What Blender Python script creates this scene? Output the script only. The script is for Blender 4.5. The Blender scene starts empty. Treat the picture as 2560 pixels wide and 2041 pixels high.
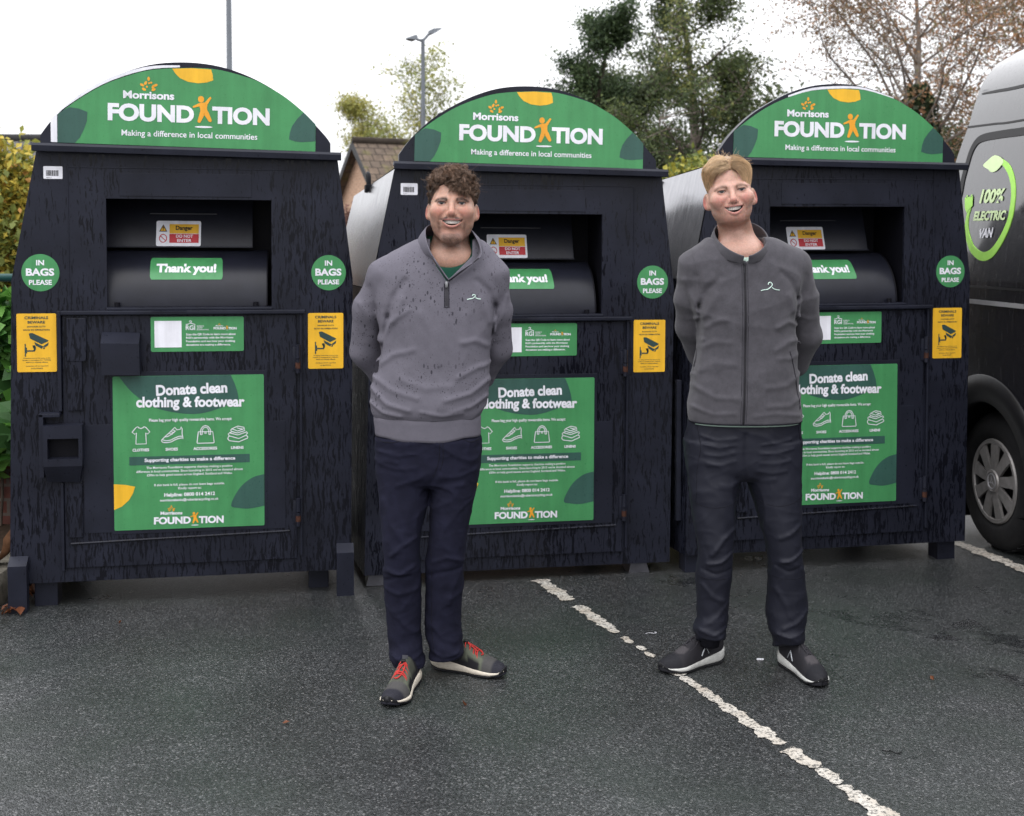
import bpy, bmesh, math, random
import numpy as np
from mathutils import Vector, Matrix
from math import radians as R, sin, cos, pi

S = bpy.context.scene
COL = S.collection
rnd = random.Random(7)
rng = np.random.default_rng(7)

# ------------------------------------------------------------------ camera, sky, sun, exposure
F_PX, PITCH, EYE, VH = 3000.0, R(2.6), 1.55, 597.87
CY = VH + F_PX * math.tan(PITCH)
cd = bpy.data.cameras.new('camera')
cd.sensor_width = 36.0
cd.lens = F_PX / 2560 * 36.0
cd.shift_y = -(1020.5 - CY) / 2560.0
cd.clip_start, cd.clip_end = 0.05, 2000
cd.dof.use_dof = True
cd.dof.focus_distance = 4.35
cd.dof.aperture_fstop = 5.0
cam = bpy.data.objects.new('camera', cd)
cam.location = (0, 0, EYE)
cam.rotation_euler = (pi / 2 - PITCH, 0, 0)
COL.objects.link(cam)
S.camera = cam

W = bpy.data.worlds.new('World')
S.world = W
W.use_nodes = True
nt = W.node_tree
nt.nodes.clear()
SUN_EL, SUN_AZ = R(52), R(205)
sky = nt.nodes.new('ShaderNodeTexSky'); sky.sky_type = 'NISHITA'; sky.sun_disc = False
sky.sun_elevation = SUN_EL; sky.sun_rotation = SUN_AZ
sky.air_density = 1.0; sky.dust_density = 3.0
hsv = nt.nodes.new('ShaderNodeHueSaturation'); hsv.inputs['Saturation'].default_value = 0.12
mixw = nt.nodes.new('ShaderNodeMix'); mixw.data_type = 'RGBA'; mixw.inputs['Factor'].default_value = 0.90
# the cloud layer that hides the blue: three times as bright overhead as at the skyline, as overcast skies are
tcw = nt.nodes.new('ShaderNodeTexCoord'); spw = nt.nodes.new('ShaderNodeSeparateXYZ'); nt.links.new(tcw.outputs['Generated'], spw.inputs[0])
rmw = nt.nodes.new('ShaderNodeMapRange'); rmw.inputs['From Min'].default_value = 0.0; rmw.inputs['From Max'].default_value = 1.0
rmw.inputs['To Min'].default_value = 8.6; rmw.inputs['To Max'].default_value = 25.0; nt.links.new(spw.outputs['Z'], rmw.inputs['Value'])
clw = nt.nodes.new('ShaderNodeMix'); clw.data_type = 'RGBA'; clw.blend_type = 'MULTIPLY'; clw.inputs['Factor'].default_value = 1.0
clw.inputs['A'].default_value = (.985, .99, 1.02, 1); nt.links.new(rmw.outputs[0], clw.inputs['B']); nt.links.new(clw.outputs['Result'], mixw.inputs['B'])
bg = nt.nodes.new('ShaderNodeBackground'); bg.inputs['Strength'].default_value = 0.125
wo = nt.nodes.new('ShaderNodeOutputWorld')
nt.links.new(sky.outputs[0], hsv.inputs['Color']); nt.links.new(hsv.outputs[0], mixw.inputs['A'])
nt.links.new(mixw.outputs['Result'], bg.inputs['Color']); nt.links.new(bg.outputs[0], wo.inputs['Surface'])

sl = bpy.data.lights.new('sun', 'SUN'); sl.energy = 0.6; sl.angle = R(40); sl.color = (1.0, .96, .91)
sun = bpy.data.objects.new('sun', sl)
sd = Vector((sin(SUN_AZ) * cos(SUN_EL), cos(SUN_AZ) * cos(SUN_EL), sin(SUN_EL)))
sun.rotation_euler = sd.to_track_quat('Z', 'Y').to_euler()
COL.objects.link(sun)
S.view_settings.view_transform = 'Standard'; S.view_settings.look = 'None'
S.view_settings.exposure = 0.15; S.view_settings.gamma = 1.0
S.cycles.max_bounces = 6; S.cycles.diffuse_bounces = 3; S.cycles.glossy_bounces = 3
S.cycles.use_denoising = True

# ------------------------------------------------------------------ helpers
def ray(px, py):
    a = (px - 1280) / F_PX; b = (CY - py) / F_PX
    c, s = cos(PITCH), sin(PITCH)
    return np.array([a, c + b * s, -s + b * c])
def at(px, py, Y):
    d = ray(px, py); k = Y / d[1]
    return Vector((d[0] * k, Y, EYE + d[2] * k))
def on_ground(px, py, z=0.0):
    d = ray(px, py); k = (z - EYE) / d[2]
    return Vector((d[0] * k, d[1] * k, z))

def tag(o, label=None, cat=None, group=None, kind=None):
    if label: o['label'] = label
    if cat: o['category'] = cat
    if group: o['group'] = group
    if kind: o['kind'] = kind
    return o
def empty(name, loc=(0, 0, 0), rot=(0, 0, 0), parent=None):
    o = bpy.data.objects.new(name, None); COL.objects.link(o)
    o.location = loc; o.rotation_euler = rot; o.empty_display_size = .1
    if parent: o.parent = parent
    return o
def obj(name, verts, faces, mat, parent=None, smooth=False, angle=None):
    me = bpy.data.meshes.new(name)
    if isinstance(verts, np.ndarray): verts = verts.tolist()
    if isinstance(faces, np.ndarray): faces = faces.tolist()
    me.from_pydata(verts, [], faces); me.update()
    if mat: me.materials.append(mat)
    if smooth:
        me.polygons.foreach_set('use_smooth', [True] * len(me.polygons))
        if angle: me.set_sharp_from_angle(angle=angle)
    o = bpy.data.objects.new(name, me); COL.objects.link(o)
    if parent: o.parent = parent
    return o
def copy_tree(o, parent=None):
    c = o.copy(); COL.objects.link(c); c.parent = parent
    for ch in o.children: copy_tree(ch, c)
    return c
def paint(o, cols, name='tone'):
    a = o.data.color_attributes.new(name, 'FLOAT_COLOR', 'POINT')
    c = np.ones((len(cols), 4), np.float32); c[:, :3] = cols
    a.data.foreach_set('color', c.ravel())

class MB:
    """collects shapes into one mesh"""
    def __init__(s): s.v = []; s.f = []
    def add(s, v, f):
        b = len(s.v); s.v += [tuple(x) for x in v]; s.f += [tuple(i + b for i in q) for q in f]; return s
    def box(s, x0, x1, y0, y1, z0, z1):
        return s.add([(x0,y0,z0),(x1,y0,z0),(x1,y1,z0),(x0,y1,z0),(x0,y0,z1),(x1,y0,z1),(x1,y1,z1),(x0,y1,z1)],
              [(0,3,2,1),(4,5,6,7),(0,1,5,4),(1,2,6,5),(2,3,7,6),(3,0,4,7)])
    def bbox(s, x0, x1, y0, y1, z0, z1, b=.004, seg=2):
        bm = bmesh.new(); bmesh.ops.create_cube(bm, size=1)
        for v in bm.verts: v.co = Vector(((x0+x1)/2 + v.co.x*(x1-x0), (y0+y1)/2 + v.co.y*(y1-y0), (z0+z1)/2 + v.co.z*(z1-z0)))
        bmesh.ops.bevel(bm, geom=bm.edges[:], offset=b, segments=seg, affect='EDGES', profile=.6)
        return s.bm(bm)
    def bm(s, bm):
        bm.verts.index_update()
        s.add([v.co[:] for v in bm.verts], [[v.index for v in f.verts] for f in bm.faces]); bm.free(); return s
    def prism(s, poly, y0, y1):
        """2D (x,z) outline drawn counter-clockwise as seen from -y, pushed from y0 (front) to y1"""
        n = len(poly)
        v = [(x, y0, z) for x, z in poly] + [(x, y1, z) for x, z in poly]
        return s.add(v, [tuple(range(n)), tuple(range(2*n-1, n-1, -1))] + [(i, i+n, (i+1) % n + n, (i+1) % n) for i in range(n)])
    def face(s, poly, y):
        return s.add([(x, y, z) for x, z in poly], [tuple(range(len(poly)))])
    def tube(s, pts, r, n=8, cap=True, closed=False):
        pts = [Vector(p) for p in pts]; m = len(pts)
        rr = r if hasattr(r, '__len__') else [r] * m
        up = None; rings = []
        for i, p in enumerate(pts):
            if closed: t = pts[(i+1) % m] - pts[i-1]
            else: t = pts[min(i+1, m-1)] - pts[max(i-1, 0)]
            t.normalize()
            if up is None:
                up = Vector((0, 0, 1)) if abs(t.z) < .9 else Vector((1, 0, 0))
            a = t.cross(up); a.normalize(); b = a.cross(t); up = b
            rings.append([p + (a * cos(2*pi*k/n) + b * sin(2*pi*k/n)) * rr[i] for k in range(n)])
        v = [q for ring in rings for q in ring]; f = []
        for i in range(m if closed else m-1):
            j = (i+1) % m
            for k in range(n):
                f.append((i*n+k, i*n+(k+1) % n, j*n+(k+1) % n, j*n+k))
        if cap and not closed:
            f.append(tuple(range(n-1, -1, -1))); f.append(tuple((m-1)*n+k for k in range(n)))
        return s.add(v, f)
    def loft(s, rings, cap=True, closed=True):
        n = len(rings[0]); v = [q for ring in rings for q in ring]; f = []
        for i in range(len(rings)-1):
            for k in range(n if closed else n-1):
                f.append((i*n+k, i*n+(k+1) % n, (i+1)*n+(k+1) % n, (i+1)*n+k))
        if cap:
            f.append(tuple(range(n-1, -1, -1))); f.append(tuple((len(rings)-1)*n+k for k in range(n)))
        return s.add(v, f)
    def build(s, name, mat, parent=None, smooth=False, angle=None, fix=True):
        o = obj(name, s.v, s.f, mat, parent, smooth, angle)
        if fix:
            bm = bmesh.new(); bm.from_mesh(o.data); bmesh.ops.recalc_face_normals(bm, faces=bm.faces); bm.to_mesh(o.data); bm.free()
            if smooth and angle: o.data.set_sharp_from_angle(angle=angle)
        return o

def build_each(mb, name, mat, parent, **kw):
    """every loose piece of the collected shapes becomes an object of its own"""
    par = list(range(len(mb.v)))
    def find(a):
        while par[a] != a: par[a] = par[par[a]]; a = par[a]
        return a
    for f in mb.f:
        for b in f[1:]: par[find(b)] = find(f[0])
    groups = {}
    for f in mb.f: groups.setdefault(find(f[0]), []).append(f)
    for fs in groups.values():
        ids = sorted({i for f in fs for i in f}); k = {i: n for n, i in enumerate(ids)}
        m = MB(); m.v = [mb.v[i] for i in ids]; m.f = [tuple(k[i] for i in f) for f in fs]; m.build(name, mat, parent, **kw)

def rrect(x0, x1, z0, z1, r=.008, n=4):
    p = []
    for cx, cz, a0 in ((x1-r, z0+r, -90), (x1-r, z1-r, 0), (x0+r, z1-r, 90), (x0+r, z0+r, 180)):
        for k in range(n+1):
            a = R(a0 + 90*k/n); p.append((cx + r*cos(a), cz + r*sin(a)))
    return p
def ellipse(cx, cz, rx, rz, n=28, a0=0.0):
    out = []
    for k in range(n):
        a = 2*pi*k/n; x, z = rx*cos(a), rz*sin(a)
        out.append((cx + x*cos(a0) - z*sin(a0), cz + x*sin(a0) + z*cos(a0)))
    return out
def smooth_poly(pts, n=6, closed=True):
    """Catmull-Rom through points of any dimension"""
    P = [np.array(p, float) for p in pts]; m = len(P); out = []
    for i in range(m if closed else m-1):
        if closed: p0, p1, p2, p3 = P[i-1], P[i], P[(i+1) % m], P[(i+2) % m]
        else: p0, p1, p2, p3 = P[max(i-1, 0)], P[i], P[i+1], P[min(i+2, m-1)]
        for k in range(n):
            t = k / n
            out.append(tuple(.5*((2*p1) + (p2-p0)*t + (2*p0-5*p1+4*p2-p3)*t*t + (3*p1-p0-3*p2+p3)*t**3)))
    if not closed: out.append(tuple(P[-1]))
    return out
_cv = {}
def text2d(txt, bold=0.0, res=3, shear=0.0, space=1.0):
    key = (txt, bold, res, shear, space)
    if key not in _cv:
        c = bpy.data.curves.new('lettering', 'FONT'); c.body = txt; c.size = 1; c.resolution_u = res
        c.offset = bold; c.shear = shear; c.space_character = space; c.fill_mode = 'FRONT'
        o = bpy.data.objects.new('lettering', c); COL.objects.link(o)
        me = bpy.data.meshes.new_from_object(o.evaluated_get(bpy.context.evaluated_depsgraph_get()))
        v = np.array([q.co[:2] for q in me.vertices]); f = [tuple(p.vertices) for p in me.polygons]
        bpy.data.objects.remove(o); bpy.data.curves.remove(c); bpy.data.meshes.remove(me)
        _cv[key] = (v, f)
    return _cv[key]
def put_text(mb, txt, x0, x1, z0, z1, y, bold=.02, res=3, tilt=0.0, shear=0.0, fit=True, align='c'):
    """letters fitted to a box of the sign plane, front at y"""
    v, f = text2d(txt, bold, res, shear)
    lo, hi = v.min(0), v.max(0)
    sx = (x1-x0)/(hi[0]-lo[0]); sz = (z1-z0)/(hi[1]-lo[1])
    P = (v-lo)*np.array([sx, sz]) + np.array([x0, z0])
    c = np.array([(x0+x1)/2, (z0+z1)/2])
    if tilt:
        d = P - c; P = c + np.stack([d[:, 0]*cos(tilt)-d[:, 1]*sin(tilt), d[:, 0]*sin(tilt)+d[:, 1]*cos(tilt)], 1)
    return mb.add([(p[0], y, p[1]) for p in P], f)
def stroke(mb, pts, w, y):
    """flat pen line of width w through 2D points"""
    P = [Vector(p) for p in pts]; L = []; Rr = []
    for i, p in enumerate(P):
        t = P[min(i+1, len(P)-1)] - P[max(i-1, 0)]
        if t.length < 1e-9: t = Vector((1, 0))
        t.normalize(); n = Vector((-t.y, t.x)) * w / 2
        L.append(p + n); Rr.append(p - n)
    v = [(q.x, y, q.y) for q in L] + [(q.x, y, q.y) for q in Rr]; m = len(P)
    return mb.add(v, [(m+i, m+i+1, i+1, i) for i in range(m-1)])

# ------------------------------------------------------------------ materials
class NT:
    def __init__(s, name):
        s.m = bpy.data.materials.new(name); s.m.use_nodes = True; s.t = s.m.node_tree
        s.b = s.t.nodes['Principled BSDF']
    def n(s, kind, **kw):
        x = s.t.nodes.new('ShaderNode' + kind)
        for k, v in kw.items():
            if hasattr(x, k): setattr(x, k, v)
            else: x.inputs[k].default_value = v
        return x
    def l(s, a, b): s.t.links.new(a, b)
    def ramp(s, src, stops, interp='LINEAR'):
        r = s.n('ValToRGB'); e = r.color_ramp.elements; r.color_ramp.interpolation = interp
        while len(e) < len(stops): e.new(.5)
        for q, (p, c) in zip(e, stops):
            q.position = p; q.color = (c, c, c, 1) if not hasattr(c, '__len__') else (*c, 1)
        s.l(src, r.inputs[0]); return r.outputs[0]
    def mix(s, fac, a, b, blend='MIX'):
        x = s.n('Mix', data_type='RGBA', blend_type=blend)
        for k, q in (('Factor', fac), ('A', a), ('B', b)):
            if hasattr(q, 'is_linked'): s.l(q, x.inputs[k])
            else: x.inputs[k].default_value = q if k == 'Factor' else (*q, 1)
        return x.outputs['Result']
    def math(s, op, a, b=0.0, clamp=False):
        x = s.n('Math', operation=op, use_clamp=clamp)
        for i, q in enumerate((a, b)):
            if hasattr(q, 'is_linked'): s.l(q, x.inputs[i])
            else: x.inputs[i].default_value = q
        return x.outputs[0]
    def noise(s, vec, scale, detail=3, rough=.5, dist=0.0):
        x = s.n('TexNoise'); x.inputs['Scale'].default_value = scale; x.inputs['Detail'].default_value = detail
        x.inputs['Roughness'].default_value = rough; x.inputs['Distortion'].default_value = dist
        if vec is not None: s.l(vec, x.inputs['Vector'])
        return x.outputs['Fac']
    def map(s, vec, scale=(1, 1, 1), loc=(0, 0, 0), rot=(0, 0, 0)):
        x = s.n('Mapping'); x.inputs['Scale'].default_value = scale; x.inputs['Location'].default_value = loc; x.inputs['Rotation'].default_value = rot
        s.l(vec, x.inputs['Vector']); return x.outputs[0]
    def pos(s): return s.n('NewGeometry').outputs['Position']
    def objc(s): return s.n('TexCoord').outputs['Object']
    def bump(s, h, strength=.3, dist=.01):
        x = s.n('Bump'); x.inputs['Strength'].default_value = strength; x.inputs['Distance'].default_value = dist
        s.l(h, x.inputs['Height']); s.l(x.outputs[0], s.b.inputs['Normal'])
    def set(s, **kw):
        for k, v in kw.items():
            i = s.b.inputs[k.replace('_', ' ')]
            if hasattr(v, 'is_linked'): s.l(v, i)
            else: i.default_value = (*v, 1) if hasattr(v, '__len__') and len(v) == 3 and i.type == 'RGBA' else v
        return s.m

def plain(name, col, rough=.5, spec=.3, metal=0.0, var=.12, scale=30, bump=0.0, bscale=200):
    t = NT(name); p = t.pos()
    nz = t.noise(p, scale, 4, .6)
    f = t.ramp(nz, [(.3, 1-var), (.7, 1+var)])
    t.set(Base_Color=t.mix(1.0, col, f, 'MULTIPLY'), Roughness=rough, Specular_IOR_Level=spec, Metallic=metal)
    if bump: t.bump(t.noise(p, bscale, 3, .6), bump, .004)
    return t.m

def wet_paint(name, base=(.0128, .0142, .0235), wet=(.0048, .0052, .0086), streak=True, spec=.20):
    t = NT(name); p = t.pos()
    warp = t.n('TexNoise'); warp.inputs['Scale'].default_value = 14; warp.inputs['Detail'].default_value = 1; t.l(p, warp.inputs['Vector'])
    va = t.n('VectorMath', operation='MULTIPLY_ADD'); t.l(warp.outputs['Color'], va.inputs[0]); va.inputs[1].default_value = (.022, .022, .03); t.l(p, va.inputs[2])
    n1 = t.noise(t.map(va.outputs[0], (135, 135, 15)), 1.0, 4, .58)
    n3 = t.noise(t.map(va.outputs[0], (62, 62, 8), (3, 1, 5)), 1.0, 3, .5)
    n2 = t.noise(t.map(p, (1, 1, .35)), 150, 2, .5)
    z = t.n('SeparateXYZ'); t.l(p, z.inputs[0])
    grad = t.ramp(t.math('MULTIPLY', z.outputs['Z'], .5), [(.2, .035), (.60, .025), (.70, -.03), (.78, -.16)]) if streak else -.2
    big = t.noise(t.map(p, (1, 1, .6)), 3.0, 2, .5)
    m1 = t.math('ADD', t.math('ADD', t.math('ADD', t.math('MULTIPLY', n1, .62), t.math('MULTIPLY', n3, .38)), grad), t.math('MULTIPLY', t.math('SUBTRACT', big, .5), .22))
    mask = t.ramp(m1, [(.545, 0), (.58, 1)])
    drops = t.ramp(n2, [(.68, 0), (.71, .8)])
    mk = t.math('MAXIMUM', mask, drops)
    grime = t.ramp(t.noise(p, 5, 4, .6), [(.3, .72), (.7, 1.3)])
    col = t.mix(mk, t.mix(1.0, base, grime, 'MULTIPLY'), wet)
    ro = t.ramp(mk, [(0, .36), (1, .16)])
    t.set(Base_Color=col, Roughness=ro, Specular_IOR_Level=spec)
    t.bump(t.math('ADD', t.math('MULTIPLY', mk, .12), t.math('MULTIPLY', t.noise(p, 4.5, 2, .5), 4.0)), .16, .0022)
    return t.m

def decal(name, col, rough=.30, spec=.35):
    t = NT(name); p = t.pos()
    d = t.ramp(t.noise(p, 140, 2, .5), [(.66, 0), (.70, 1)])
    run = t.noise(t.map(p, (30, 30, 2.2)), 1.0, 4, .6); blot = t.noise(p, 7, 5, .65)
    dirt = t.ramp(t.math('ADD', t.math('MULTIPLY', run, .5), t.math('MULTIPLY', blot, .5)), [(.36, .84), (.62, 1.06)])
    t.set(Base_Color=t.mix(1.0, col, dirt, 'MULTIPLY'), Roughness=t.ramp(t.math('ADD', d, t.math('MULTIPLY', blot, .4)), [(.1, rough), (.35, rough*1.35), (1, .12)]), Specular_IOR_Level=spec)
    t.bump(t.math('ADD', d, t.math('MULTIPLY', t.noise(p, 9, 2, .5), 2.0)), .10, .0015)
    return t.m

M = {}
M['paint'] = wet_paint('wet_black_paint')
M['paint_smooth'] = wet_paint('black_paint_beaded', streak=False, base=(.0135, .015, .0245))
M['drum'] = plain('black_drum_paint', (.0115, .0125, .020), .34, .28, var=.2, scale=12, bump=.06, bscale=300)
M['inside'] = plain('black_inside', (.006, .006, .009), .5, .12)
M['panel'] = NT('brushed_side_panel').m
def _panel():
    t = NT('wet_galvanised_panel'); p = t.pos()
    n = t.noise(t.map(p, (14, 14, 1.2)), 3, 4, .6)
    t.set(Base_Color=t.mix(n, (.30, .30, .315), (.50, .50, .52)), Metallic=.92, Roughness=t.ramp(n, [(.3, .16), (.7, .27)]))
    t.bump(n, .05, .004); return t.m
M['panel'] = _panel()
M['green'] = decal('sign_green', (.062, .265, .098))
M['dkgreen'] = decal('sign_dark_green', (.036, .098, .080))
M['white'] = decal('sign_white', (.80, .80, .86))
M['yellow'] = decal('sign_yellow', (.82, .46, .030))
M['orange'] = decal('sign_orange', (.82, .36, .030))
M['black'] = decal('sign_black', (.012, .012, .014))
M['red'] = decal('sign_red', (.52, .018, .030))
M['dkgrey'] = decal('sign_slate', (.030, .062, .060))
M['rust'] = plain('rusty_steel', (.055, .022, .014), .75, .2, var=.5, scale=60)
M['steel'] = plain('dark_steel', (.05, .05, .058), .35, .5, .7, var=.2)

# ------------------------------------------------------------------ clothing banks
def foundation_logo(mw, mo, k, x0, z0, y, leaves=True):
    """the charity's word mark; k=1 is the header's size, (x0, z0) its lower left corner"""
    X = lambda a: x0 + (a + .286) * k
    Z = lambda b: z0 + (b - 1.905) * k
    T = -.012
    put_text(mw, 'FOUND', X(-.286), X(.055), Z(1.909), Z(1.981), y, .045, 4, T)
    put_text(mw, 'TION', X(.128), X(.361), Z(1.905), Z(1.977), y, .045, 4, T)
    put_text(mw, 'Morrisons', X(-.225), X(-.023), Z(2.001), Z(2.033), y, .035, 4, T)
    mw.face([(X(.093) + .036*k*cos(a), Z(1.8925) + .004*k*sin(a)) for a in np.linspace(0, 2*pi, 20, endpoint=False)], y)
    def blob(cx, cz, rx, rz, a=0): mo.face([(X(p), Z(q)) for p, q in ellipse(cx, cz, rx, rz, 16, a)], y)
    blob(.0835, 2.006, .0125, .0135)
    def limb(p, q, w0, w1):
        d = Vector(q) - Vector(p); d.normalize(); n = Vector((-d.y, d.x)); P, Q = Vector(p), Vector(q)
        pts = [P - n*w0, Q - n*w1]
        for j in range(1, 6):
            a = -pi/2 + pi*j/6; pts.append(Q + d*w1*cos(a) + n*w1*sin(a))
        pts += [Q + n*w1, P + n*w0]
        mo.face([(X(u.x), Z(u.y)) for u in pts], y)
    mo.face([(X(a), Z(b)) for a, b in ((.080, 1.943), (.113, 1.945), (.107, 1.968), (.109, 1.987), (.097, 1.993), (.083, 1.992), (.073, 1.987), (.080, 1.968))], y)
    y -= .0002
    limb((.080, 1.9845), (.053, 1.974), .0062, .0036); limb((.101, 1.985), (.1205, 2.012), .0068, .0045)
    limb((.089, 1.950), (.0755, 1.916), .0105, .0068); limb((.103, 1.951), (.119, 1.920), .0105, .0068)
    if leaves:
        for cx, cz, a in ((-.124, 2.083, 90), (-.136, 2.066, 60), (-.150, 2.058, 150), (-.1225, 2.066, 0), (-.1065, 2.052, 60), (-.097, 2.058, 25), (-.143, 2.041, 150), (-.105, 2.040, 25), (-.131, 2.051, 0), (-.114, 2.068, 0)):
            s = .6 if a == 0 else 1
            if a == 0: blob(cx, cz, .0042, .0042)
            else:
                p = ellipse(0, 0, .0088, .0052, 14, 0)
                mo.face([(X(cx + u*cos(R(a)) - v*sin(R(a))), Z(cz + u*sin(R(a)) + v*cos(R(a)))) for u, v in p], y + .0002)

def header_sign(root):
    e = sign = MB()
    arc = [(.550, 1.913), (.500, 1.963), (.427, 2.022), (.36, 2.062), (.293, 2.094), (.159, 2.128), (.046, 2.133), (-.106, 2.121), (-.205, 2.094), (-.305, 2.052), (-.40, 1.993), (-.480, 1.931)]
    arc = smooth_poly(arc, 4, closed=False)
    poly = [(-.483, 1.818), (.549, 1.800)] + arc
    sign.prism(poly, -.0125, -.0105)
    o = sign.build('header_sign', M['green'], root)
    y = -.0131
    lw, lo, dk, ye = MB(), MB(), MB(), MB()
    foundation_logo(lw, lo, 1.0, -.286, 1.905, y - .0006)
    put_text(lw, 'Making a difference in local communities', -.233, .310, 1.840, 1.872, y - .0006, .012, 4, -.013)
    dk.face(smooth_poly([(-.480, 1.931), (-.455, 1.950)], 1)[:0] + [(-.4805, 1.930), (-.458, 1.949), (-.435, 1.961), (-.40, 1.957), (-.365, 1.943), (-.368, 1.905), (-.381, 1.870), (-.396, 1.840), (-.415, 1.817), (-.4830, 1.8185)], y)
    dk.face([(.549, 1.843), (.549, 1.9145), (.500, 1.962), (.475, 1.936), (.453, 1.905), (.443, 1.875), (.440, 1.849), (.465, 1.841), (.493, 1.838)], y)
    ye.face([(-.030, 2.1275), (-.018, 2.108), (.0, 2.090), (.032, 2.076), (.072, 2.071), (.106, 2.075), (.133, 2.085), (.131, 2.108), (.125, 2.129), (.046, 2.132)], y)
    lw.build('lettering', M['white'], o, fix=False); lo.build('emblem', M['orange'], o, fix=False)
    build_each(dk, 'leaf_shape', M['dkgreen'], o, fix=False); ye.build('leaf_shape', M['yellow'], o, fix=False)

def round_sign(root, cx, cz, r=.076):
    b = MB(); b.prism(ellipse(cx, cz, r*.97, r, 48), -.0016, .0004)
    o = b.build('bags_sticker', M['green'], root)
    t = MB(); y = -.0024
    put_text(t, 'IN', cx-.016, cx+.015, cz+.030, cz+.052, y, .03)
    put_text(t, 'BAGS', cx-.056, cx+.054, cz-.013, cz+.018, y, .04)
    put_text(t, 'PLEASE', cx-.045, cx+.044, cz-.050, cz-.029, y, .03)
    t.build('lettering', M['white'], o, fix=False)

def cctv_sign(root, x0, x1, z0, z1):
    b = MB(); b.prism(rrect(x0, x1, z0, z1, .006), -.0018, .0004)
    o = b.build('camera_warning_sign', M['yellow'], root)
    W_, H_ = x1-x0, z1-z0; X = lambda a: x0 + a*W_; Z = lambda c: z0 + c*H_
    t = MB(); y = -.0026
    put_text(t, 'CRIMINALS', X(.20), X(.80), Z(.905), Z(.953), y, .03)
    put_text(t, 'BEWARE', X(.28), X(.72), Z(.830), Z(.876), y, .03)
    put_text(t, '24-HOUR CCTV', X(.265), X(.735), Z(.765), Z(.790), y, .03, 2)
    put_text(t, 'NOW IN OPERATION', X(.17), X(.83), Z(.708), Z(.735), y, .03, 2)
    for i, (s, a, c) in enumerate((('Dumping commercial waste at this', .16, .84), ('location is considered FLY-TIPPING,', .14, .86), ('which is a criminal offence.', .22, .78))):
        put_text(t, s, X(a), X(c), Z(.226-.034*i), Z(.246-.034*i), y, .02, 2)
    put_text(t, 'Incidents will be reported', X(.22), X(.78), Z(.090), Z(.112), y, .02, 2)
    put_text(t, 'to the POLICE.', X(.35), X(.65), Z(.052), Z(.073), y, .02, 2)
    F = lambda pts: t.face([(X(a), Z(c)) for a, c in pts][::-1], y)
    # bullet camera on its wall arm
    F([(.305, .655), (.335, .667), (.40, .668), (.80, .540), (.775, .520), (.62, .475), (.335, .575)])
    F([(.44, .515), (.60, .460), (.665, .440), (.63, .395), (.47, .455)])
    F([(.645, .435), (.80, .505), (.785, .455), (.72, .425)])
    F([(.665, .425), (.71, .420), (.695, .392), (.66, .392)])
    F([(.39, .455), (.455, .46), (.42, .375), (.26, .375), (.26, .350), (.445, .350), (.48, .39), (.475, .44)])
    F([(.195, .485), (.225, .485), (.225, .265), (.195, .265)]); F([(.225, .42), (.255, .42), (.255, .32), (.225, .32)])
    t.build('lettering', M['dkgrey'], o, fix=False)

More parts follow.
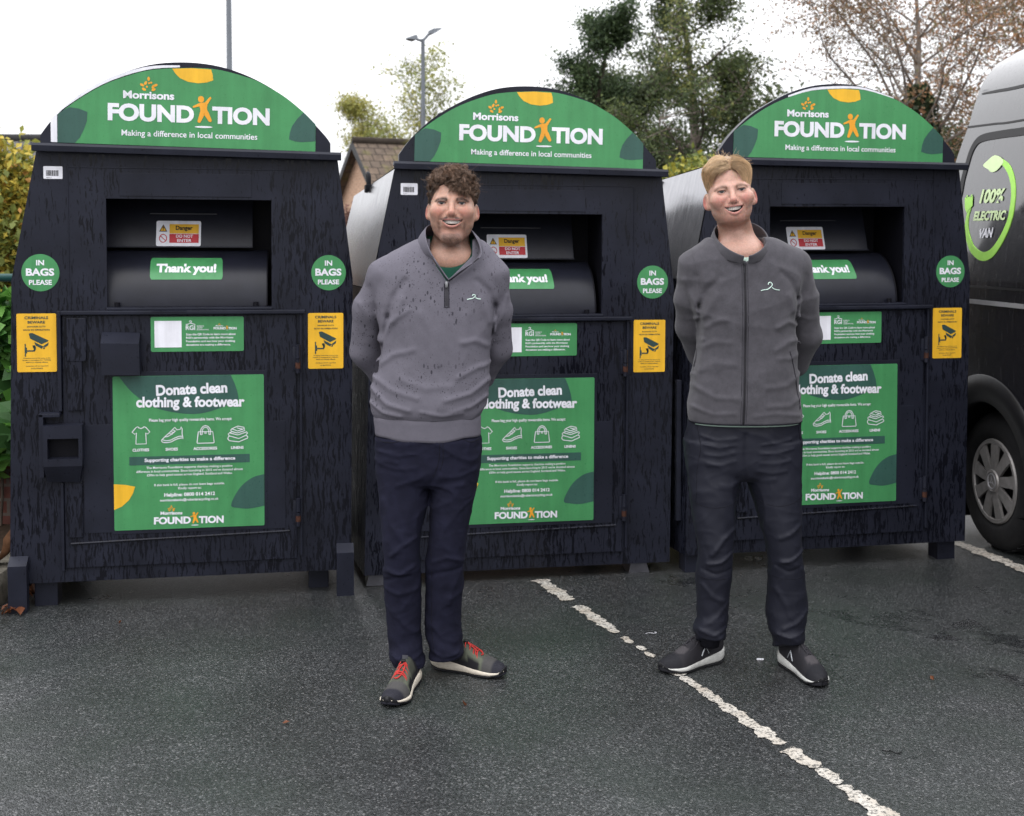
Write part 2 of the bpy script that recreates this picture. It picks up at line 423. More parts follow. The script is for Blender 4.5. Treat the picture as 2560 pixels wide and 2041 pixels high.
def donation_poster(root, door_y):
    b = MB(); b.prism(rrect(-.281, .332, .212, .860, .006), door_y - .0018, door_y + .0004)
    o = b.build('donation_poster', M['green'], root)
    y1 = door_y - .0026; y2 = door_y - .0034
    dk, ye, w, og = MB(), MB(), MB(), MB()
    dk.face(smooth_poly([(-.255, .859), (-.197, .786), (-.1, .722), (.043, .697), (.15, .719), (.228, .757)], 5, closed=False) + [(.222, .79), (.211, .825), (.196, .8595)], y1)
    ye.face([(-.281, .300), (-.250, .314), (-.221, .340), (-.205, .368), (-.196, .396), (-.235, .405), (-.281, .409)], y1)
    dk.face(list(reversed(smooth_poly([(.3315, .433), (.285, .421), (.240, .388), (.210, .345), (.194, .301), (.225, .291), (.270, .287), (.3315, .297)], 4, closed=False))), y1)
    dk.face([(-.218, .486), (.272, .486), (.272, .522), (-.218, .522)], y1)
    put_text(w, 'Donate clean', -.108, .181, .780, .826, y2, .038, 4, .03)
    put_text(w, 'clothing & footwear', -.188, .252, .713, .772, y2, .038, 4, -.012)
    put_text(w, 'Please bag your high quality rewearable items. We accept:', -.137, .199, .664, .681, y2, .02, 2)
    for s, a, c in (('CLOTHES', -.205, -.138), ('SHOES', -.072, -.022), ('ACCESSORIES', .041, .138), ('LINENS', .195, .247)):
        put_text(w, s, a, c, .544, .5565, y2, .035, 2)
    put_text(w, 'Supporting charities to make a difference', -.157, .212, .494, .514, y2, .03, 3)
    for i, (s, a, c) in enumerate((('The Morrisons Foundation supports charities making a positive', -.150, .200), ('difference in local communities. Since launching in 2015 we\u2019ve donated almost', -.191, .243), ('\u00a350m to help good causes across England, Scotland and Wales.', -.148, .200))):
        put_text(w, s, a, c, .466-.0155*i, .479-.0155*i, y2, .016, 2)
    put_text(w, 'If this bank is full, please do not leave bags outside.', -.119, .168, .392, .405, y2, .016, 2)
    put_text(w, 'Kindly report to:', -.022, .072, .376, .389, y2, .016, 2)
    put_text(w, 'Helpline: 0800 014 2412', -.079, .128, .345, .365, y2, .03, 3)
    put_text(w, 'morrisonsbanks@robertsrecycling.co.uk', -.096, .142, .326, .341, y2, .02, 2)
    foundation_logo(w, og, .4405, -.122, .230, y2)
    lw = .0032
    def ic(x0, x1, z0, z1, strokes):
        for s in strokes: stroke(w, [(x0 + a*(x1-x0), z0 + c*(z1-z0)) for a, c in s], lw, y2)
    ic(-.207, -.133, .574, .650, [  # t-shirt
        [(.33, .98), (.22, .92), (.02, .68), (.17, .56), (.25, .64), (.22, .02), (.78, .02), (.76, .64), (.84, .56), (.98, .68), (.78, .92), (.66, .98), (.62, .92), (.50, .87), (.38, .92), (.33, .98), (.22, .92)]])
    ic(-.088, -.001, .577, .645, [  # shoe
        [(.02, .22), (.0, .14), (.06, .05), (.22, .02), (.45, .06), (.62, .18), (.80, .27), (1.0, .30), (1.0, .22)],
        [(.03, .22), (.18, .42), (.36, .62), (.52, .83), (.62, .96), (.72, .80), (.88, .84), (.92, .98), (.97, .85), (.96, .55), (1.0, .33)],
        [(.03, .22), (.20, .14), (.42, .17), (.62, .30), (.82, .40), (1.0, .40)],
        [(.14, .38), (.30, .40), (.42, .50)], [(.34, .62), (.52, .52)], [(.42, .72), (.60, .62)], [(.50, .83), (.66, .72)], [(.42, .50), (.66, .74)]])
    ic(.056, .126, .571, .647, [  # handbag
        [(.08, .66), (.92, .66), (1.0, .06), (.97, .02), (.03, .02), (.0, .06), (.08, .66)],
        [(.20, .50), (.22, .78), (.34, .95), (.50, 1.0), (.66, .95), (.78, .78), (.80, .50)],
        [(.30, .50), (.32, .76), (.40, .88), (.50, .91), (.60, .88), (.68, .76), (.70, .50)], [(.20, .50), (.30, .50)], [(.70, .50), (.80, .50)], [(.46, .64), (.54, .64), (.54, .56), (.46, .56), (.46, .64)]])
    ic(.180, .266, .573, .643, [  # folded linens
        [(.02, .22), (.10, .10), (.55, .02), (.98, .24), (.98, .32), (.90, .42)], [(.02, .22), (.06, .36), (.14, .38), (.55, .22), (.92, .42)],
        [(.10, .40), (.04, .50), (.10, .58), (.50, .44), (.94, .62), (.98, .54), (.90, .46)], [(.10, .58), (.22, .64)],
        [(.22, .66), (.16, .74), (.22, .82), (.50, .98), (.80, .90), (.84, .70), (.48, .56), (.22, .66)], [(.22, .82), (.50, .68), (.82, .82)], [(.46, .88), (.66, .80), (.70, .84)]])
    build_each(dk, 'leaf_shape', M['dkgreen'], o, fix=False); ye.build('leaf_shape', M['yellow'], o, fix=False)
    w.build('lettering', M['white'], o, fix=False); og.build('emblem', M['orange'], o, fix=False)

def partner_sign(root, dy):
    b = MB(); b.prism(rrect(-.127, .250, .960, 1.106, .007), dy - .0018, dy + .0004)
    o = b.build('partner_sign', M['green'], root); w, og = MB(), MB(); y = dy - .0026
    w.face([(-.112, .978), (-.003, .978), (-.003, 1.089), (-.112, 1.089)], y)
    put_text(w, 'RGI', .014, .052, 1.050, 1.070, y, .02, 3)
    stroke(w, [(.030, 1.079), (.036, 1.082), (.038, 1.087), (.033, 1.089), (.028, 1.086)], .0028, y)
    stroke(w, [(.014, 1.074), (.022, 1.074), (.031, 1.079), (.040, 1.077), (.053, 1.073)], .0028, y)
    for i, (s, c) in enumerate((('ROBERTS', .088), ('GROUP', .082), ('INTERNATIONAL', .109))):
        put_text(w, s, .059, c, 1.0635-.0075*i, 1.069-.0075*i, y, .01, 2)
    foundation_logo(w, og, .145, .127, 1.051, y)
    for i, s in enumerate(('Scan the QR Code to learn more about', 'RGI\u2019s partnership with the Morrisons', 'Foundation and see how your clothing', 'donations are making a difference.')):
        put_text(w, s, .015, (.217, .207, .214, .196)[i], 1.026-.0148*i, 1.037-.0148*i, y, .028, 2)
    w.build('lettering', M['white'], o, fix=False); og.build('emblem', M['orange'], o, fix=False)

drum_d = lambda w: .27 - math.sqrt(max(.24**2 - (w - 1.14)**2, 0))
ARCH = [(.612, 1.835), (.590, 1.866), (.530, 1.930), (.462, 1.993), (.37, 2.058), (.27, 2.108), (.16, 2.142), (.040, 2.155), (-.09, 2.146), (-.20, 2.115), (-.30, 2.068), (-.40, 2.006), (-.495, 1.918), (-.549, 1.846)]
def make_bank():
    root = empty('clothing_bank')
    tag(root, None, 'clothing bank', 'black charity clothing banks in a row')
    L_, Rr = [(-.699, 0), (-.672, 1.258), (-.566, 1.79)], [(.699, 0), (.706, 1.262), (.640, 1.785)]
    o0, o1, q0, q1 = -.300, .366, 1.147, 1.594
    D = 1.12
    # body: front plate round the chute opening, sides, back, roof
    b = MB()
    at_l = lambda w: -.699 + .027*w/1.258 if w < 1.258 else -.672 + .106*(w-1.258)/.532
    at_r = lambda w: .699 + .007*w/1.262 if w < 1.262 else .706 - .066*(w-1.262)/.523
    yy = 0.0
    b.face([(at_l(0), 0), (at_r(0), 0), (at_r(q0), q0), (o1, q0), (o0, q0), (at_l(q0), q0)], yy)
    b.face([(at_l(q0), q0), (o0, q0), (o0, q1), (at_l(q1), q1), (at_l(1.258), 1.258)], yy)
    b.face([(o1, q0), (at_r(q0), q0), (at_r(1.262), 1.262), (at_r(q1), q1), (o1, q1)], yy)
    b.face([(at_l(q1), q1), (o0, q1), (o1, q1), (at_r(q1), q1), (.640, 1.785), (-.566, 1.79)], yy)
    e = .012      # folded edge of the front plate
    for x0, z0, x1, z1 in ((o0, q0, o0, q1), (o1, q1, o1, q0), (o0, q1, o1, q1), (o1, q0, o0, q0)):
        b.add([(x0, 0, z0), (x1, 0, z1), (x1, .014, z1), (x0, .014, z0)], [(0, 1, 2, 3)])
    SK = lambda y: -.105*y
    back = [(x + SK(D), D, z) for x, z in ((-.699, 0), (.699, 0), (.706, 1.262), (.640, 1.70), (-.566, 1.70), (-.672, 1.258))]
    fr = [(x, .0, z) for x, z in ((-.699, 0), (.699, 0), (.706, 1.262), (.640, 1.785), (-.566, 1.79), (-.672, 1.258))]
    b.add(fr + back, [(6, 7, 8, 9, 10, 11), (0, 5, 11, 6), (1, 7, 8, 2), (3, 9, 10, 4), (0, 6, 7, 1), (2, 8, 9, 3)])
    body = b.build('body', M['paint'], root, fix=False)
    b = MB(); n = 12   # shiny upper left flank
    c4 = [np.array(q) for q in ((-.5675, .012, 1.783), (-.5675 + SK(D), D, 1.702), (-.6735 + SK(D), D, 1.262), (-.6735, .012, 1.262))]
    for off in (0, .003):
        b.add([tuple((c4[0]*(1-u) + c4[1]*u)*(1-w) + (c4[3]*(1-u) + c4[2]*u)*w + np.array([off - .004*sin(pi*u)*sin(pi*w)*(off == 0), 0, 0])) for w in np.linspace(0, 1, n+1) for u in np.linspace(0, 1, n+1)],
              [(k*(n+1)+i, (k+1)*(n+1)+i, (k+1)*(n+1)+i+1, k*(n+1)+i+1) if off == 0 else (k*(n+1)+i, k*(n+1)+i+1, (k+1)*(n+1)+i+1, (k+1)*(n+1)+i) for k in range(n) for i in range(n)])
    b.build('side_panel', M['panel'], root, smooth=True, fix=False)
    # chute
    c = MB()
    c.add([(o0, .014, q0), (o1, .014, q0), (o1, .014, q1), (o0, .014, q1), (o0-.05, .34, q0), (o1+.02, .34, q0), (o1+.02, .34, q1), (o0-.05, .34, q1)],
          [(4, 5, 6, 7), (0, 4, 7, 3), (1, 2, 6, 5), (3, 7, 6, 2), (0, 1, 5, 4)])
    c.build('chute', M['inside'], root, fix=False)
    d = MB(); n = 22; P = [(1.146 + (1.376-1.146) * (k/n)) for k in range(n+1)]
    P = [1.146] + [1.14 + .2385*sin(a) for a in np.linspace(.05, 1.45, n)]
    v = []
    for w in P: v += [(-.335, drum_d(w), w), (.345, drum_d(w), w)]
    f = [(2*k, 2*k+1, 2*k+3, 2*k+2) for k in range(len(P)-1)]
    m = len(v); v += [(.345, .30, P[0]), (.345, .30, P[-1])]
    f.append(tuple([2*k+1 for k in range(len(P))][::-1] + [m, m+1]))
    d.add(v, f); dr = d.build('drum', M['drum'], root, smooth=True, angle=R(40), fix=False)
    rim = MB(); rim.tube([(.347, drum_d(w) - .002, w) for w in P], .0035, 6); rim.build('rim', M['inside'], dr, smooth=True)
    p = MB()
    p.bbox(-.335, .283, .196, .204, 1.392, 1.66, .002)
    for vi in range(len(p.v)):
        x, y, z = p.v[vi]; p.v[vi] = (x, y + (z-1.392)*.35, z)
    p.box(-.335, .283, .186, .196, 1.388, 1.393)
    p.box(-.15, .13, .232, .240, 1.530, 1.535)
    fl = p.build('flap', M['drum'], root)
    s = MB(); ty = lambda z: .1945 + (z-1.392)*.35
    def slab(mb, poly, off):
        mb.add([(x, ty(z) - off, z) for x, z in poly], [tuple(range(len(poly)))])
    sg = MB(); slab(sg, rrect(-.124, .063, 1.394, 1.502, .007), .002); g = sg.build('danger_sign', M['white'], fl, fix=False)
    bk, ye, rd = MB(), MB(), MB()
    slab(ye, [(-.069, 1.448), (.054, 1.448), (.054, 1.488), (-.069, 1.488)], .003)
    slab(rd, [(-.069, 1.408), (.054, 1.408), (.054, 1.446), (-.069, 1.446)], .003)
    slab(bk, [(-.112, 1.456), (-.078, 1.456), (-.095, 1.487)], .003); slab(ye, [(-.1065, 1.4592), (-.0835, 1.4592), (-.095, 1.4805)], .0036)
    slab(bk, [(-.0966, 1.467), (-.0934, 1.467), (-.0925, 1.477), (-.0975, 1.477)], .0042); slab(bk, ellipse(-.095, 1.4635, .002, .002, 8), .0042)
    for k in range(28):
        a0, a1 = 2*pi*k/28, 2*pi*(k+1)/28
        slab(rd, [(-.095+.0130*cos(a0), 1.427+.0150*sin(a0)), (-.095+.0165*cos(a0), 1.427+.0185*sin(a0)), (-.095+.0165*cos(a1), 1.427+.0185*sin(a1)), (-.095+.0130*cos(a1), 1.427+.0150*sin(a1))], .003)
    slab(rd, [(-.1065, 1.4355), (-.1045, 1.438), (-.0835, 1.4185), (-.0855, 1.416)], .0033)
    def ttext(mb, s_, x0, x1, z0, z1, off, bold):
        q = MB(); put_text(q, s_, x0, x1, z0, z1, 0, bold); mb.add([(x, ty(z) - off, z) for x, _, z in q.v], q.f)
    wt = MB()
    ttext(bk, 'Danger', -.043, .028, 1.4575, 1.4815, .0038, .03)
    ttext(wt, 'DO NOT', -.041, .030, 1.430, 1.443, .0038, .02); ttext(wt, 'ENTER', -.036, .024, 1.4115, 1.4245, .0038, .02)
    for nm, mb, mt in (('warning_panel', ye, 'yellow'), ('prohibition_panel', rd, 'red'), ('lettering', bk, 'black'), ('lettering', wt, 'white')):
        mb.build(nm, M[mt], fl, fix=False)
    # thank-you sign bent over the drum
    def bent(poly_grid, off): return [(x, drum_d(z) - off, z) for x, z in poly_grid]
    nx = 12; zs = np.linspace(1.257, 1.345, nx+1); tg = MB()
    v = []; 
    for k, z in enumerate(zs):
        tt = min(k, nx-k); ins = .006 if tt == 0 else (.0015 if tt == 1 else 0)
        v += [(-.136 + ins - .003*(k/nx), drum_d(z) - .002, z), (.160 - ins + .002 - .004*(k/nx), drum_d(z) - .002, z)]
    tg.add(v, [(2*k, 2*k+1, 2*k+3, 2*k+2) for k in range(nx)])
    th = tg.build('thank_you_sign', M['green'], dr, smooth=True, fix=False)
    q = MB(); put_text(q, 'Thank you!', -.112, .134, 1.276, 1.322, 0, .045, 4)
    tx = MB(); tx.add([(x, drum_d(z) - .0034, z) for x, _, z in q.v], q.f); tx.build('lettering', M['white'], dr, fix=False)
    # chute stops
    st = MB()
    for x in (-.262, .30): st.tube([(x, .012, 1.146), (x, .012, 1.165)], .011, 12)
    build_each(st, 'chute_stop', M['inside'], root, smooth=True, angle=R(40))
    # ribs and lining seams on the upper front
    rb = MB()
    rb.bbox(-.45, -.446, -.003, .0, 1.20, 1.735, .001); rb.bbox(.512, .516, -.003, .0, 1.20, 1.715, .001)
    rb.bbox(-.446, .512, -.003, .0, 1.718, 1.722, .001)
    rb.bbox(-.245, .285, -.0028, .0, 1.605, 1.700, .001)
    build_each(rb, 'seam', M['paint_smooth'], root)
    # rain lip and arched header
    l = MB()
    prof = [(-.004, 0.0), (-.052, .006), (-.060, -.004), (-.058, -.026), (-.052, -.028), (-.050, -.008), (-.004, -.012)]
    rings = []
    for x, z in ((-.575, 1.808), (.655, 1.790)): rings.append([(x, y, z + w) for y, w in prof])
    l.loft(rings); l.build('rain_lip', M['paint_smooth'], root)
    h = MB(); arc = smooth_poly(ARCH, 4, closed=False)
    h.prism([(-.549, 1.808), (.612, 1.792)] + arc, -.010, .030); hd = h.build('header_board', M['paint_smooth'], root)
    for x in (-.36, .40):
        z = 2.02; br = MB(); br.tube([(x, .030, z), (x, .46, 1.755)], .018, 8); br.build('brace', M['paint_smooth'], root, smooth=True, angle=R(40))
    # door
    dy = -.010
    dr_ = MB(); dr_.bbox(-.478, .468, dy, .004, .060, 1.112, .003)
    door = dr_.build('door', M['paint'], root)
    x = MB()
    x.tube([(-.455, dy-.003, .164), (-.2, dy-.003, .170), (.438, dy-.003, .184)], .005, 6)
    x.bbox(-.458, -.382, dy-.012, dy, .925, 1.104, .003); x.bbox(-.458, -.400, dy-.009, dy, .72, .93, .003); x.bbox(-.458, -.405, dy-.009, dy, .19, .425, .003)
    build_each(x, 'door_rib', M['paint'], door)
    g = MB(); g.bbox(-.290, .345, dy-.0028, dy, .196, .878, .001); g.bbox(.345, .42, dy-.0022, dy, .196, .66, .001); g.bbox(-.40, -.290, dy-.0022, dy, .205, .66, .001)
    build_each(g, 'backing_panel', M['paint_smooth'], door)
    bar = MB(); bar.bbox(-.480, .505, -.030, 0, 1.117, 1.134, .004); bar.bbox(-.30, .37, -.020, 0, 1.134, 1.145, .003)
    bar.box(-.12, .02, -.033, -.028, 1.128, 1.133); bar.build('hinge_bar', M['paint_smooth'], root)
    jb = MB(); jb.bbox(-.494, -.480, -.026, 0, .72, 1.134, .003); jb.bbox(-.492, -.480, -.018, 0, .05, .42, .003)
    jb.bbox(.482, .492, -.016, 0, .075, 1.115, .003); build_each(jb, 'door_edge', M['paint_smooth'], root)
    for z0, z1 in ((.864, .985), (.205, .325)):
        hg = MB(); hg.tube([(.474, -.022, z0), (.474, -.022, (z0+z1)/2 - .002)], .010, 10); hg.tube([(.474, -.022, (z0+z1)/2 + .002), (.474, -.022, z1)], .010, 10)
        hg.bbox(.452, .474, -.018, 0, z0+.01, z1-.01, .002); hi = hg.build('hinge', M['paint_smooth'], root, smooth=True, angle=R(35))
        ru = MB(); ru.tube([(.474, -.022, z0+.02), (.474, -.022, z0+.045)], .0112, 10); ru.build('rust_band', M['rust'], hi, smooth=True, angle=R(35))
    # lock cover and recessed pull box
    k = MB(); k.loft([[(-.322, 0, 1.044), (-.169, 0, 1.040), (-.166, 0, .872), (-.316, 0, .874)], [(-.320, -.018, 1.046), (-.168, -.018, 1.042), (-.165, -.018, .872), (-.316, -.018, .874)],
                      [(-.318, -.075, 1.005), (-.168, -.075, 1.001), (-.165, -.075, .872), (-.315, -.075, .874)]])
    k.build('lock_cover', M['paint_smooth'], root)
    k = MB(); hy = -.065
    for a in ((-.549, -.396, hy, -.0, .614, .668), (-.549, -.532, hy, -.0, .53, .614), (-.411, -.396, hy, -.0, .53, .614)): k.box(*a)
    k.loft([[(-.549, hy, .530), (-.396, hy, .530), (-.396, -.002, .530), (-.549, -.002, .530)], [(-.549, hy, .50), (-.398, hy, .50), (-.398, -.002, .50), (-.549, -.002, .50)], [(-.54, -.03, .430), (-.414, -.03, .424), (-.414, -.002, .424), (-.54, -.002, .430)]])
    k.bbox(-.567, -.549, -.05, 0, .45, .715, .003); k.bbox(-.567, -.485, -.05, 0, .700, .716, .003)
    pb = k.build('pull_box', M['paint_smooth'], root)
    k = MB(); k.box(-.532, -.411, -.012, -.0105, .53, .614); k.build('recess', M['inside'], pb)
    # stickers
    header_sign(root)
    round_sign(root, -.559, 1.289); round_sign(root, .604, 1.289, .075)
    cctv_sign(root, -.655, -.501, .882, 1.122); cctv_sign(root, .517, .666, .879, 1.117)
    donation_poster(root, dy - .003); partner_sign(root, dy)
    bc = MB(); bc.prism(rrect(-.541, -.467, 1.671, 1.722, .004), -.0016, .0004); o = bc.build('barcode_label', M['white'], root)
    bb = MB(); x_ = -.530; r_ = random.Random(3)
    while x_ < -.481:
        w_ = r_.choice((.0016, .0026, .0034)); bb.face([(x_, 1.683), (x_+w_, 1.683), (x_+w_, 1.706), (x_, 1.706)], -.0024); x_ += w_ + r_.choice((.0014, .0022))
    put_text(bb, '02764 1', -.530, -.51, 1.674, 1.678, -.0024, 0, 2); bb.build('bars', M['black'], o, fix=False)
    # lifting lugs on the roof's edges
    for sx, xx0 in ((-1, -.572), (1, .64)):
        for y0 in (.66,):
            x0 = xx0 + SK(y0); zz = 1.785 - .075*y0
            pts = [(x0 + .004, y0-.04, zz-.015), (x0-.004*sx, y0-.03, zz+.045), (x0, y0, zz+.062), (x0-.004*sx, y0+.03, zz+.045), (x0+.004, y0+.04, zz-.015)]
            lg = MB(); lg.tube(smooth_poly(pts, 4, closed=False), .0095, 8); lg.bbox(x0-.014, x0+.014, y0-.055, y0-.025, zz-.03, zz+.006, .003); lg.bbox(x0-.014, x0+.014, y0+.025, y0+.055, zz-.03, zz+.006, .003)
            lg.build('lifting_lug', M['inside'], root, smooth=True, angle=R(40))
    return root

BANKS = [(-1.3936, 5.0778, .1833, .1060, .0051, -.0232), (.0459, 5.3951, .1833, .0528, .0049, -.0004), (1.5016, 5.6130, .1833, .0906, -.0033, -.0001)]
bank = make_bank()
row_ = [bank, copy_tree(bank), copy_tree(bank)]
for i, (cx, cy_, yaw, z0, roll, lean) in enumerate(BANKS):
    b_ = row_[i]
    b_.location = (cx - .007*cos(yaw), cy_ - .007*sin(yaw), z0); b_.rotation_euler = (-lean, roll, yaw); b_.scale = (1.010, 1, 1.0105)
    tag(b_, ('black clothing bank beside the ivy and brick wall, raised on corner posts, nobody before it',
             'black clothing bank right behind the curly-haired man in the zip-neck sweatshirt',
             'black clothing bank right behind the fair-haired man in the fleece, beside the black van')[i], 'clothing bank', 'black charity clothing banks in a row')
    bpy.context.view_layer.update()
    # feet reach the ground
    def leg(x0, x1, y0, y1, top, name, mat, bot=None):
        m = MB(); b0 = -z0 - (.012 if bot is None else bot); m.bbox(x0, x1, y0, y1, b0, top, .004); return m.build(name, M[mat], b_)
    if i == 0:
        leg(-.612, -.520, .04, .14, .01, 'leg', 'paint_smooth'); leg(.518, .606, .10, .20, .01, 'leg', 'paint_smooth')
        leg(-.612, -.520, .95, 1.05, .01, 'leg', 'paint_smooth'); leg(.518, .606, .95, 1.05, .01, 'leg', 'paint_smooth')
        for a, c in ((-.697, -.624), (.636, .709)):
            m = MB(); q = .008; z9 = .088
            m.loft([[(a, -.052, -z0-.012), (c, -.052, -z0-.012), (c, -.004, -z0-.012), (a, -.004, -z0-.012)], [(a, -.052, z9), (c, -.052, z9), (c, -.004, z9+.030), (a, -.004, z9+.030)]])
            m.build('corner_post', M['paint_smooth'], b_)
        e_ = MB()   # bare edge of the misplaced sticker's white board
        arc_ = [(-.483, 1.935), (-.40, 1.997), (-.305, 2.056), (-.205, 2.098), (-.106, 2.125), (-.0, 2.134)]
        out_ = [(-.0, 2.142), (-.106, 2.137), (-.205, 2.112), (-.305, 2.070), (-.40, 2.010), (-.508, 1.912)]
        e_.prism([(-.508, 1.820), (-.4835, 1.819)] + smooth_poly(arc_, 3, closed=False) + smooth_poly(out_, 3, closed=False), -.0122, -.0104)
        e_.build('sign_backing', M['white'], b_)
    elif i == 1:
        for a in (-.64, .56):
            m = MB(); m.loft([[(a-.05, .02, -z0), (a+.05, .02, -z0), (a+.05, .14, -z0), (a-.05, .14, -z0)], [(a-.035, .035, .002), (a+.035, .035, .002), (a+.035, .125, .002), (a-.035, .125, .002)]])
            m.build('foot_block', M['steel'], b_)
            m = MB(); m.loft([[(a-.05, .92, -z0), (a+.05, .92, -z0), (a+.05, 1.04, -z0), (a-.05, 1.04, -z0)], [(a-.035, .935, .002), (a+.035, .935, .002), (a+.035, 1.025, .002), (a-.035, 1.025, .002)]])
            m.build('foot_block', M['steel'], b_)
    else:
        for a in (-.69, .575):
            leg(a, a+.09, .03, .12, .01, 'leg', 'paint_smooth'); leg(a, a+.09, .95, 1.04, .01, 'leg', 'paint_smooth')
        e_ = MB()
        arc_ = [(.30, 2.093), (.159, 2.1295), (.046, 2.1345), (-.106, 2.1225), (-.22, 2.090)]
        out_ = [(-.22, 2.098), (-.106, 2.134), (.046, 2.146), (.159, 2.139), (.30, 2.097)]
        e_.prism(smooth_poly(arc_, 3, closed=False) + smooth_poly(out_, 3, closed=False), -.0122, -.0104); e_.build('sign_backing', M['white'], b_)
        e_ = MB(); e_.bbox(-.725, -.702, .05, .08, .15, .80, .003); e_.build('side_rail', M['paint_smooth'], b_)

# ------------------------------------------------------------------ ground
def asphalt():
    t = NT('wet_asphalt'); p = t.pos()
    sp = t.n('TexVoronoi'); sp.inputs['Scale'].default_value = 205; t.l(p, sp.inputs['Vector'])
    cell = t.n('SeparateColor'); t.l(sp.outputs['Color'], cell.inputs[0])
    stone = t.ramp(cell.outputs[0], [(0, (.015, .016, .017)), (.40, (.028, .030, .031)), (.75, (.046, .049, .051)), (.93, (.082, .085, .089)), (1, (.16, .16, .16))])
    big = t.noise(p, .9, 3, .55); mid = t.noise(p, 3.2, 4, .65); fine = t.noise(p, 45, 3, .6)
    tone = t.ramp(t.math('ADD', t.math('ADD', t.math('MULTIPLY', big, .55), t.math('MULTIPLY', mid, .30)), t.math('MULTIPLY', fine, .15)), [(.36, .66), (.64, 1.25)])
    moss = t.ramp(t.noise(p, 1.7, 3, .6), [(.46, 0), (.70, .50)])
    col = t.mix(1.0, t.mix(moss, stone, (.025, .035, .029)), tone, 'MULTIPLY')
    # water lying in the low spots: darker and shinier, in ragged patches, with a long crack to the right
    xyz = t.n('SeparateXYZ'); t.l(p, xyz.inputs[0])
    jit = t.math('MULTIPLY', t.math('SUBTRACT', t.noise(p, 3.5, 5, .7), .5), .34)
    crack = t.math('ABSOLUTE', t.math('ADD', t.math('SUBTRACT', t.math('ADD', t.math('MULTIPLY', xyz.outputs['X'], .62), t.math('MULTIPLY', xyz.outputs['Y'], .78)), 4.62), jit))
    right = t.ramp(xyz.outputs['X'], [(.40, 0), (.95, 1)])
    near = t.math('MULTIPLY', t.ramp(crack, [(.0, 1), (.05, .5), (.30, 0)]), right)
    patch = t.ramp(t.math('ADD', t.noise(p, 3.0, 6, .68), t.math('MULTIPLY', near, .16)), [(.60, 0), (.68, 1)])
    patch = t.math('MULTIPLY', patch, t.ramp(xyz.outputs['X'], [(-.3, .35), (.9, 1)]))
    col = t.mix(patch, col, t.mix(1.0, col, (.40, .40, .43), 'MULTIPLY'))
    t.set(Base_Color=col, Roughness=t.ramp(patch, [(0, .31), (1, .14)]), Specular_IOR_Level=.5)
    t.bump(t.math('ADD', t.math('MULTIPLY', sp.outputs['Distance'], -1.0), t.math('MULTIPLY', fine, .6)), .27, .006)
    return t.m
M['asphalt'] = asphalt()
g = MB(); g.add([(-400, -200, 0), (400, -200, 0), (400, 700, 0), (-400, 700, 0)], [(0, 1, 2, 3)])
tag(g.build('car_park', M['asphalt'], fix=False), 'wet dark tarmac car park surface', 'ground', kind='structure')

def line_paint():
    t = NT('worn_line_paint'); p = t.pos()
    n = t.noise(p, 85, 6, .78); n2 = t.noise(p, 9, 3, .6)
    col = t.mix(t.ramp(n2, [(.35, 0), (.7, 1)]), (.58, .55, .50), (.42, .37, .31))
    t.set(Base_Color=t.mix(t.ramp(n, [(.50, 0), (.58, .92)]), col, (.055, .056, .055)), Roughness=.45, Specular_IOR_Level=.3)
    t.bump(n, .2, .002); return t.m
M['line'] = line_paint()
def worn_line(name, A, B, pieces, label, seed):
    """flakes of paint left along the line A-B; each piece is (start, end, half width left, half width right) in metres"""
    r = random.Random(seed); d = (B - A); L = d.length; d.normalize(); n = Vector((-d.y, d.x, 0)); m = MB()
    for ip, (s0, s1, wl, wr) in enumerate(pieces):
        k = max(14, int((s1-s0)/.005)); pts = []
        ph = [r.uniform(0, 6.28) for _ in range(6)]
        f = lambda u, a, b: .76 + .13*sin(u*31+a) + .13*sin(u*67+b) + .09*sin(u*143+a*3) + r.uniform(-.09, .09)
        for i in range(k+1):
            s = s0 + (s1-s0)*i/k; e = min(1.0, (min(i, k-i) + .35) / 2.2)
            pts.append(A + d*(s + r.uniform(-.003, .003)) + n*wl*e*f(s, ph[0], ph[1]))
        for i in range(k, -1, -1):
            s = s0 + (s1-s0)*i/k; e = min(1.0, (min(i, k-i) + .35) / 2.2)
            pts.append(A + d*(s + r.uniform(-.003, .003)) - n*wr*e*f(s, ph[2], ph[3]))
        v = [(q.x, q.y, .0025 + .0006*(ip % 2)) for q in pts]; h = len(v)//2
        m.add(v, [(i, i+1, 2*h-2-i, 2*h-1-i) for i in range(h-1)])
    o = m.build(name, M['line'], fix=False)
    for p_ in o.data.polygons:
        if p_.normal.z < 0: p_.flip()
    return tag(o, label, 'road marking', kind='structure')
A_, B_ = on_ground(1349, 1451), on_ground(2215, 2041)
LL = (B_ - A_).length
def s_at(px, py):
    q = on_ground(px, py); return (q - A_).dot((B_ - A_).normalized())
pcs = []
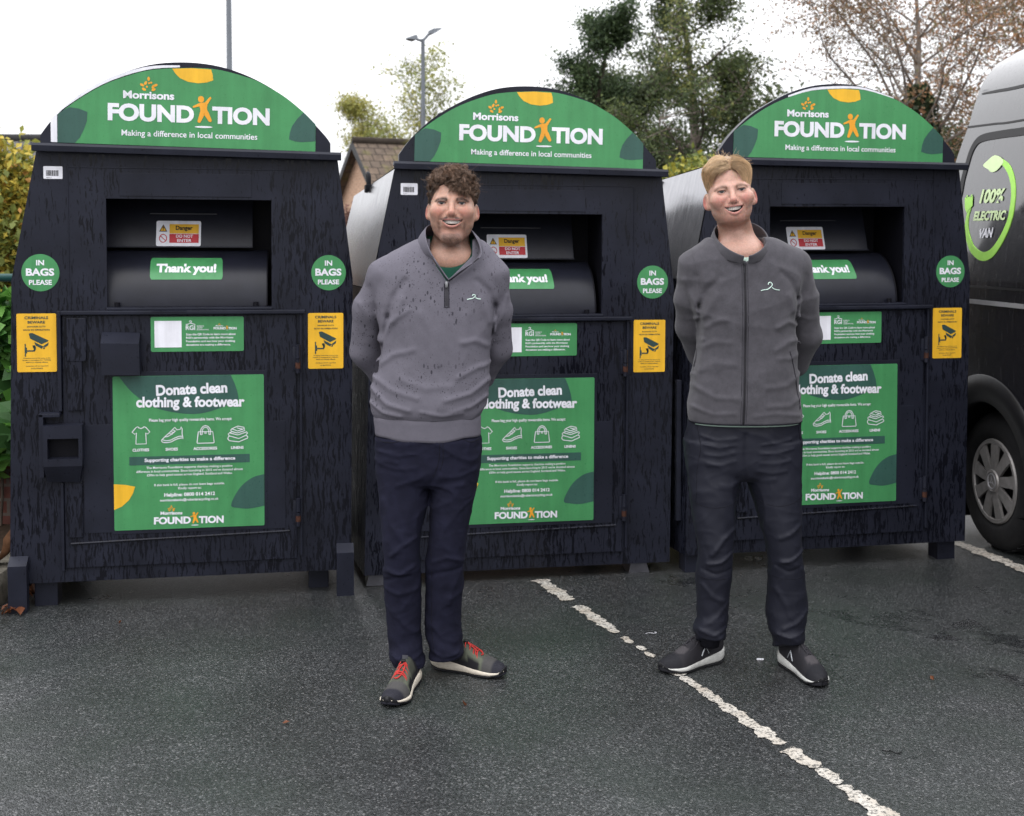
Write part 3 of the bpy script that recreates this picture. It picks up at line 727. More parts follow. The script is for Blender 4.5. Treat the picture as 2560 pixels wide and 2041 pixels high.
for (p0, p1, wl, wr) in (((1345, 1450), (1425, 1496), .052, .052), ((1412, 1487), (1440, 1501), .040, .050), ((1437, 1516), (1508, 1556), .042, .046), ((1502, 1550), (1550, 1583), .034, .042), ((1552, 1594), (1592, 1608), .026, .034),
                         ((1583, 1618), (1608, 1628), .024, .022), ((1604, 1632), (1632, 1645), .020, .020), ((1660, 1668), (1712, 1691), .042, .030), ((1700, 1694), (1730, 1706), .030, .036), ((1715, 1705), (1752, 1722), .030, .034), ((1742, 1722), (1790, 1742), .036, .034),
                         ((1775, 1740), (1832, 1770), .036, .034), ((1800, 1765), (1875, 1806), .040, .036), ((1862, 1800), (1925, 1846), .042, .046), ((1880, 1826), (1930, 1868), .040, .034),
                         ((1950, 1878), (2040, 1922), .046, .048), ((2030, 1926), (2100, 1962), .040, .030), ((2088, 1968), (2125, 1982), .028, .030), ((2105, 1982), (2155, 2000), .036, .036), ((2120, 1996), (2250, 2060), .048, .052)):
    pcs.append((s_at(*p0), s_at(*p1), wl*.80, wr*.80))
for px, py, s_, w_ in ((2060, 1915, .022, .010), (2098, 1941, .030, .012), (2134, 1968, .024, .008), (2180, 1998, .016, .007), (1990, 1870, .012, .006)):
    s0 = s_at(px, py); off = (on_ground(px, py) - A_).dot(Vector((-(B_-A_).normalized().y, (B_-A_).normalized().x, 0)))
    pcs.append((s0 - s_/2, s0 + s_/2, w_/2 + off, w_/2 - off))
worn_line('parking_line', A_, B_, pcs, 'flaking white parking bay line between the two men', 4)
A2, B2 = on_ground(2385, 1355), on_ground(2640, 1456)
L2 = (B2 - A2).length
worn_line('parking_line', A2, B2, [(0, L2*.45, .05, .052), (L2*.40, L2, .05, .05)], 'worn white parking bay line running under the black van', 9)

# ------------------------------------------------------------------ implicit surfaces (people and clothes)
def smin(a, b, k):
    h = np.clip(.5 + .5*(b-a)/k, 0, 1); return b + (a-b)*h - k*h*(1-h)
def smax(a, b, k): return -smin(-a, -b, k)
def s_sphere(P, c, r): return np.linalg.norm(P - np.array(c), axis=1) - r
def s_ell(P, c, r):
    r = np.array(r); q = (P - np.array(c)); k0 = np.linalg.norm(q/r, axis=1); k1 = np.linalg.norm(q/(r*r), axis=1)
    return k0*(k0-1)/np.maximum(k1, 1e-9)
def s_cap(P, a, b, ra, rb=None):
    a, b = np.array(a, float), np.array(b, float); rb = ra if rb is None else rb
    ba = b - a; h = np.clip(((P-a) @ ba)/(ba @ ba), 0, 1)
    return np.linalg.norm(P - a - h[:, None]*ba, axis=1) - (ra + (rb-ra)*h)
def s_chain(P, pts, rs, k=.0):
    d = None
    for i in range(len(pts)-1):
        e = s_cap(P, pts[i], pts[i+1], rs[i], rs[i+1]); d = e if d is None else (smin(d, e, k) if k else np.minimum(d, e))
    return d
def polydist(P, pts):
    d = None
    for a, b in zip(pts[:-1], pts[1:]):
        a, b = np.array(a, float), np.array(b, float); ba = b - a
        h = np.clip(((P-a) @ ba)/max(ba @ ba, 1e-12), 0, 1); e = np.linalg.norm(P - a - h[:, None]*ba, axis=1)
        d = e if d is None else np.minimum(d, e)
    return d
def wob(P, freq, seed, n=7):
    """smooth pseudo noise in about -1..1"""
    r = np.random.default_rng(seed); out = 0; tot = 0
    for i in range(n):
        k = r.normal(size=3); k *= freq*(.6 + .9*r.random())/np.linalg.norm(k); a = .5 + r.random()
        out = out + a*np.sin(P @ k + r.random()*6.28 + 1.3*np.sin(P @ (k[[1, 2, 0]]*.7) + i)); tot += a
    return out/tot*1.5
def axis_grid(lo, hi, step, fine=()):
    """coordinates from lo to hi with finer stretches (a, b, step)"""
    out = [lo]
    while out[-1] < hi:
        s = step
        for a, b, fs in fine:
            if a <= out[-1] < b: s = min(s, fs)
        out.append(out[-1] + s)
    return np.array(out)
def sdf_mesh(fn, xs, ys, zs, B=6, relax=2):
    def pad(a):
        while (len(a)-1) % B: a = np.append(a, a[-1] + (a[-1]-a[-2]))
        return a
    xs, ys, zs = pad(xs), pad(ys), pad(zs); n = (len(xs), len(ys), len(zs))
    nb = [(k-1)//B for k in n]
    cx, cy, cz = [.5*(a[:-1:B] + a[B::B]) for a in (xs, ys, zs)]
    hx, hy, hz = [.5*(a[B::B] - a[:-1:B]) for a in (xs, ys, zs)]
    C = np.stack(np.meshgrid(cx, cy, cz, indexing='ij'), -1).reshape(-1, 3)
    rad = np.sqrt(hx[:, None, None]**2 + hy[None, :, None]**2 + hz[None, None, :]**2).ravel()
    d = fn(C); act = np.abs(d) < rad*1.35 + .012
    V = np.repeat(np.repeat(np.repeat(np.where(d < 0, -1., 1.).reshape(nb), B, 0), B, 1), B, 2)
    V = np.pad(V, ((0, 1),)*3, mode='edge')
    bi = np.stack(np.unravel_index(np.nonzero(act)[0], nb), 1)
    o = np.stack(np.meshgrid(*[np.arange(B+1)]*3, indexing='ij'), -1).reshape(-1, 3)
    for s in range(0, len(bi), 1500):
        I = (bi[s:s+1500, None, :]*B + o[None]).reshape(-1, 3)
        V[I[:, 0], I[:, 1], I[:, 2]] = fn(np.stack([xs[I[:, 0]], ys[I[:, 1]], zs[I[:, 2]]], 1))
    s = V < 0
    cs = sum(s[i:n[0]-1+i, j:n[1]-1+j, k:n[2]-1+k].astype(np.int8) for i in (0, 1) for j in (0, 1) for k in (0, 1))
    cell = np.argwhere((cs > 0) & (cs < 8)); idx = -np.ones(cs.shape, np.int64); idx[tuple(cell.T)] = np.arange(len(cell))
    acc = np.zeros((len(cell), 3)); cnt = np.zeros(len(cell))
    cor = [(i, j, k) for i in (0, 1) for j in (0, 1) for k in (0, 1)]
    G = lambda I: np.stack([xs[I[:, 0]], ys[I[:, 1]], zs[I[:, 2]]], 1)
    for a in range(8):
        for b in range(a+1, 8):
            if sum(abs(p-q) for p, q in zip(cor[a], cor[b])) != 1: continue
            A, Bq = cell + cor[a], cell + cor[b]; va, vb = V[tuple(A.T)], V[tuple(Bq.T)]; m = (va < 0) != (vb < 0)
            t = np.where(m, va/np.where(m, va-vb, 1), 0)[:, None]; p = G(A)*(1-t) + G(Bq)*t
            acc[m] += p[m]; cnt[m] += 1
    P = acc/cnt[:, None]
    lim = .5*np.array([np.diff(a).min() for a in (xs, ys, zs)]).max()
    for _ in range(relax):
        h = .0008; f0 = fn(P); g = np.stack([fn(P + np.eye(3)[i]*h) - f0 for i in range(3)], 1)/h
        st = f0[:, None]*g/np.maximum((g*g).sum(1, keepdims=True), .05); l = np.linalg.norm(st, axis=1, keepdims=True)
        P = P - st*np.minimum(1, lim/np.maximum(l, 1e-9))
    F = []
    for ax in range(3):
        u, v = [(1, 2), (2, 0), (0, 1)][ax]
        sl = [slice(1, -1)]*3; sl[ax] = slice(0, -1); a = s[tuple(sl)]; sl[ax] = slice(1, None); b = s[tuple(sl)]
        for flip, m in ((0, a & ~b), (1, ~a & b)):
            e = np.argwhere(m); off = np.ones(3, int); off[ax] = 0; e = e + off
            du, dv = np.eye(3, dtype=int)[u], np.eye(3, dtype=int)[v]
            q = np.stack([idx[tuple((e - k).T)] for k in (du+dv, dv, 0*du, du)], 1)
            F.append(q[:, ::-1] if flip else q)
    F = np.concatenate(F); F = F[(F >= 0).all(1)]
    return P, F
def front_y(fn, x, z, y0=-.4, y1=.0, it=22):
    """where the front of an implicit body lies at (x, z)"""
    x, z = np.atleast_1d(x).astype(float), np.atleast_1d(z).astype(float)
    ys = np.linspace(y0, y1, 60); best = np.full(len(x), y1)
    prev = fn(np.stack([x, np.full_like(x, y0), z], 1)); done = np.zeros(len(x), bool); a = np.full(len(x), y0); b = np.full(len(x), y1)
    for k in range(1, 60):
        d = fn(np.stack([x, np.full_like(x, ys[k]), z], 1)); hit = (~done) & (d < 0)
        a[hit] = ys[k-1]; b[hit] = ys[k]; done |= hit
    for _ in range(it):
        m = .5*(a+b); d = fn(np.stack([x, m, z], 1)); a = np.where(d > 0, m, a); b = np.where(d > 0, b, m)
    return b
class Loft:
    """a body of changing width: rows of (z, left, right, front, back)"""
    def __init__(s, rows, n=2.3):
        rows = sorted(rows); q = np.array(smooth_poly(rows, 8, closed=False)); q = q[np.argsort(q[:, 0])]
        s.z = q[:, 0]; s.q = q; s.n = n; s.lo, s.hi = rows[0][0], rows[-1][0]
    def at(s, z): return [np.interp(z, s.z, s.q[:, i]) for i in (1, 2, 3, 4)]
    def __call__(s, P, grow=0.0, caps=True):
        l, r, f, b = s.at(P[:, 2]); a = (r-l)/2 + grow; d_ = (b-f)/2 + grow
        x = np.abs(P[:, 0] - (l+r)/2)/a; y = np.abs(P[:, 1] - (f+b)/2)/d_
        d = ((x**s.n + y**s.n)**(1/s.n) - 1)*np.minimum(a, d_)
        if caps: d = np.maximum(d, np.maximum(P[:, 2] - s.hi, s.lo - P[:, 2]))
        return d
def folds(P, L):
    """cloth creases: (points in x,z; width; height; side) where side -1 marks the front, 1 the back, 0 both"""
    out = np.zeros(len(P)); Q = P[:, [0, 2]]
    for pts, w, a, sd in L:
        d = polydist(Q, pts); g = np.exp(-(d/w)**2)
        if sd: g = g*np.clip(.5 + sd*P[:, 1]*20, 0, 1)
        out += a*g
    return out

# ------------------------------------------------------------------ materials of the people
def skin_mat(name):
    t = NT(name); a = t.n('VertexColor'); a.layer_name = 'tone'; p = t.pos()
    f = t.ramp(t.noise(p, 130, 4, .65), [(.25, .84), (.75, 1.12)])
    f2 = t.ramp(t.noise(p, 420, 2, .5), [(.3, .89), (.7, 1.08)])
    c = t.mix(1.0, t.mix(1.0, a.outputs['Color'], f, 'MULTIPLY'), f2, 'MULTIPLY')
    t.set(Base_Color=c, Roughness=.46, Specular_IOR_Level=.35)
    t.b.inputs['Subsurface Weight'].default_value = .30; t.b.inputs['Subsurface Radius'].default_value = (1, .35, .2); t.b.inputs['Subsurface Scale'].default_value = .010
    t.bump(t.noise(p, 700, 2, .5), .10, .001); return t.m
def cloth_mat(name, col, rough=.85, weave=900, bump=.25, spots=False, spec=.15, var=.10, sheen=0.0, mottled=40):
    t = NT(name); p = t.pos()
    c = t.mix(1.0, col, t.ramp(t.noise(p, mottled, 5, .65), [(.3, 1-var), (.7, 1+var)]), 'MULTIPLY')
    c = t.mix(1.0, c, t.ramp(t.noise(p, weave, 2, .6), [(.25, .84), (.75, 1.14)]), 'MULTIPLY')
    if spots:   # rain spotted
        out = None
        for sc, st, thr, ox in ((84, .45, .19, 0), (125, .70, .155, 3.1), (190, .9, .19, 7.7)):
            v = t.n('TexVoronoi'); v.inputs['Scale'].default_value = sc; t.l(t.map(p, (1, 1, st), (ox, 0, 0)), v.inputs['Vector'])
            sepc = t.n('SeparateColor'); t.l(v.outputs['Color'], sepc.inputs[0])
            r = t.math('MULTIPLY', t.math('LESS_THAN', sepc.outputs[0], .30), t.ramp(t.math('SUBTRACT', v.outputs['Distance'], t.math('MULTIPLY', sepc.outputs[1], .16)), [(thr - .05, 1), (thr, 0)]))
            out = r if out is None else t.math('MAXIMUM', out, r)
        keep = t.ramp(t.noise(p, 7, 2, .5), [(.40, .15), (.56, 1)])
        c = t.mix(t.math('MULTIPLY', t.math('MULTIPLY', out, keep), .80), c, (.026, .025, .033))
    t.set(Base_Color=c, Roughness=rough, Specular_IOR_Level=spec)
    if sheen: t.b.inputs['Sheen Weight'].default_value = sheen; t.b.inputs['Sheen Roughness'].default_value = .6
    if bump: t.bump(t.noise(p, weave, 3, .6), bump, .0015)
    return t.m
M['skin'] = skin_mat('skin')
def toned(name, rough=.6, spec=.3, bump=0, bscale=600):
    t = NT(name); a = t.n('VertexColor'); a.layer_name = 'tone'; p = t.pos()
    t.set(Base_Color=t.mix(1.0, a.outputs['Color'], t.ramp(t.noise(p, bscale, 3, .6), [(.3, .85), (.7, 1.15)]), 'MULTIPLY'), Roughness=rough, Specular_IOR_Level=spec)
    if bump: t.bump(t.noise(p, bscale, 3, .6), bump, .0012)
    return t.m
M['eye'] = toned('eyeball', .08, .5)
M['hair'] = toned('hair', .42, .35, 0, 90)
M['shoe'] = toned('shoe_fabric', .75, .25, .3, 900)
M['teeth'] = plain('teeth', (.80, .77, .72), .25, .45, var=.06, scale=200)
M['mouth'] = plain('mouth_inside', (.035, .008, .008), .5, .2)
M['sweat'] = cloth_mat('grey_sweatshirt', (.130, .123, .149), .9, 1100, .22, spots=True, var=.06)
M['rib'] = cloth_mat('grey_ribbing', (.130, .123, .149), .9, 1100, .3, var=.06)
M['fleece'] = cloth_mat('charcoal_fleece', (.066, .063, .073), .95, 520, .55, var=.16, sheen=.12)
M['tee_green'] = cloth_mat('dark_green_tee', (.012, .060, .040), .9, 900, .2)
M['tee_mint'] = cloth_mat('mint_tee', (.42, .55, .48), .9, 900, .2)
M['jeans'] = cloth_mat('navy_jeans', (.0100, .0104, .0225), .88, 850, .30, var=.22, mottled=22)
M['trek'] = cloth_mat('navy_trekking_cloth', (.0098, .0107, .0195), .62, 1500, .10, var=.08, spec=.3)
M['zip'] = plain('zip_tape', (.030, .028, .035), .6, .3)
M['metal'] = plain('zip_metal', (.30, .30, .31), .3, .5, .9)
M['mint'] = plain('mint_embroidery', (.62, .80, .72), .7, .2)
M['seam'] = plain('dark_seam', (.010, .010, .014), .8, .1)
M['sole1'] = plain('cream_foam', (.62, .56, .47), .6, .25, var=.1, scale=60)
M['sole2'] = plain('pale_grey_foam', (.50, .50, .48), .5, .3, var=.2, scale=25)
M['rubber'] = plain('black_rubber', (.010, .010, .012), .5, .3)
M['lace_red'] = plain('red_cord', (.40, .028, .024), .6, .3)
M['lace_dk'] = plain('charcoal_cord', (.030, .029, .034), .75, .2)
M['reflect'] = plain('silver_print', (.42, .44, .47), .35, .5)

# ------------------------------------------------------------------ heads
def rot3(rx, ry, rz): return np.array((Matrix.Rotation(rz, 3, 'Z') @ Matrix.Rotation(ry, 3, 'Y') @ Matrix.Rotation(rx, 3, 'X')))
def head_sdf(P, k):
    """face towards -y, eyes at z=0; k holds this man's proportions"""
    P = P.copy(); P0 = P.copy(); tp = np.interp(P[:, 2], k['taper'][0], k['taper'][1]); fb = np.clip((.05 - P[:, 1])/.045, 0, 1); P[:, 0] /= 1 + (tp-1)*fb
    Q = P.copy(); Q[:, 0] = np.abs(Q[:, 0]); jw = k['jaw']; ch = k['chin']
    d = s_ell(Q, (0, .020, .024), (.0745, .097, .086))
    d = smin(d, s_ell(Q, (0, -.016, -.040), (.0700*k['face'], .073, .085)), .025)
    d = smin(d, s_cap(Q, (.049*jw, .006, -.068), (.012, -.062, ch + .020), .0205, .0185), .020)
    d = smin(d, s_sphere(Q, (0, -.068, ch + .021), .0215), .022)
    d = smin(d, s_sphere(Q, (.0445, -.0585, -.028), .0270), .020)                 # cheeks lifted by the smile
    d = smin(d, s_cap(Q, (.010, -.079, .013), (.046, -.061, .012), .0075, .0075), .016)  # brow
    d = smax(d, -s_ell(Q, (.034, -.095, -.001), (.0165, .0155, .0125)), .012)      # sockets
    n = s_cap(P, (k['nx']*.3, -.079, .008), (k['nx'], -.1035, -.0325), .0072, .0108)
    d = smin(d, n, .008)
    d = smin(d, s_ell(Q - np.array([0, 0, 0]), (.0124, -.0880, -.0370), (.0076, .0108, .0086)), .006)
    d = smin(d, s_ell(P, (k['nx'], -.0995, -.0360), (.0105, .0100, .0085)), .006)
    d = smax(d, -s_ell(Q, (.0072, -.0940, -.0455), (.0026, .0042, .0022)), .003)
    d = smin(d, s_cap(P, (k['nx'], -.0985, -.0355), (k['nx']*.5, -.0840, -.0490), .0082, .0075), .007)
    # muzzle
    d = smin(d, s_ell(P, (0, -.064, -.062), (.037, .030, .024)), .020)
    mo = k['mouth']; ax = np.abs(P[:, 0] - mo['x']); wd = mo['w']
    zu = mo['zu'] + mo['cu']*(ax/wd)**2; zl = mo['zl'] + (mo['zu'] + mo['cu'] - mo['zl'])*(ax/wd)**2.1
    lipy = -.0945 + .017*(ax/wd)**2
    tk = np.clip(1 - (ax/(wd*1.08))**2, 0, 1)
    up = np.sqrt((P[:, 2] - zu - .0025)**2 + (P[:, 1] - lipy)**2 + np.maximum(ax - wd, 0)**2) - (.0014 + .0022*tk)
    lo = np.sqrt((P[:, 2] - zl + .0040)**2 + (P[:, 1] - lipy - .001)**2 + np.maximum(ax - wd, 0)**2) - (.0014 + .0048*tk)
    d = smin(d, up, .0045); d = smin(d, lo, .006)
    cut = np.maximum.reduce([P[:, 2] - zu, zl - P[:, 2], ax - wd*.97, P[:, 1] + .066, -.13 - P[:, 1]])
    d = smax(d, -cut, .0015)
    # creases: smile lines, under the lip, crow's feet, lower lids
    def groove(pts, w, a): 
        nonlocal d; d = d + a*np.exp(-(polydist(Q, pts)/w)**2)
    groove([(.0185, -.094, -.031), (.0300, -.089, -.042), (.0400, -.081, -.056), (.0455, -.074, -.074)], .0055, .0078)
    groove([(.0215, -.088, -.028), (.0235, -.088, -.036), (.0205, -.091, -.0425)], .0030, .0022)
    groove([(-.018, -.088, ch+.047), (.018, -.088, ch+.047)], .006, .0020)
    groove([(.024, -.087, -.0105), (.036, -.084, -.0125), (.049, -.074, -.0085)], .0026, .0016)
    groove([(.051, -.071, -.001), (.062, -.058, -.006)], .0018, .0010); groove([(.051, -.071, .001), (.063, -.057, .004)], .0018, .0008)
    # lids with a narrow smiling slit
    e = np.minimum(s_sphere(Q, (.0340, -.0690, -.0005), .0140), s_ell(Q, (.034, -.0800, .0052), (.0155, .0055, .0042)))
    d = smin(d, e, .005)
    d = smax(d, -s_ell(Q, (.0340, -.0835, k['slit'][2] - .00016*0), (k['slit'][0], .0115, k['slit'][1])), .0012)
    # ears
    P = P0; Q = P.copy(); Q[:, 0] = np.abs(Q[:, 0])
    ea = s_ell((Q - np.array([k['ear'], .014, -.0235])) @ rot3(0, R(-8), R(-24)), (0, 0, 0), (.0078, .0180, .0285))
    ea = smax(ea, -s_ell((Q - np.array([k['ear'] + .006, .005, -.024])) @ rot3(0, R(-8), R(-24)), (0, 0, 0), (.0066, .0105, .0215)), .004)
    ea = smin(ea, s_sphere(Q, (k['ear'] - .0075, .006, -.0475), .0085), .012)
    d = smin(d, ea, .006)
    return d
def head_paint(P, k):
    """colour of each point of the skin, in head coordinates"""
    x, y, z = P.T; ax = np.abs(x); fr = np.clip(-y/.03, 0, 1)
    base = np.array(k['skin']); c = np.tile(base, (len(P), 1))
    def put(m, col):
        nonlocal c; m = np.clip(m, 0, 1)[:, None]; c = c*(1-m) + np.array(col)*m
    G = lambda cx, cz, rx, rz: np.exp(-(((ax-cx)/rx)**2 + ((z-cz)/rz)**2))*fr
    red = np.array(k['flush'])
    put(.65*G(.044, -.030, .020, .018), red); put(.55*G(0, -.036, .016, .014), red); put(.35*G(.02, -.10, .03, .02), red)
    put(.8*np.clip((ax - .083)/.008, 0, 1)*np.clip((.012 - z)/.02, 0, 1), red*np.array([.95, .8, .78]))
    put(.35*G(.034, -.008, .016, .006), base*np.array([.72, .60, .60]))  # shade of the crease under the eyes, put into the skin colour
    mo = k['mouth']; axm = np.abs(x - mo['x']); wd = mo['w']
    zu = mo['zu'] + mo['cu']*(axm/wd)**2; zl = mo['zl'] + (mo['zu'] + mo['cu'] - mo['zl'])*(axm/wd)**2.1
    n = wob(P, 900, 5, 9); n2 = wob(P, 260, 6, 7)
    # beard
    b = k['beard']
    st = np.clip(1 - ((z - b['chz'])/b['chh'])**2, 0, 1)*np.clip(1.5 - ax/.050, 0, 1)*np.clip((b['mid'] - z)/.014, 0, 1)*np.clip(-y/.02, 0, 1)
    jawl = np.clip((-.060 - z - (.068 - ax)*.55 - b['line'])/.016, 0, 1)*np.clip((ax - .02)/.02, 0, 1)*np.clip((.075 + y*-1)/.05, 0, 1)*np.clip((z + .165)/.03, 0, 1)
    mst = np.exp(-((z - (b['mz'] - .35*np.maximum(ax-.016, 0)))/.0075)**2)*np.clip((.050 - ax)/.010, 0, 1)*np.clip((zu + .002 - z < 0)*1.0, 0, 1)*fr*np.clip((.0 - y - .05)/.02, 0, 1)
    mst = mst*np.interp(ax, [0, .010, .018, .045], [.30, .45, 1.15, 1.15])
    gt = np.exp(-((ax - .043)/.007)**2)*np.clip((-.058 - z)/.01, 0, 1)*np.clip((z + .118)/.02, 0, 1)*fr*.6
    m = (np.maximum.reduce([st*b['s_chin'], jawl*b['s_jaw'], mst*b['s_mou'], gt*b['s_mou']]))*(.90 + .20*n + .10*n2)
    put(m, b['col'])
    # lips; the mouth opening painted dark, with shadow painted at its corners
    put(np.clip(1 - np.abs(z - zu - .0020)/.0042, 0, 1)**.5*np.clip((wd*1.02 - axm)/.004, 0, 1)*(y < -.066)*.70*(1 - .85*np.clip(axm/wd, 0, 1)**4), k['lip'])
    put(np.clip(1 - np.abs(z - zl + .0042)/.0062, 0, 1)**.5*np.clip((wd*1.0 - axm)/.004, 0, 1)*(y < -.066)*.60*(1 - .85*np.clip(axm/wd, 0, 1)**4), np.array(k['lip'])*1.08)
    put(((z < zu) & (z > zl) & (axm < wd*.96) & (y > -.088) & (y < -.03))*1.0, (.05, .012, .012))
    put(np.exp(-((axm - wd*.99)/.0032)**2 - ((z - zu + .001)/.0030)**2)*fr*.75, (.10, .035, .03))  # shadow at the mouth corners, painted into the skin
    # brows and lash lines
    bz = np.interp(ax, [.012, .018, .034, .050, .060], k['brow'])
    br = np.exp(-((z - bz + .0010)/np.interp(ax, [.012, .020, .040, .060], [.0052, .0076, .0066, .0032]))**2)*np.clip((ax - .0125)/.005, 0, 1)*np.clip((.060 - ax)/.008, 0, 1)*fr
    put(np.clip(br*1.45, 0, 1)*(.88 + .25*n)*k['brow_s'], k['brow_col'])
    sx, sz, s0 = k['slit']; u = np.clip((ax - .034)/sx, -1.25, 1.25); up = s0 + sz*np.sqrt(np.clip(1 - u*u, 0, 1))
    put(np.exp(-((z - up - .0006)/.0013)**2)*(np.abs(u) < 1.2)*fr*.95, (.035, .020, .018))
    lo = s0 - sz*np.sqrt(np.clip(1 - u*u, 0, 1)); put(np.exp(-((z - lo + .0005)/.0009)**2)*(np.abs(u) < 1.1)*fr*.5, (.18, .07, .06))
    put(np.exp(-((z - up - .0052)/.0011)**2)*(np.abs(u) < 1.0)*fr*.18, base*.45)  # painted shade of the upper lid crease
    put(((np.hypot(ax - .0068, z + .0462) < .0038) & (y < -.085))*.40, (.12, .045, .04))  # shade of the nostrils painted on
    put(.55*np.exp(-((ax - .0895)/.005)**2 - ((z + .026)/.016)**2), red*np.array([.62, .45, .45]))  # hollow of the ear darkened in the colour, as shade
    # hair roots round the sides and back
    hl = k['hairline'](x, y, z); put(np.clip(hl, 0, 1)*k['root_s']*(.85 + .2*n), k['root'])
    return np.clip(c, .004, 1)

# ------------------------------------------------------------------ hair strands, shoes, zips
def strand_mesh(paths, rad, cols, g0=.8):
    """paths (N,K,3) -> thin three-sided hairs with a colour each"""
    N, K, _ = paths.shape
    t = np.gradient(paths, axis=1); t /= np.linalg.norm(t, axis=2, keepdims=True) + 1e-9
    ref = np.array([.3, .5, .81]); a = np.cross(t, ref); a /= np.linalg.norm(a, axis=2, keepdims=True) + 1e-9; b = np.cross(t, a)
    taper = np.linspace(1, .35, K)[None, :, None]*(rad if np.isscalar(rad) else rad[:, None, None])
    V = np.stack([paths + (a*cos(q) + b*sin(q))*taper for q in (0, 2.094, 4.189)], 2)      # N,K,3,3
    base = (np.arange(N)[:, None]*K + np.arange(K-1)[None]).ravel()*3
    F = np.concatenate([np.stack([base+i, base+(i+1) % 3, base+3+(i+1) % 3, base+3+i], 1) for i in range(3)])
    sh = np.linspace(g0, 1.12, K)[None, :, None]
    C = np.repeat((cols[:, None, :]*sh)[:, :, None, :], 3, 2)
    return V.reshape(-1, 3), F, C.reshape(-1, 3)
def head_child(name, v, f, mat, body, hc, Rm, smooth=True, cols=None):
    v = np.asarray(v) @ Rm.T + hc
    o = obj(name, v, f, mat, body, smooth)
    if cols is not None: paint(o, cols)
    return o
SK_C, SK_R = np.array([0, .020, .024]), np.array([.0745, .097, .086])
def on_skull(P, off):
    q = P - SK_C; k = np.linalg.norm(q/SK_R, axis=-1, keepdims=True); s = SK_C + q/k
    n = q/k/SK_R**2; n = n/np.linalg.norm(n, axis=-1, keepdims=True); return s + n*off, n
def zline(y): return np.interp(y, [-.10, -.075, -.055, -.035, -.012, .0, .025, .05, .12], [.064, .062, .050, .020, -.002, -.010, -.020, -.055, -.085])
def sphere_mesh(c, r, n=28, m=18):
    v, f = [], []
    for i in range(m+1):
        th = pi*i/m
        for j in range(n): v.append((c[0] + r*sin(th)*cos(2*pi*j/n), c[1] - r*cos(th), c[2] + r*sin(th)*sin(2*pi*j/n)))
    for i in range(m):
        for j in range(n): f.append((i*n+j, (i+1)*n+j, (i+1)*n+(j+1) % n, i*n+(j+1) % n))
    return np.array(v), f
def face_details(body, hc, Rm, k):
    for sx in (-1, 1):
        c = np.array([sx*.034, -.0690, -.0005]); v, f = sphere_mesh(c, .01345)
        look = k.get('look', (0, 0)); q = v - c; ang = np.hypot(q[:, 0] - look[0]*.0134, q[:, 2] - .0005 - look[1]*.0134)
        cols = np.tile(np.array([.36, .30, .29]), (len(v), 1)); fr = q[:, 1] < 0
        cols[fr & (ang < .0068)] = k['iris']; cols[fr & (ang < .0034)] = (.006, .006, .008)
        head_child('eye', v, f, M['eye'], body, hc, Rm, cols=cols)
    mo = k['mouth']; tm = MB(); wd = mo['w']; x = -wd*.90; 
    for w in (.0050, .0058, .0062, .0066, .0078, .0078, .0066, .0062, .0058, .0050):
        cx = x + w/2; a = abs(cx)/wd; zt = mo['zu'] + mo['cu']*a*a + .002; h = .0132*(1 - .25*a*a); cy = -.0878 + .027*a*a
        tm.bbox(cx - w*.49 + mo['x'], cx + w*.49 + mo['x'], cy, cy + .004, zt - h, zt, .0012, 2); x += w
    sc = (wd*1.68)/(x + wd*.90)
    v = np.array(tm.v); v[:, 0] = (v[:, 0] + wd*.90 - mo['x'])*sc - wd*.84 + mo['x']
    head_child('teeth', v, tm.f, M['teeth'], body, hc, Rm)

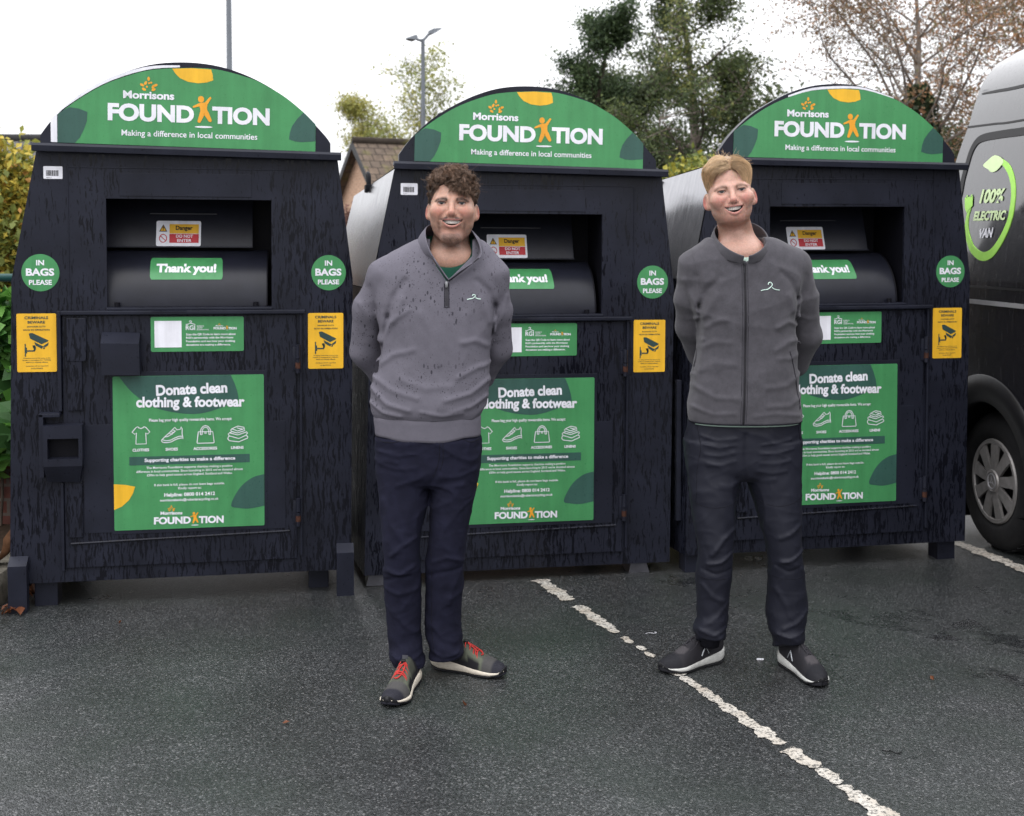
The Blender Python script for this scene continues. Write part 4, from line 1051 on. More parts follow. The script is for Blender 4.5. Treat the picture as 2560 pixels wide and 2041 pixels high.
def shoe(parent, heel, yaw, L, style, mirror=1):
    """one trainer: heel point on the ground, yaw of the toe direction (0 = towards the camera)"""
    e_loc = Vector(heel)
    RotM = Matrix.Rotation(yaw, 4, 'Z')
    T = lambda x, s, z: tuple(e_loc + RotM @ Vector((x*mirror, -s*L, z)))
    S_ = [0, .015, .05, .12, .25, .38, .5, .62, .74, .84, .91, .96, .985, 1.0]
    hw = lambda s: np.interp(s, S_, [.008, .018, .027, .035, .036, .0345, .0365, .042, .0470, .0440, .036, .025, .016, .006])
    ctr = lambda s: np.interp(s, [0, .3, .55, .75, 1], [0, .001, .003, .004, -.008])
    bot = lambda s: np.interp(s, [0, .05, .15, .65, .82, .93, 1], [.016, .006, .0, .0, .004, .013, .024])
    top = lambda s: np.interp(s, [0, .08, .3, .45, .6, .8, .93, 1], style['sole_top'])
    fl = lambda s: np.interp(s, [0, .1, .3, .5, 1], [1.14, 1.16, 1.10, 1.07, 1.04])
    sm = np.concatenate([np.linspace(0, .06, 5), np.linspace(.09, .9, 26), np.linspace(.92, 1, 7)])
    def ring(s, z0, z1, grow, n=24):
        w = hw(s)*grow; out = []
        for k in range(n):
            a = 2*pi*k/n; cx, cz = cos(a), sin(a); e = .55
            out.append(T(ctr(s) + w*abs(cx)**e*np.sign(cx), s, (z0+z1)/2 + (z1-z0)/2*abs(cz)**e*np.sign(cz)))
        return out
    up = MB(); n = 26; cols = []
    Hh = lambda s: np.interp(s, [0, .03, .10, .20, .30, .40, .50, .62, .74, .85, .94, 1.0], style['height'])
    rings = []
    for s in sm:
        w = hw(s)*.97; zb = top(s) - .012; h = max(Hh(s) - zb, .004); row = []
        for k in range(n):
            a = 2*pi*k/n; cx, cz = cos(a), sin(a); ex = .62 if cz > 0 else .4
            tp = 1.0 - .30*max(cz, 0)**1.5*np.interp(s, [0, .3, .6, 1], [.35, 1, .8, .3])
            row.append(T(ctr(s) + w*tp*abs(cx)**ex*np.sign(cx), s, zb + (h*abs(cz)**.8 if cz > 0 else -.006*abs(cz)**.5)))
            u = (zb + h*max(cz, 0) - top(s)); cols.append(style['color'](s, cx*mirror, cz, u))
        rings.append(row)
    up.loft(rings); o = up.build('shoe', M['shoe'], parent, smooth=True, fix=True); paint(o, np.array(cols))
    so = MB(); so.loft([ring(s, bot(s) + .005, top(s), fl(s)) for s in sm]); so.build('sole', M[style['sole']], o, smooth=True)
    ou = MB(); ou.loft([ring(s, bot(s), bot(s) + .009, fl(s)*1.0) for s in sm]); ou.build('outsole', M['rubber'], o, smooth=True)
    tb = MB(); tb.loft([ring(s, bot(s) + .001, top(s) + np.interp(s, [.93, 1], [-.004, .012]), fl(s)*1.03) for s in np.linspace(.945, 1.004, 6)]); tb.build('toe_bumper', M['rubber'], o, smooth=True)
    def over(x, s, lift=.002):
        w = hw(s)*.97*(1.0 - .30*np.interp(s, [0, .3, .6, 1], [.35, 1, .8, .3])*.8); zb = top(s) - .012; h = Hh(s) - zb
        q = min(abs(x)/w, .97); return T(ctr(s) + x, s, zb + h*(1 - q**2.6)**.5 + lift)
    lc = MB()
    for pts in style['laces']:
        P = smooth_poly([over(x, s, style['lift']) for x, s in pts], 5, closed=False); lc.tube(P, style['lace_r'], 6)
    lc.build('lace', M[style['lace']], o, smooth=True)
    if style.get('tab'):
        tb = MB(); P = [over(-.009, .40, .004), over(.009, .40, .004)]
        q0 = over(0, .37, .002); tbv = [T(-.010, .355, .118), T(.010, .355, .118), T(.010, .375, .096), T(-.010, .375, .096), T(-.010, .350, .116), T(.010, .350, .116), T(.010, .368, .094), T(-.010, .368, .094)]
        tb.add(tbv, [(0, 1, 2, 3), (7, 6, 5, 4), (0, 4, 5, 1), (1, 5, 6, 2), (2, 6, 7, 3), (3, 7, 4, 0)]); tb.build('pull_tab', M['steel'], o)
        tg = MB(); a = Vector(over(0, .455, .006)); tg.bbox(a.x-.008, a.x+.008, a.y-.006, a.y+.006, a.z-.005, a.z+.006, .003); tg.build('cord_lock', M['rubber'], o, smooth=True)
    for m_ in style.get('marks', ()):
        mk = MB(); side, pts, th = m_
        v = []; 
        for s, z in pts:
            w = hw(s)*(fl(s) if z < .05 else 1.0)*1.005; v.append((s, z, w))
        mk.tube([T(ctr(s) + side*w*(1.0 - .12*max(0, (z-.05)/.05)), s, z) for s, z, w in v], th, 6)
        mk.build('side_mark', M['reflect'], o, smooth=True)
    return o
def strip_on(fn, pts, w, lift, y0=-.5, y1=.1):
    """ribbon of width w lying on the front of an implicit body along (x,z) points"""
    P = np.array(smooth_poly(pts, 8, closed=False)); t = np.gradient(P, axis=0); t /= np.linalg.norm(t, axis=1, keepdims=True)
    n = np.stack([-t[:, 1], t[:, 0]], 1); A, B = P + n*w/2, P - n*w/2
    ya = front_y(fn, A[:, 0], A[:, 1], y0, y1) - lift; yb = front_y(fn, B[:, 0], B[:, 1], y0, y1) - lift
    v = [(a[0], y, a[1]) for a, y in zip(A, ya)] + [(b[0], y, b[1]) for b, y in zip(B, yb)]; m = len(P)
    w_ = [(a[0], y + lift*2, a[1]) for a, y in zip(A, ya)] + [(b[0], y + lift*2, b[1]) for b, y in zip(B, yb)]
    f = [(i, i+1, m+i+1, m+i) for i in range(m-1)]
    f += [(i, 2*m+i, 2*m+i+1, i+1) for i in range(m-1)] + [(m+i, m+i+1, 3*m+i+1, 3*m+i) for i in range(m-1)]
    return v + w_, f
def cord_on(fn, pts, r, lift, y0=-.5, y1=.1, n=6):
    P = np.array(smooth_poly(pts, n, closed=False)); y = front_y(fn, P[:, 0], P[:, 1], y0, y1) - lift
    return [(p[0], q, p[1]) for p, q in zip(P, y)]
def ribbon_collar(name, base, top, mat, parent, thick=.004, cols=10):
    A = np.array(smooth_poly(base, 6, closed=False)); B = np.array(smooth_poly(top, 6, closed=False)); v = []; m = len(A)
    for k in range(cols+1):
        t = k/cols; bow = .006*sin(pi*t)
        C = A*(1-t) + B*t; ctr = A.mean(0); out = (C - ctr)*np.array([1, 1, 0]); out /= np.linalg.norm(out, axis=1, keepdims=True) + 1e-9
        v += list(C + out*bow)
    f = [(k*m+i, k*m+i+1, (k+1)*m+i+1, (k+1)*m+i) for k in range(cols) for i in range(m-1)]
    o = obj(name, np.array(v), f, mat, parent, True)
    md = o.modifiers.new('thickness', 'SOLIDIFY'); md.thickness = thick; md.offset = 0
    sb = o.modifiers.new('rounding', 'SUBSURF'); sb.levels = 1; sb.render_levels = 1
    return o

def ring_collar(name, L, cx, base, top, rb, rt, mat, parent, gap=.10, thick=.006, ex=.75):
    """standing collar: one band round the neck, open at the front; base/top = (front, back) heights as photo rows"""
    v, n, m = [], 56, 9
    for k in range(m+1):
        t = k/m
        for i in range(n+1):
            a = gap + (2*pi - 2*gap)*i/n; c = (1 - cos(a))/2
            pb = base[0] + (base[1]-base[0])*c**ex; ptp = top[0] + (top[1]-top[0])*c**ex
            f_, bk = rb[1]*(1-t) + rt[1]*t, rb[2]*(1-t) + rt[2]*t; rx = rb[0]*(1-t) + rt[0]*t + .006*sin(pi*t)
            y = (f_+bk)/2 - (bk-f_)/2*cos(a); x = cx + rx*sin(a)*(-1)
            z = L(1848, pb*(1-t) + ptp*t, y)[1]; v.append((x, y, z))
    f = [(k*(n+1)+i, k*(n+1)+i+1, (k+1)*(n+1)+i+1, (k+1)*(n+1)+i) for k in range(m) for i in range(n)]
    o = obj(name, v, f, mat, parent, True)
    md = o.modifiers.new('thickness', 'SOLIDIFY'); md.thickness = thick; md.offset = 0
    sb = o.modifiers.new('rounding', 'SUBSURF'); sb.levels = 1; sb.render_levels = 1
    return o
def socks(man, ankles, shoes, mat):
    for an, top in zip(ankles, shoes):
        m = MB(); a = Vector(an); m.tube([a + Vector((0, 0, .05)), a, Vector(top) + Vector((0, 0, .05)), Vector(top) + Vector((0, 0, .02))], [.040, .038, .037, .034], 16)
        m.build('sock', M[mat], man, smooth=True)

# ------------------------------------------------------------------ the two men
def make_body(name, X0, Yp, hc, Rm, k, neck, elbows, wrists, ankles, hips_z, shoulder, knees):
    hc = np.array(hc); nb = np.array(neck)
    def hand(P, w, tip, nrm, s):
        w, tip, nrm = [np.array(q, float) for q in (w, tip, nrm)]; ax = tip - w; Lh = np.linalg.norm(ax); ax /= Lh; sd = np.cross(ax, nrm); sd /= np.linalg.norm(sd)
        d = s_cap(P, w, w + ax*.03, .026, .028)
        for j, (o_, ln) in enumerate(((-.030, .066), (-.010, .075), (.010, .070), (.029, .054))):
            r0 = w + ax*.085 + sd*o_; kn = w + ax*.03 + sd*o_*.6
            d = smin(d, s_cap(P, kn, r0, .0125, .0105), .006)
            c1 = r0 + ax*ln*.45 + nrm*.010; c2 = c1 + ax*ln*.28 + nrm*.016; c3 = c2 + ax*ln*.10 + nrm*.018
            d = smin(d, s_chain(P, [r0, c1, c2, c3], [.0098, .0088, .0080, .0070]), .003)
        t0 = w + ax*.025 - sd*.024*s; t1 = t0 - sd*.026*s + ax*.028 + nrm*.012; t2 = t1 + ax*.030 + nrm*.008
        return smin(d, s_chain(P, [t0, t1, t2], [.014, .0115, .0085]), .006)
    def fn(P):
        sl, sr = [np.array(q) for q in shoulder]; pz = hips_z
        c = (sl+sr)/2
        d = s_cap(P, (c[0], .01, c[2]-.10), (nb[0]*.2 + (ankles[0][0]+ankles[1][0])*.4, .01, pz+.05), .115, .115)
        d = smin(d, s_cap(P, sl, sr, .040), .04)
        d = smin(d, s_ell(P, (nb[0], -.004, nb[2]-.045), (.105, .082, .062)), .03)
        for sh, el, wr, an, kn, sg in ((sl, elbows[0], wrists[0], ankles[0], knees[0], -1), (sr, elbows[1], wrists[1], ankles[1], knees[1], 1)):
            d = smin(d, s_chain(P, [sh, np.array(el), np.array(wr)], [.038, .034, .026], .01), .015)
            hp = np.array([(ankles[0][0]+ankles[1][0])/2*.0 + (knees[0][0]+knees[1][0])/2 + sg*.075, .0, pz]); kn = np.array(kn)
            d = smin(d, s_chain(P, [hp, kn, np.array(an)], [.052, .040, .026], .01), .03)
            tip = np.array(wr) + np.array([-sg*.09, .03, -.10])
            d = smin(d, hand(P, np.array(wr), tip, (0, 1, .3), sg), .012)
        m = P[:, 2] > nb[2] - .10
        if m.any():
            Q = (P[m] - hc) @ Rm
            h = head_sdf(Q, k)
            nk = s_cap(P[m], hc + Rm @ np.array([0, .022, -.075]), nb, k['neck_r'], k['neck_r'] + .006)
            # adam's apple and neck cords
            nk = smin(nk, s_sphere(P[m], nb*.45 + (hc + Rm @ np.array([0, -.035, -.13]))*.55 + np.array([0, -.012, 0]), .012), .02)
            d[m] = smin(smin(h, nk, .018), d[m], .035)
        return d
    zc = hc[2]
    xs = axis_grid(-.46, .46, .014, [(hc[0]-.108, hc[0]+.108, .0021)])
    ys = axis_grid(-.26, .40, .014, [(hc[1]-.135, hc[1]+.125, .0023)])
    wz = (wrists[0][2]+wrists[1][2])/2
    zs = axis_grid(.02, zc+.14, .016, [(wz-.16, wz+.05, .005), (zc-.26, zc+.14, .0021)])
    v, f = sdf_mesh(fn, xs, ys, zs)
    o = obj(name, v, f, M['skin'], None, True); o.location = (X0, Yp, 0)
    Q = (v - hc) @ Rm; paint(o, head_paint(Q, k)); 
    return o

def curly_hair(body, hc, Rm):
    r = np.random.default_rng(11)
    line = lambda P: np.interp(P[:, 1], [-.085, -.06, -.04, -.02, .03, .06, .12], [.066, .058, .040, .028, .012, -.03, -.07]) + np.where(P[:, 1] < -.03, np.clip(P[:, 0], -.05, .05)*-.10, 0)
    def cap(P):
        d = s_ell(P, SK_C + np.array([0, 0, .004]), SK_R + .0085) - .0045*wob(P, 210, 3, 9)
        return smax(d, line(P) + .004 - P[:, 2], .006)
    v, f = sdf_mesh(cap, axis_grid(-.11, .11, .0042), axis_grid(-.10, .145, .0042), axis_grid(-.09, .14, .0042), relax=1)
    head_child('hair', v, f, M['hair'], body, hc, Rm, cols=np.tile(np.array([.042, .027, .0195]), (len(v), 1)))
    hair = body.children[-1]
    # curls: bundles of hairs wound round a bending axis
    n = 1500; q = r.normal(size=(n, 3)); q /= np.linalg.norm(q, axis=1, keepdims=True); root, nor = on_skull(SK_C + q*SK_R, .002)
    keep = root[:, 2] > line(root) + .002; root, nor = root[keep][:520], nor[keep][:520]
    xf = np.stack([r.uniform(.004, .060, 70), np.full(70, -.07), r.uniform(.050, .085, 70)], 1); rf, nf = on_skull(xf, .002)
    root, nor = np.concatenate([root, rf]), np.concatenate([nor, nf]); n = len(root)
    fwd = np.array([[.10, -.9, .12]]) + r.normal(size=(n, 3))*.45 + np.stack([root[:, 0]*6, 0*root[:, 0], 0*root[:, 0]], 1)
    fwd -= nor*(fwd*nor).sum(1, keepdims=True); fwd /= np.linalg.norm(fwd, axis=1, keepdims=True)
    top = np.clip((root[:, 2] - .03)/.05, 0, 1)[:, None]
    L = (.022 + .024*r.random((n, 1)))*(.55 + .55*top); lift = (.006 + .013*r.random((n, 1)))*(.35 + .75*top)
    fringe = ((root[:, 1] < -.035) & (root[:, 2] > .05))[:, None]; rightf = (fringe[:, 0] & (root[:, 0] > .004))[:, None]
    L = np.where(rightf,   .024 + .013*r.random((n, 1)), np.where(fringe, .018, L)); down = np.where(rightf, 1.0, np.where(fringe, .05, .25*(1-top)))
    p0, p1 = root, root + nor*lift*1.6 + fwd*L*.35; p2 = root + nor*lift*.9 + fwd*L + np.array([0, 0, -1])*down*L*.55
    sidew = np.where(rightf, np.clip(root[:, :1] + .01, 0, .05)*.35 + .004, 0); p2 = p2 + np.concatenate([sidew, 0*sidew, 0*sidew], 1)
    K, B = 15, 15; t = np.linspace(0, 1, K)[None, :, None]
    ax = (1-t)**2*p0[:, None] + 2*t*(1-t)*p1[:, None] + t*t*p2[:, None]
    tg = np.gradient(ax, axis=1); tg /= np.linalg.norm(tg, axis=2, keepdims=True)
    a = np.cross(tg, np.array([.2, .3, .93])); a /= np.linalg.norm(a, axis=2, keepdims=True); b = np.cross(tg, a)
    turns = 1.0 + 1.1*r.random((n, 1, 1)); ph = r.random((n, 1, 1))*6.28; sgn = np.where(r.random((n, 1, 1)) < .5, -1, 1); rad = (.0042 + .0036*r.random((n, 1, 1)))*(.5 + .5*top[:, :, None])
    out, col = [], []
    basec = np.array([.135, .083, .056])*(.55 + .85*r.random((n, 1)))
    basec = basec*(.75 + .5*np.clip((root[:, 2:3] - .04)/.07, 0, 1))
    for j in range(B):
        dp = r.normal(size=(n, 1, 1))*.32; dr = 1 + r.normal(size=(n, 1, 1))*.22; off = r.normal(size=(n, 1, 3))*.0017
        w = sgn*(t*turns*6.28) + ph + dp; rr = rad*dr*np.clip(t*2.4, 0, 1)
        s = ax + (a*np.cos(w) + b*np.sin(w))*rr + off*np.clip(t*2, 0, 1)
        k_, nn = on_skull(s, .0015); ins = ((s - SK_C)/SK_R); ins = np.linalg.norm(ins, axis=2, keepdims=True) < 1.03
        out.append(np.where(ins, k_, s)); col.append(basec*(.8 + .4*r.random((n, 1))))
    P = np.concatenate(out); C = np.concatenate(col)
    # a few loose hairs
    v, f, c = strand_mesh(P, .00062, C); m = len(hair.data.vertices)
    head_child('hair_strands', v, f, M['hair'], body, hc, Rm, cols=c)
    n = 170; q = np.stack([r.normal(size=n)*.8, r.normal(size=n)*.5, .55 + .5*r.random(n)], 1); q /= np.linalg.norm(q, axis=1, keepdims=True); root, nor = on_skull(SK_C + q*SK_R, .018)
    t = np.linspace(0, 1, 9)[None, :, None]; d = nor*.8 + r.normal(size=(n, 3))*.5; ph = r.random((n, 1, 1))*6.28
    v, f, c = strand_mesh(root[:, None] + t*d[:, None]*(.014 + .012*r.random((n, 1, 1))) + .003*np.concatenate([np.sin(t*7 + ph), np.cos(t*7 + ph), np.sin(t*5 + ph)], 2)*t, .00050, np.tile(np.array([.15, .095, .065]), (n, 1)))
    head_child('hair_strands', v, f, M['hair'], body, hc, Rm, cols=c)
    # cropped sides
    ns = 5200; q = r.normal(size=(ns*3, 3)); q /= np.linalg.norm(q, axis=1, keepdims=True); root, nor = on_skull(SK_C + q*SK_R, .0005)
    low = zline(root[:, 1]) + .006; keep = (root[:, 2] > low) & (root[:, 2] < line(root) + .012) & (root[:, 1] > -.045); root, nor = root[keep][:ns], nor[keep][:ns]
    root[:, 0] += np.sign(root[:, 0])*np.clip(.0035 - (root[:, 2])*.03, 0, .0035)
    t = np.linspace(0, 1, 4)[None, :, None]; dirn = nor*.6 + np.array([0, .35, -.75]); ln = (.005 + .006*r.random((len(root), 1, 1)))
    v, f, c = strand_mesh(root[:, None] + t*ln*dirn[:, None], .0006, np.array([.055, .036, .027])*(.6 + .7*r.random((len(root), 1))))
    head_child('hair_strands', v, f, M['hair'], body, hc, Rm, cols=c)

def swept_hair(body, hc, Rm):
    r = np.random.default_rng(23)
    def line(P):
        y = np.interp(P[:, 1], [-.085, -.065, -.05, -.035, -.02, .0, .03, .06, .12], [.078, .072, .058, .030, .012, .004, -.012, -.055, -.085]); return y
    def cap(P):
        d = s_ell(P, SK_C + np.array([0, .004, .004]), SK_R + np.array([.0030, .0040, .0125])) - .0014*wob(P, 160, 4, 7)
        return smax(d, line(P) + .004 - P[:, 2], .010)
    v, f = sdf_mesh(cap, axis_grid(-.10, .10, .004), axis_grid(-.09, .14, .004), axis_grid(-.10, .14, .004), relax=1)
    head_child('hair', v, f, M['hair'], body, hc, Rm, cols=np.tile(np.array([.24, .145, .075]), (len(v), 1)))
    n = 17000; q = r.normal(size=(n*3, 3)); q /= np.linalg.norm(q, axis=1, keepdims=True); root, nor = on_skull(SK_C + q*SK_R, .002)
    keep = root[:, 2] > line(root) + .003; root, nor = root[keep][:n], nor[keep][:n]; n = len(root)
    part = .006; sg = np.sign(root[:, 0] - part + r.normal(size=n)*.003)[:, None]
    front = np.clip((-root[:, 1] - .01)/.06, 0, 1)[:, None]; topz = np.clip((root[:, 2] - .03)/.06, 0, 1)[:, None]
    cl = np.round((root + r.normal(size=(n, 3))*.0012)*70)/70; jit = np.stack([np.sin(cl @ np.array([311., 97, 53])), np.sin(cl @ np.array([71., 201, 131])), np.sin(cl @ np.array([17., 43, 271]))], 1)
    right = sg > 0
    want = np.concatenate([sg*np.where(right, .62 + .1*front, .72 + .2*front), np.where(right, -.95, -.50)*front + .35*(1-front), -.40 + 0*sg], 1) + jit*.26 + r.normal(size=(n, 3))*.06
    ln = (.040 + .022*topz + np.where(right, .036, .008)*front*topz)*(.82 + .30*jit[:, 2:3] + .34*r.random((n, 1))); ln = ln*np.where(topz < .15, .45, 1)
    lift = (.0025 + .0110*topz)*(.55 + .7*r.random((n, 1))) + (jit[:, :1]*.5 + .5)*.011*topz + .005*wob(root, 55, 3)[:, None]*topz
    K = 12; P = np.zeros((n, K, 3)); p = root.copy(); P[:, 0] = p
    for k in range(1, K):
        t = k/(K-1); w = want + np.array([0, 0, -1])*t*1.0
        p = p + w/np.linalg.norm(w, axis=1, keepdims=True)*ln/(K-1)
        s, nn = on_skull(p, 0); off = .0026 + lift*np.sin(pi*min(.10 + t*.72, 1))*np.clip((s[:, 2:3] - .012)/.062, .05, 1)
        p = s + nn*off; P[:, k] = p
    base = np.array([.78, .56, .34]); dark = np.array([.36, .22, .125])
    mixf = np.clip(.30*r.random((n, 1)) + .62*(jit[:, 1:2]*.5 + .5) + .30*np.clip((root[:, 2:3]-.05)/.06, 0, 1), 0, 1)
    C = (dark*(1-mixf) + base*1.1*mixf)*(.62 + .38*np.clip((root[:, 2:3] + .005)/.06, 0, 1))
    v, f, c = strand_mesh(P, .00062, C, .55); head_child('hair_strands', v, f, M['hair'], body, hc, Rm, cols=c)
    # flyaway hairs on the crown
    n = 230; q = np.stack([r.normal(size=n)*.55, r.normal(size=n)*.4 + .1, .9 + 0*r.random(n)], 1); q /= np.linalg.norm(q, axis=1, keepdims=True); root, nor = on_skull(SK_C + q*SK_R, .010)
    t = np.linspace(0, 1, 9)[None, :, None]; d = nor*.5 + r.normal(size=(n, 3))*.5; P = root[:, None] + t*d[:, None]*(.020 + .02*r.random((n, 1, 1))) + np.array([.0, 0, -1])*t*t*.012 + r.normal(size=(n, 1, 3))*.004*t
    v, f, c = strand_mesh(P, .00052, np.tile(base, (n, 1))); head_child('hair_strands', v, f, M['hair'], body, hc, Rm, cols=c)

def torso_fn(torso, arms, creases, neckseg, neck_r, vcut, lo, seed, wrinkle, hemround=.008, hi=9):
    def fn(P):
        d = smax(torso(P, caps=False), P[:, 2] - hi, .012)
        for pts, rs in arms: d = smin(d, s_chain(P, pts, rs, .02), np.interp(P[:, 2], [pts[1][2], pts[0][2]], [.007, .030]))
        d = d - folds(P, creases) - wrinkle*wob(P*np.array([1, 1, .8]), 26, seed) - wrinkle*.45*wob(P, 62, seed+1) - wrinkle*1.1*np.clip(1 - np.abs(wob(P*np.array([.8, .8, 1.25]), 17, seed+9))*2.6, 0, 1)**2
        d = smax(d, lo - P[:, 2], hemround)
        d = smax(d, -s_cap(P, neckseg[0], neckseg[1], neck_r), .006)
        if vcut is not None:
            (xl, xr, xc, zt, zb) = vcut; t = np.clip((P[:, 2]-zb)/(zt-zb), -1, 1); a = xc + (xl-xc)*t; b = xc + (xr-xc)*t
            w = np.maximum(np.maximum(a - P[:, 0], P[:, 0] - b), np.maximum(zb - P[:, 2], P[:, 1] + .02)); d = smax(d, -w, .004)
        return d
    return fn
def legs_fn(pelvis, legs, creases, seed, wrinkle, bottoms, hem_stack, slope=.012):
    def fn(P):
        d = pelvis(P)
        for L_, zb, ph in zip(legs, bottoms, (0, 2.1)):
            e = L_(P, caps=False)
            st = np.clip((zb + .17 - P[:, 2])/.14, 0, 1)
            e = e - hem_stack*st*np.sin((P[:, 2] + .35*P[:, 0]*(1 if ph else -1) + .12*P[:, 1])*95 + ph + 2.0*wob(P, 14, seed+5))
            e = smax(e, np.maximum(zb - P[:, 2] + slope*np.clip(-(P[:, 1] - .01)/.06, -1, 1), P[:, 2] - L_.hi), .006)
            d = smin(d, e, .012)
        d = d - folds(P, creases) - wrinkle*wob(P*np.array([1, 1, .55]), 34, seed) - wrinkle*.5*wob(P*np.array([1, 1, .8]), 80, seed+1) - wrinkle*1.5*np.clip(1 - np.abs(wob(P*np.array([.75, .75, 1.15]), 24, seed+9))*2.8, 0, 1)**2 - wrinkle*.6*np.clip(1 - np.abs(wob(P*np.array([.8, .8, 1.25]) + .03*wob(P, 20, seed+3)[:, None], 46, seed+13))*3.2, 0, 1)**2
        return d
    return fn
def cloth(name, fn, mat, parent, zlo, zhi, step, xr=.44, y0=-.24, y1=.34):
    v, f = sdf_mesh(fn, axis_grid(-xr, xr, step), axis_grid(y0, y1, step), axis_grid(zlo, zhi, step))
    return obj(name, v, f, M[mat], parent, True)

# ---------------------------------------- man with curly hair, zip-neck sweatshirt, jeans
X1, Y1 = -.271, 4.16
L1 = lambda px, py, dy=0.0: (at(px, py, Y1+dy).x - X1, at(px, py, Y1+dy).z)
row = lambda L, py, a, b, f, k: (L(a, py)[1], L(a, py)[0], L(b, py)[0], f, k)
pt = lambda L, px, py, dy: (L(px, py, dy)[0], dy, L(px, py, dy)[1])
h1 = at(1128, 509.6, Y1-.120); HC1 = np.array([h1.x - X1, -.036, h1.z]); RM1 = rot3(R(-2), R(1.0), R(1))
K1 = dict(taper=([-.139, -.122, -.103, -.085, -.066, -.030, .02], [1.15, 1.15, 1.05, .975, .97, 1.02, 1.0]), jaw=1.06, chin=-.139, face=1.07, nx=.001, ear=.0825, slit=(.0132, .0043, -.0012), neck_r=.0585,
          mouth=dict(x=.002, w=.0342, zu=-.0595, cu=.0008, zl=-.0762), skin=(.46, .268, .200), flush=(.46, .185, .145), lip=(.36, .120, .115),
          beard=dict(chz=-.122, chh=.036, mid=-.092, line=.004, mz=-.0535, s_chin=.86, s_jaw=.62, s_mou=1.15, col=(.048, .028, .022)),
          brow=[.0100, .0120, .0130, .0095, .0045], brow_s=1.0, brow_col=(.038, .021, .015), iris=(.014, .015, .016), root=(.070, .045, .035), root_s=.72,
          hairline=lambda x, y, z: np.clip((z - zline(y))/.012, 0, 1)*np.clip((y + .058)/.010, 0, 1))
el1 = [pt(L1, 913, 880, .090), pt(L1, 1243, 872, .087)]; wr1 = [pt(L1, 1045, 975, .185), pt(L1, 1120, 972, .20)]
sh1 = [pt(L1, 972, 700, 0.0), pt(L1, 1218, 700, 0.0)]
an1 = [pt(L1, 1020, 1640, .02), pt(L1, 1112, 1630, .05)]
man1 = make_body('person', X1, Y1, HC1, RM1, K1, (L1(1124, 600)[0], .030, L1(1124, 618)[1]), el1, wr1, an1, L1(1080, 1120)[1], sh1, [pt(L1, 1006, 1390, -.025), pt(L1, 1116, 1385, .0)])
tag(man1, 'curly brown-haired smiling man in a rain-spotted grey zip-neck sweatshirt, navy jeans and red-laced trainers', 'person', 'men standing in front of the clothing banks')
face_details(man1, HC1, RM1, K1); curly_hair(man1, HC1, RM1)
r1 = lambda *a: row(L1, *a)
T1 = Loft([r1(560, 1085, 1165, -.03, .08), r1(578, 1066, 1186, -.045, .088), r1(598, 1042, 1207, -.066, .092), r1(618, 1002, 1228, -.082, .096), r1(638, 966, 1242, -.094, .10), r1(660, 940, 1252, -.106, .105), r1(690, 930, 1256, -.118, .108),
           r1(740, 936, 1250, -.127, .11), r1(790, 944, 1241, -.131, .11), r1(853, 952, 1231, -.130, .105), r1(899, 946, 1227, -.128, .10), r1(941, 937, 1226, -.129, .10), r1(985, 930, 1220, -.133, .105), r1(1010, 928, 1213, -.134, .108), r1(1028, 931, 1206, -.129, .105), r1(1041, 936, 1201, -.119, .10), r1(1060, 938, 1200, -.115, .10)], 2.35)
A1 = [([pt(L1, 962, 692, 0), pt(L1, 922, 775, .030), pt(L1, 912, 880, .088), pt(L1, 965, 945, .160), pt(L1, 1045, 980, .19)], [.055, .0515, .0505, .047, .042]),
      ([pt(L1, 1227, 690, 0), pt(L1, 1240, 780, .030), pt(L1, 1243, 872, .085), pt(L1, 1203, 938, .160), pt(L1, 1120, 975, .20)], [.055, .0515, .0505, .047, .042])]
q = lambda L, pts, w, a, s=-1: ([L(x, y) for x, y in pts], w, a, s)
C1 = [q(L1, p, w, a) for p, w, a in (
    ([(976, 785), (966, 830), (956, 880), (945, 930)], .007, -.0060), ([(1238, 762), (1232, 810), (1228, 870), (1228, 930)], .007, -.0060), ([(976, 790), (990, 740), (1020, 700)], .011, -.0065), ([(990, 800), (1012, 745)], .012, .0050), ([(960, 850), (985, 800), (1030, 770)], .010, .0045), ([(1238, 765), (1222, 725), (1196, 700)], .011, -.0050), ([(1226, 800), (1205, 745)], .012, .0045),
    ([(955, 905), (990, 880), (1040, 868)], .010, .0040), ([(1224, 860), (1190, 845), (1160, 850)], .010, .0042), ([(1226, 905), (1195, 912), (1150, 935)], .009, .0042), ([(1222, 945), (1180, 975), (1120, 990)], .009, .0050), ([(1218, 985), (1180, 1008), (1135, 1018)], .008, .0045),
    ([(934, 965), (975, 1000), (1030, 1015)], .009, .0055), ([(940, 935), (985, 965), (1050, 985)], .010, .0040), ([(932, 1000), (965, 1022), (1010, 1030)], .007, .0050), ([(1060, 1018), (1110, 1028), (1160, 1022)], .007, .0045), ([(1010, 940), (1070, 960), (1130, 955)], .012, .0030),
    ([(1060, 780), (1090, 830), (1100, 900)], .016, .0030), ([(1170, 780), (1165, 850)], .016, .0025),
    ([(880, 850), (915, 862), (945, 850)], .008, .0050), ([(878, 890), (915, 895), (940, 880)], .008, -.0045), ([(892, 925), (925, 915), (950, 895)], .008, .0045), ([(900, 760), (925, 790), (945, 840)], .010, .0045), ([(925, 720), (940, 770)], .012, -.0035), ([(888, 800), (905, 835)], .010, .0035),
    ([(1285, 840), (1262, 855), (1235, 850)], .008, .0050), ([(1283, 880), (1258, 890), (1232, 878)], .008, -.0045), ([(1276, 915), (1250, 915), (1230, 900)], .008, .0045), ([(1270, 740), (1255, 790), (1238, 830)], .010, .0040))]
nk1 = [(L1(1124, 640)[0], .0, L1(1124, 640)[1]), (HC1[0], -.005, HC1[2]-.06)]
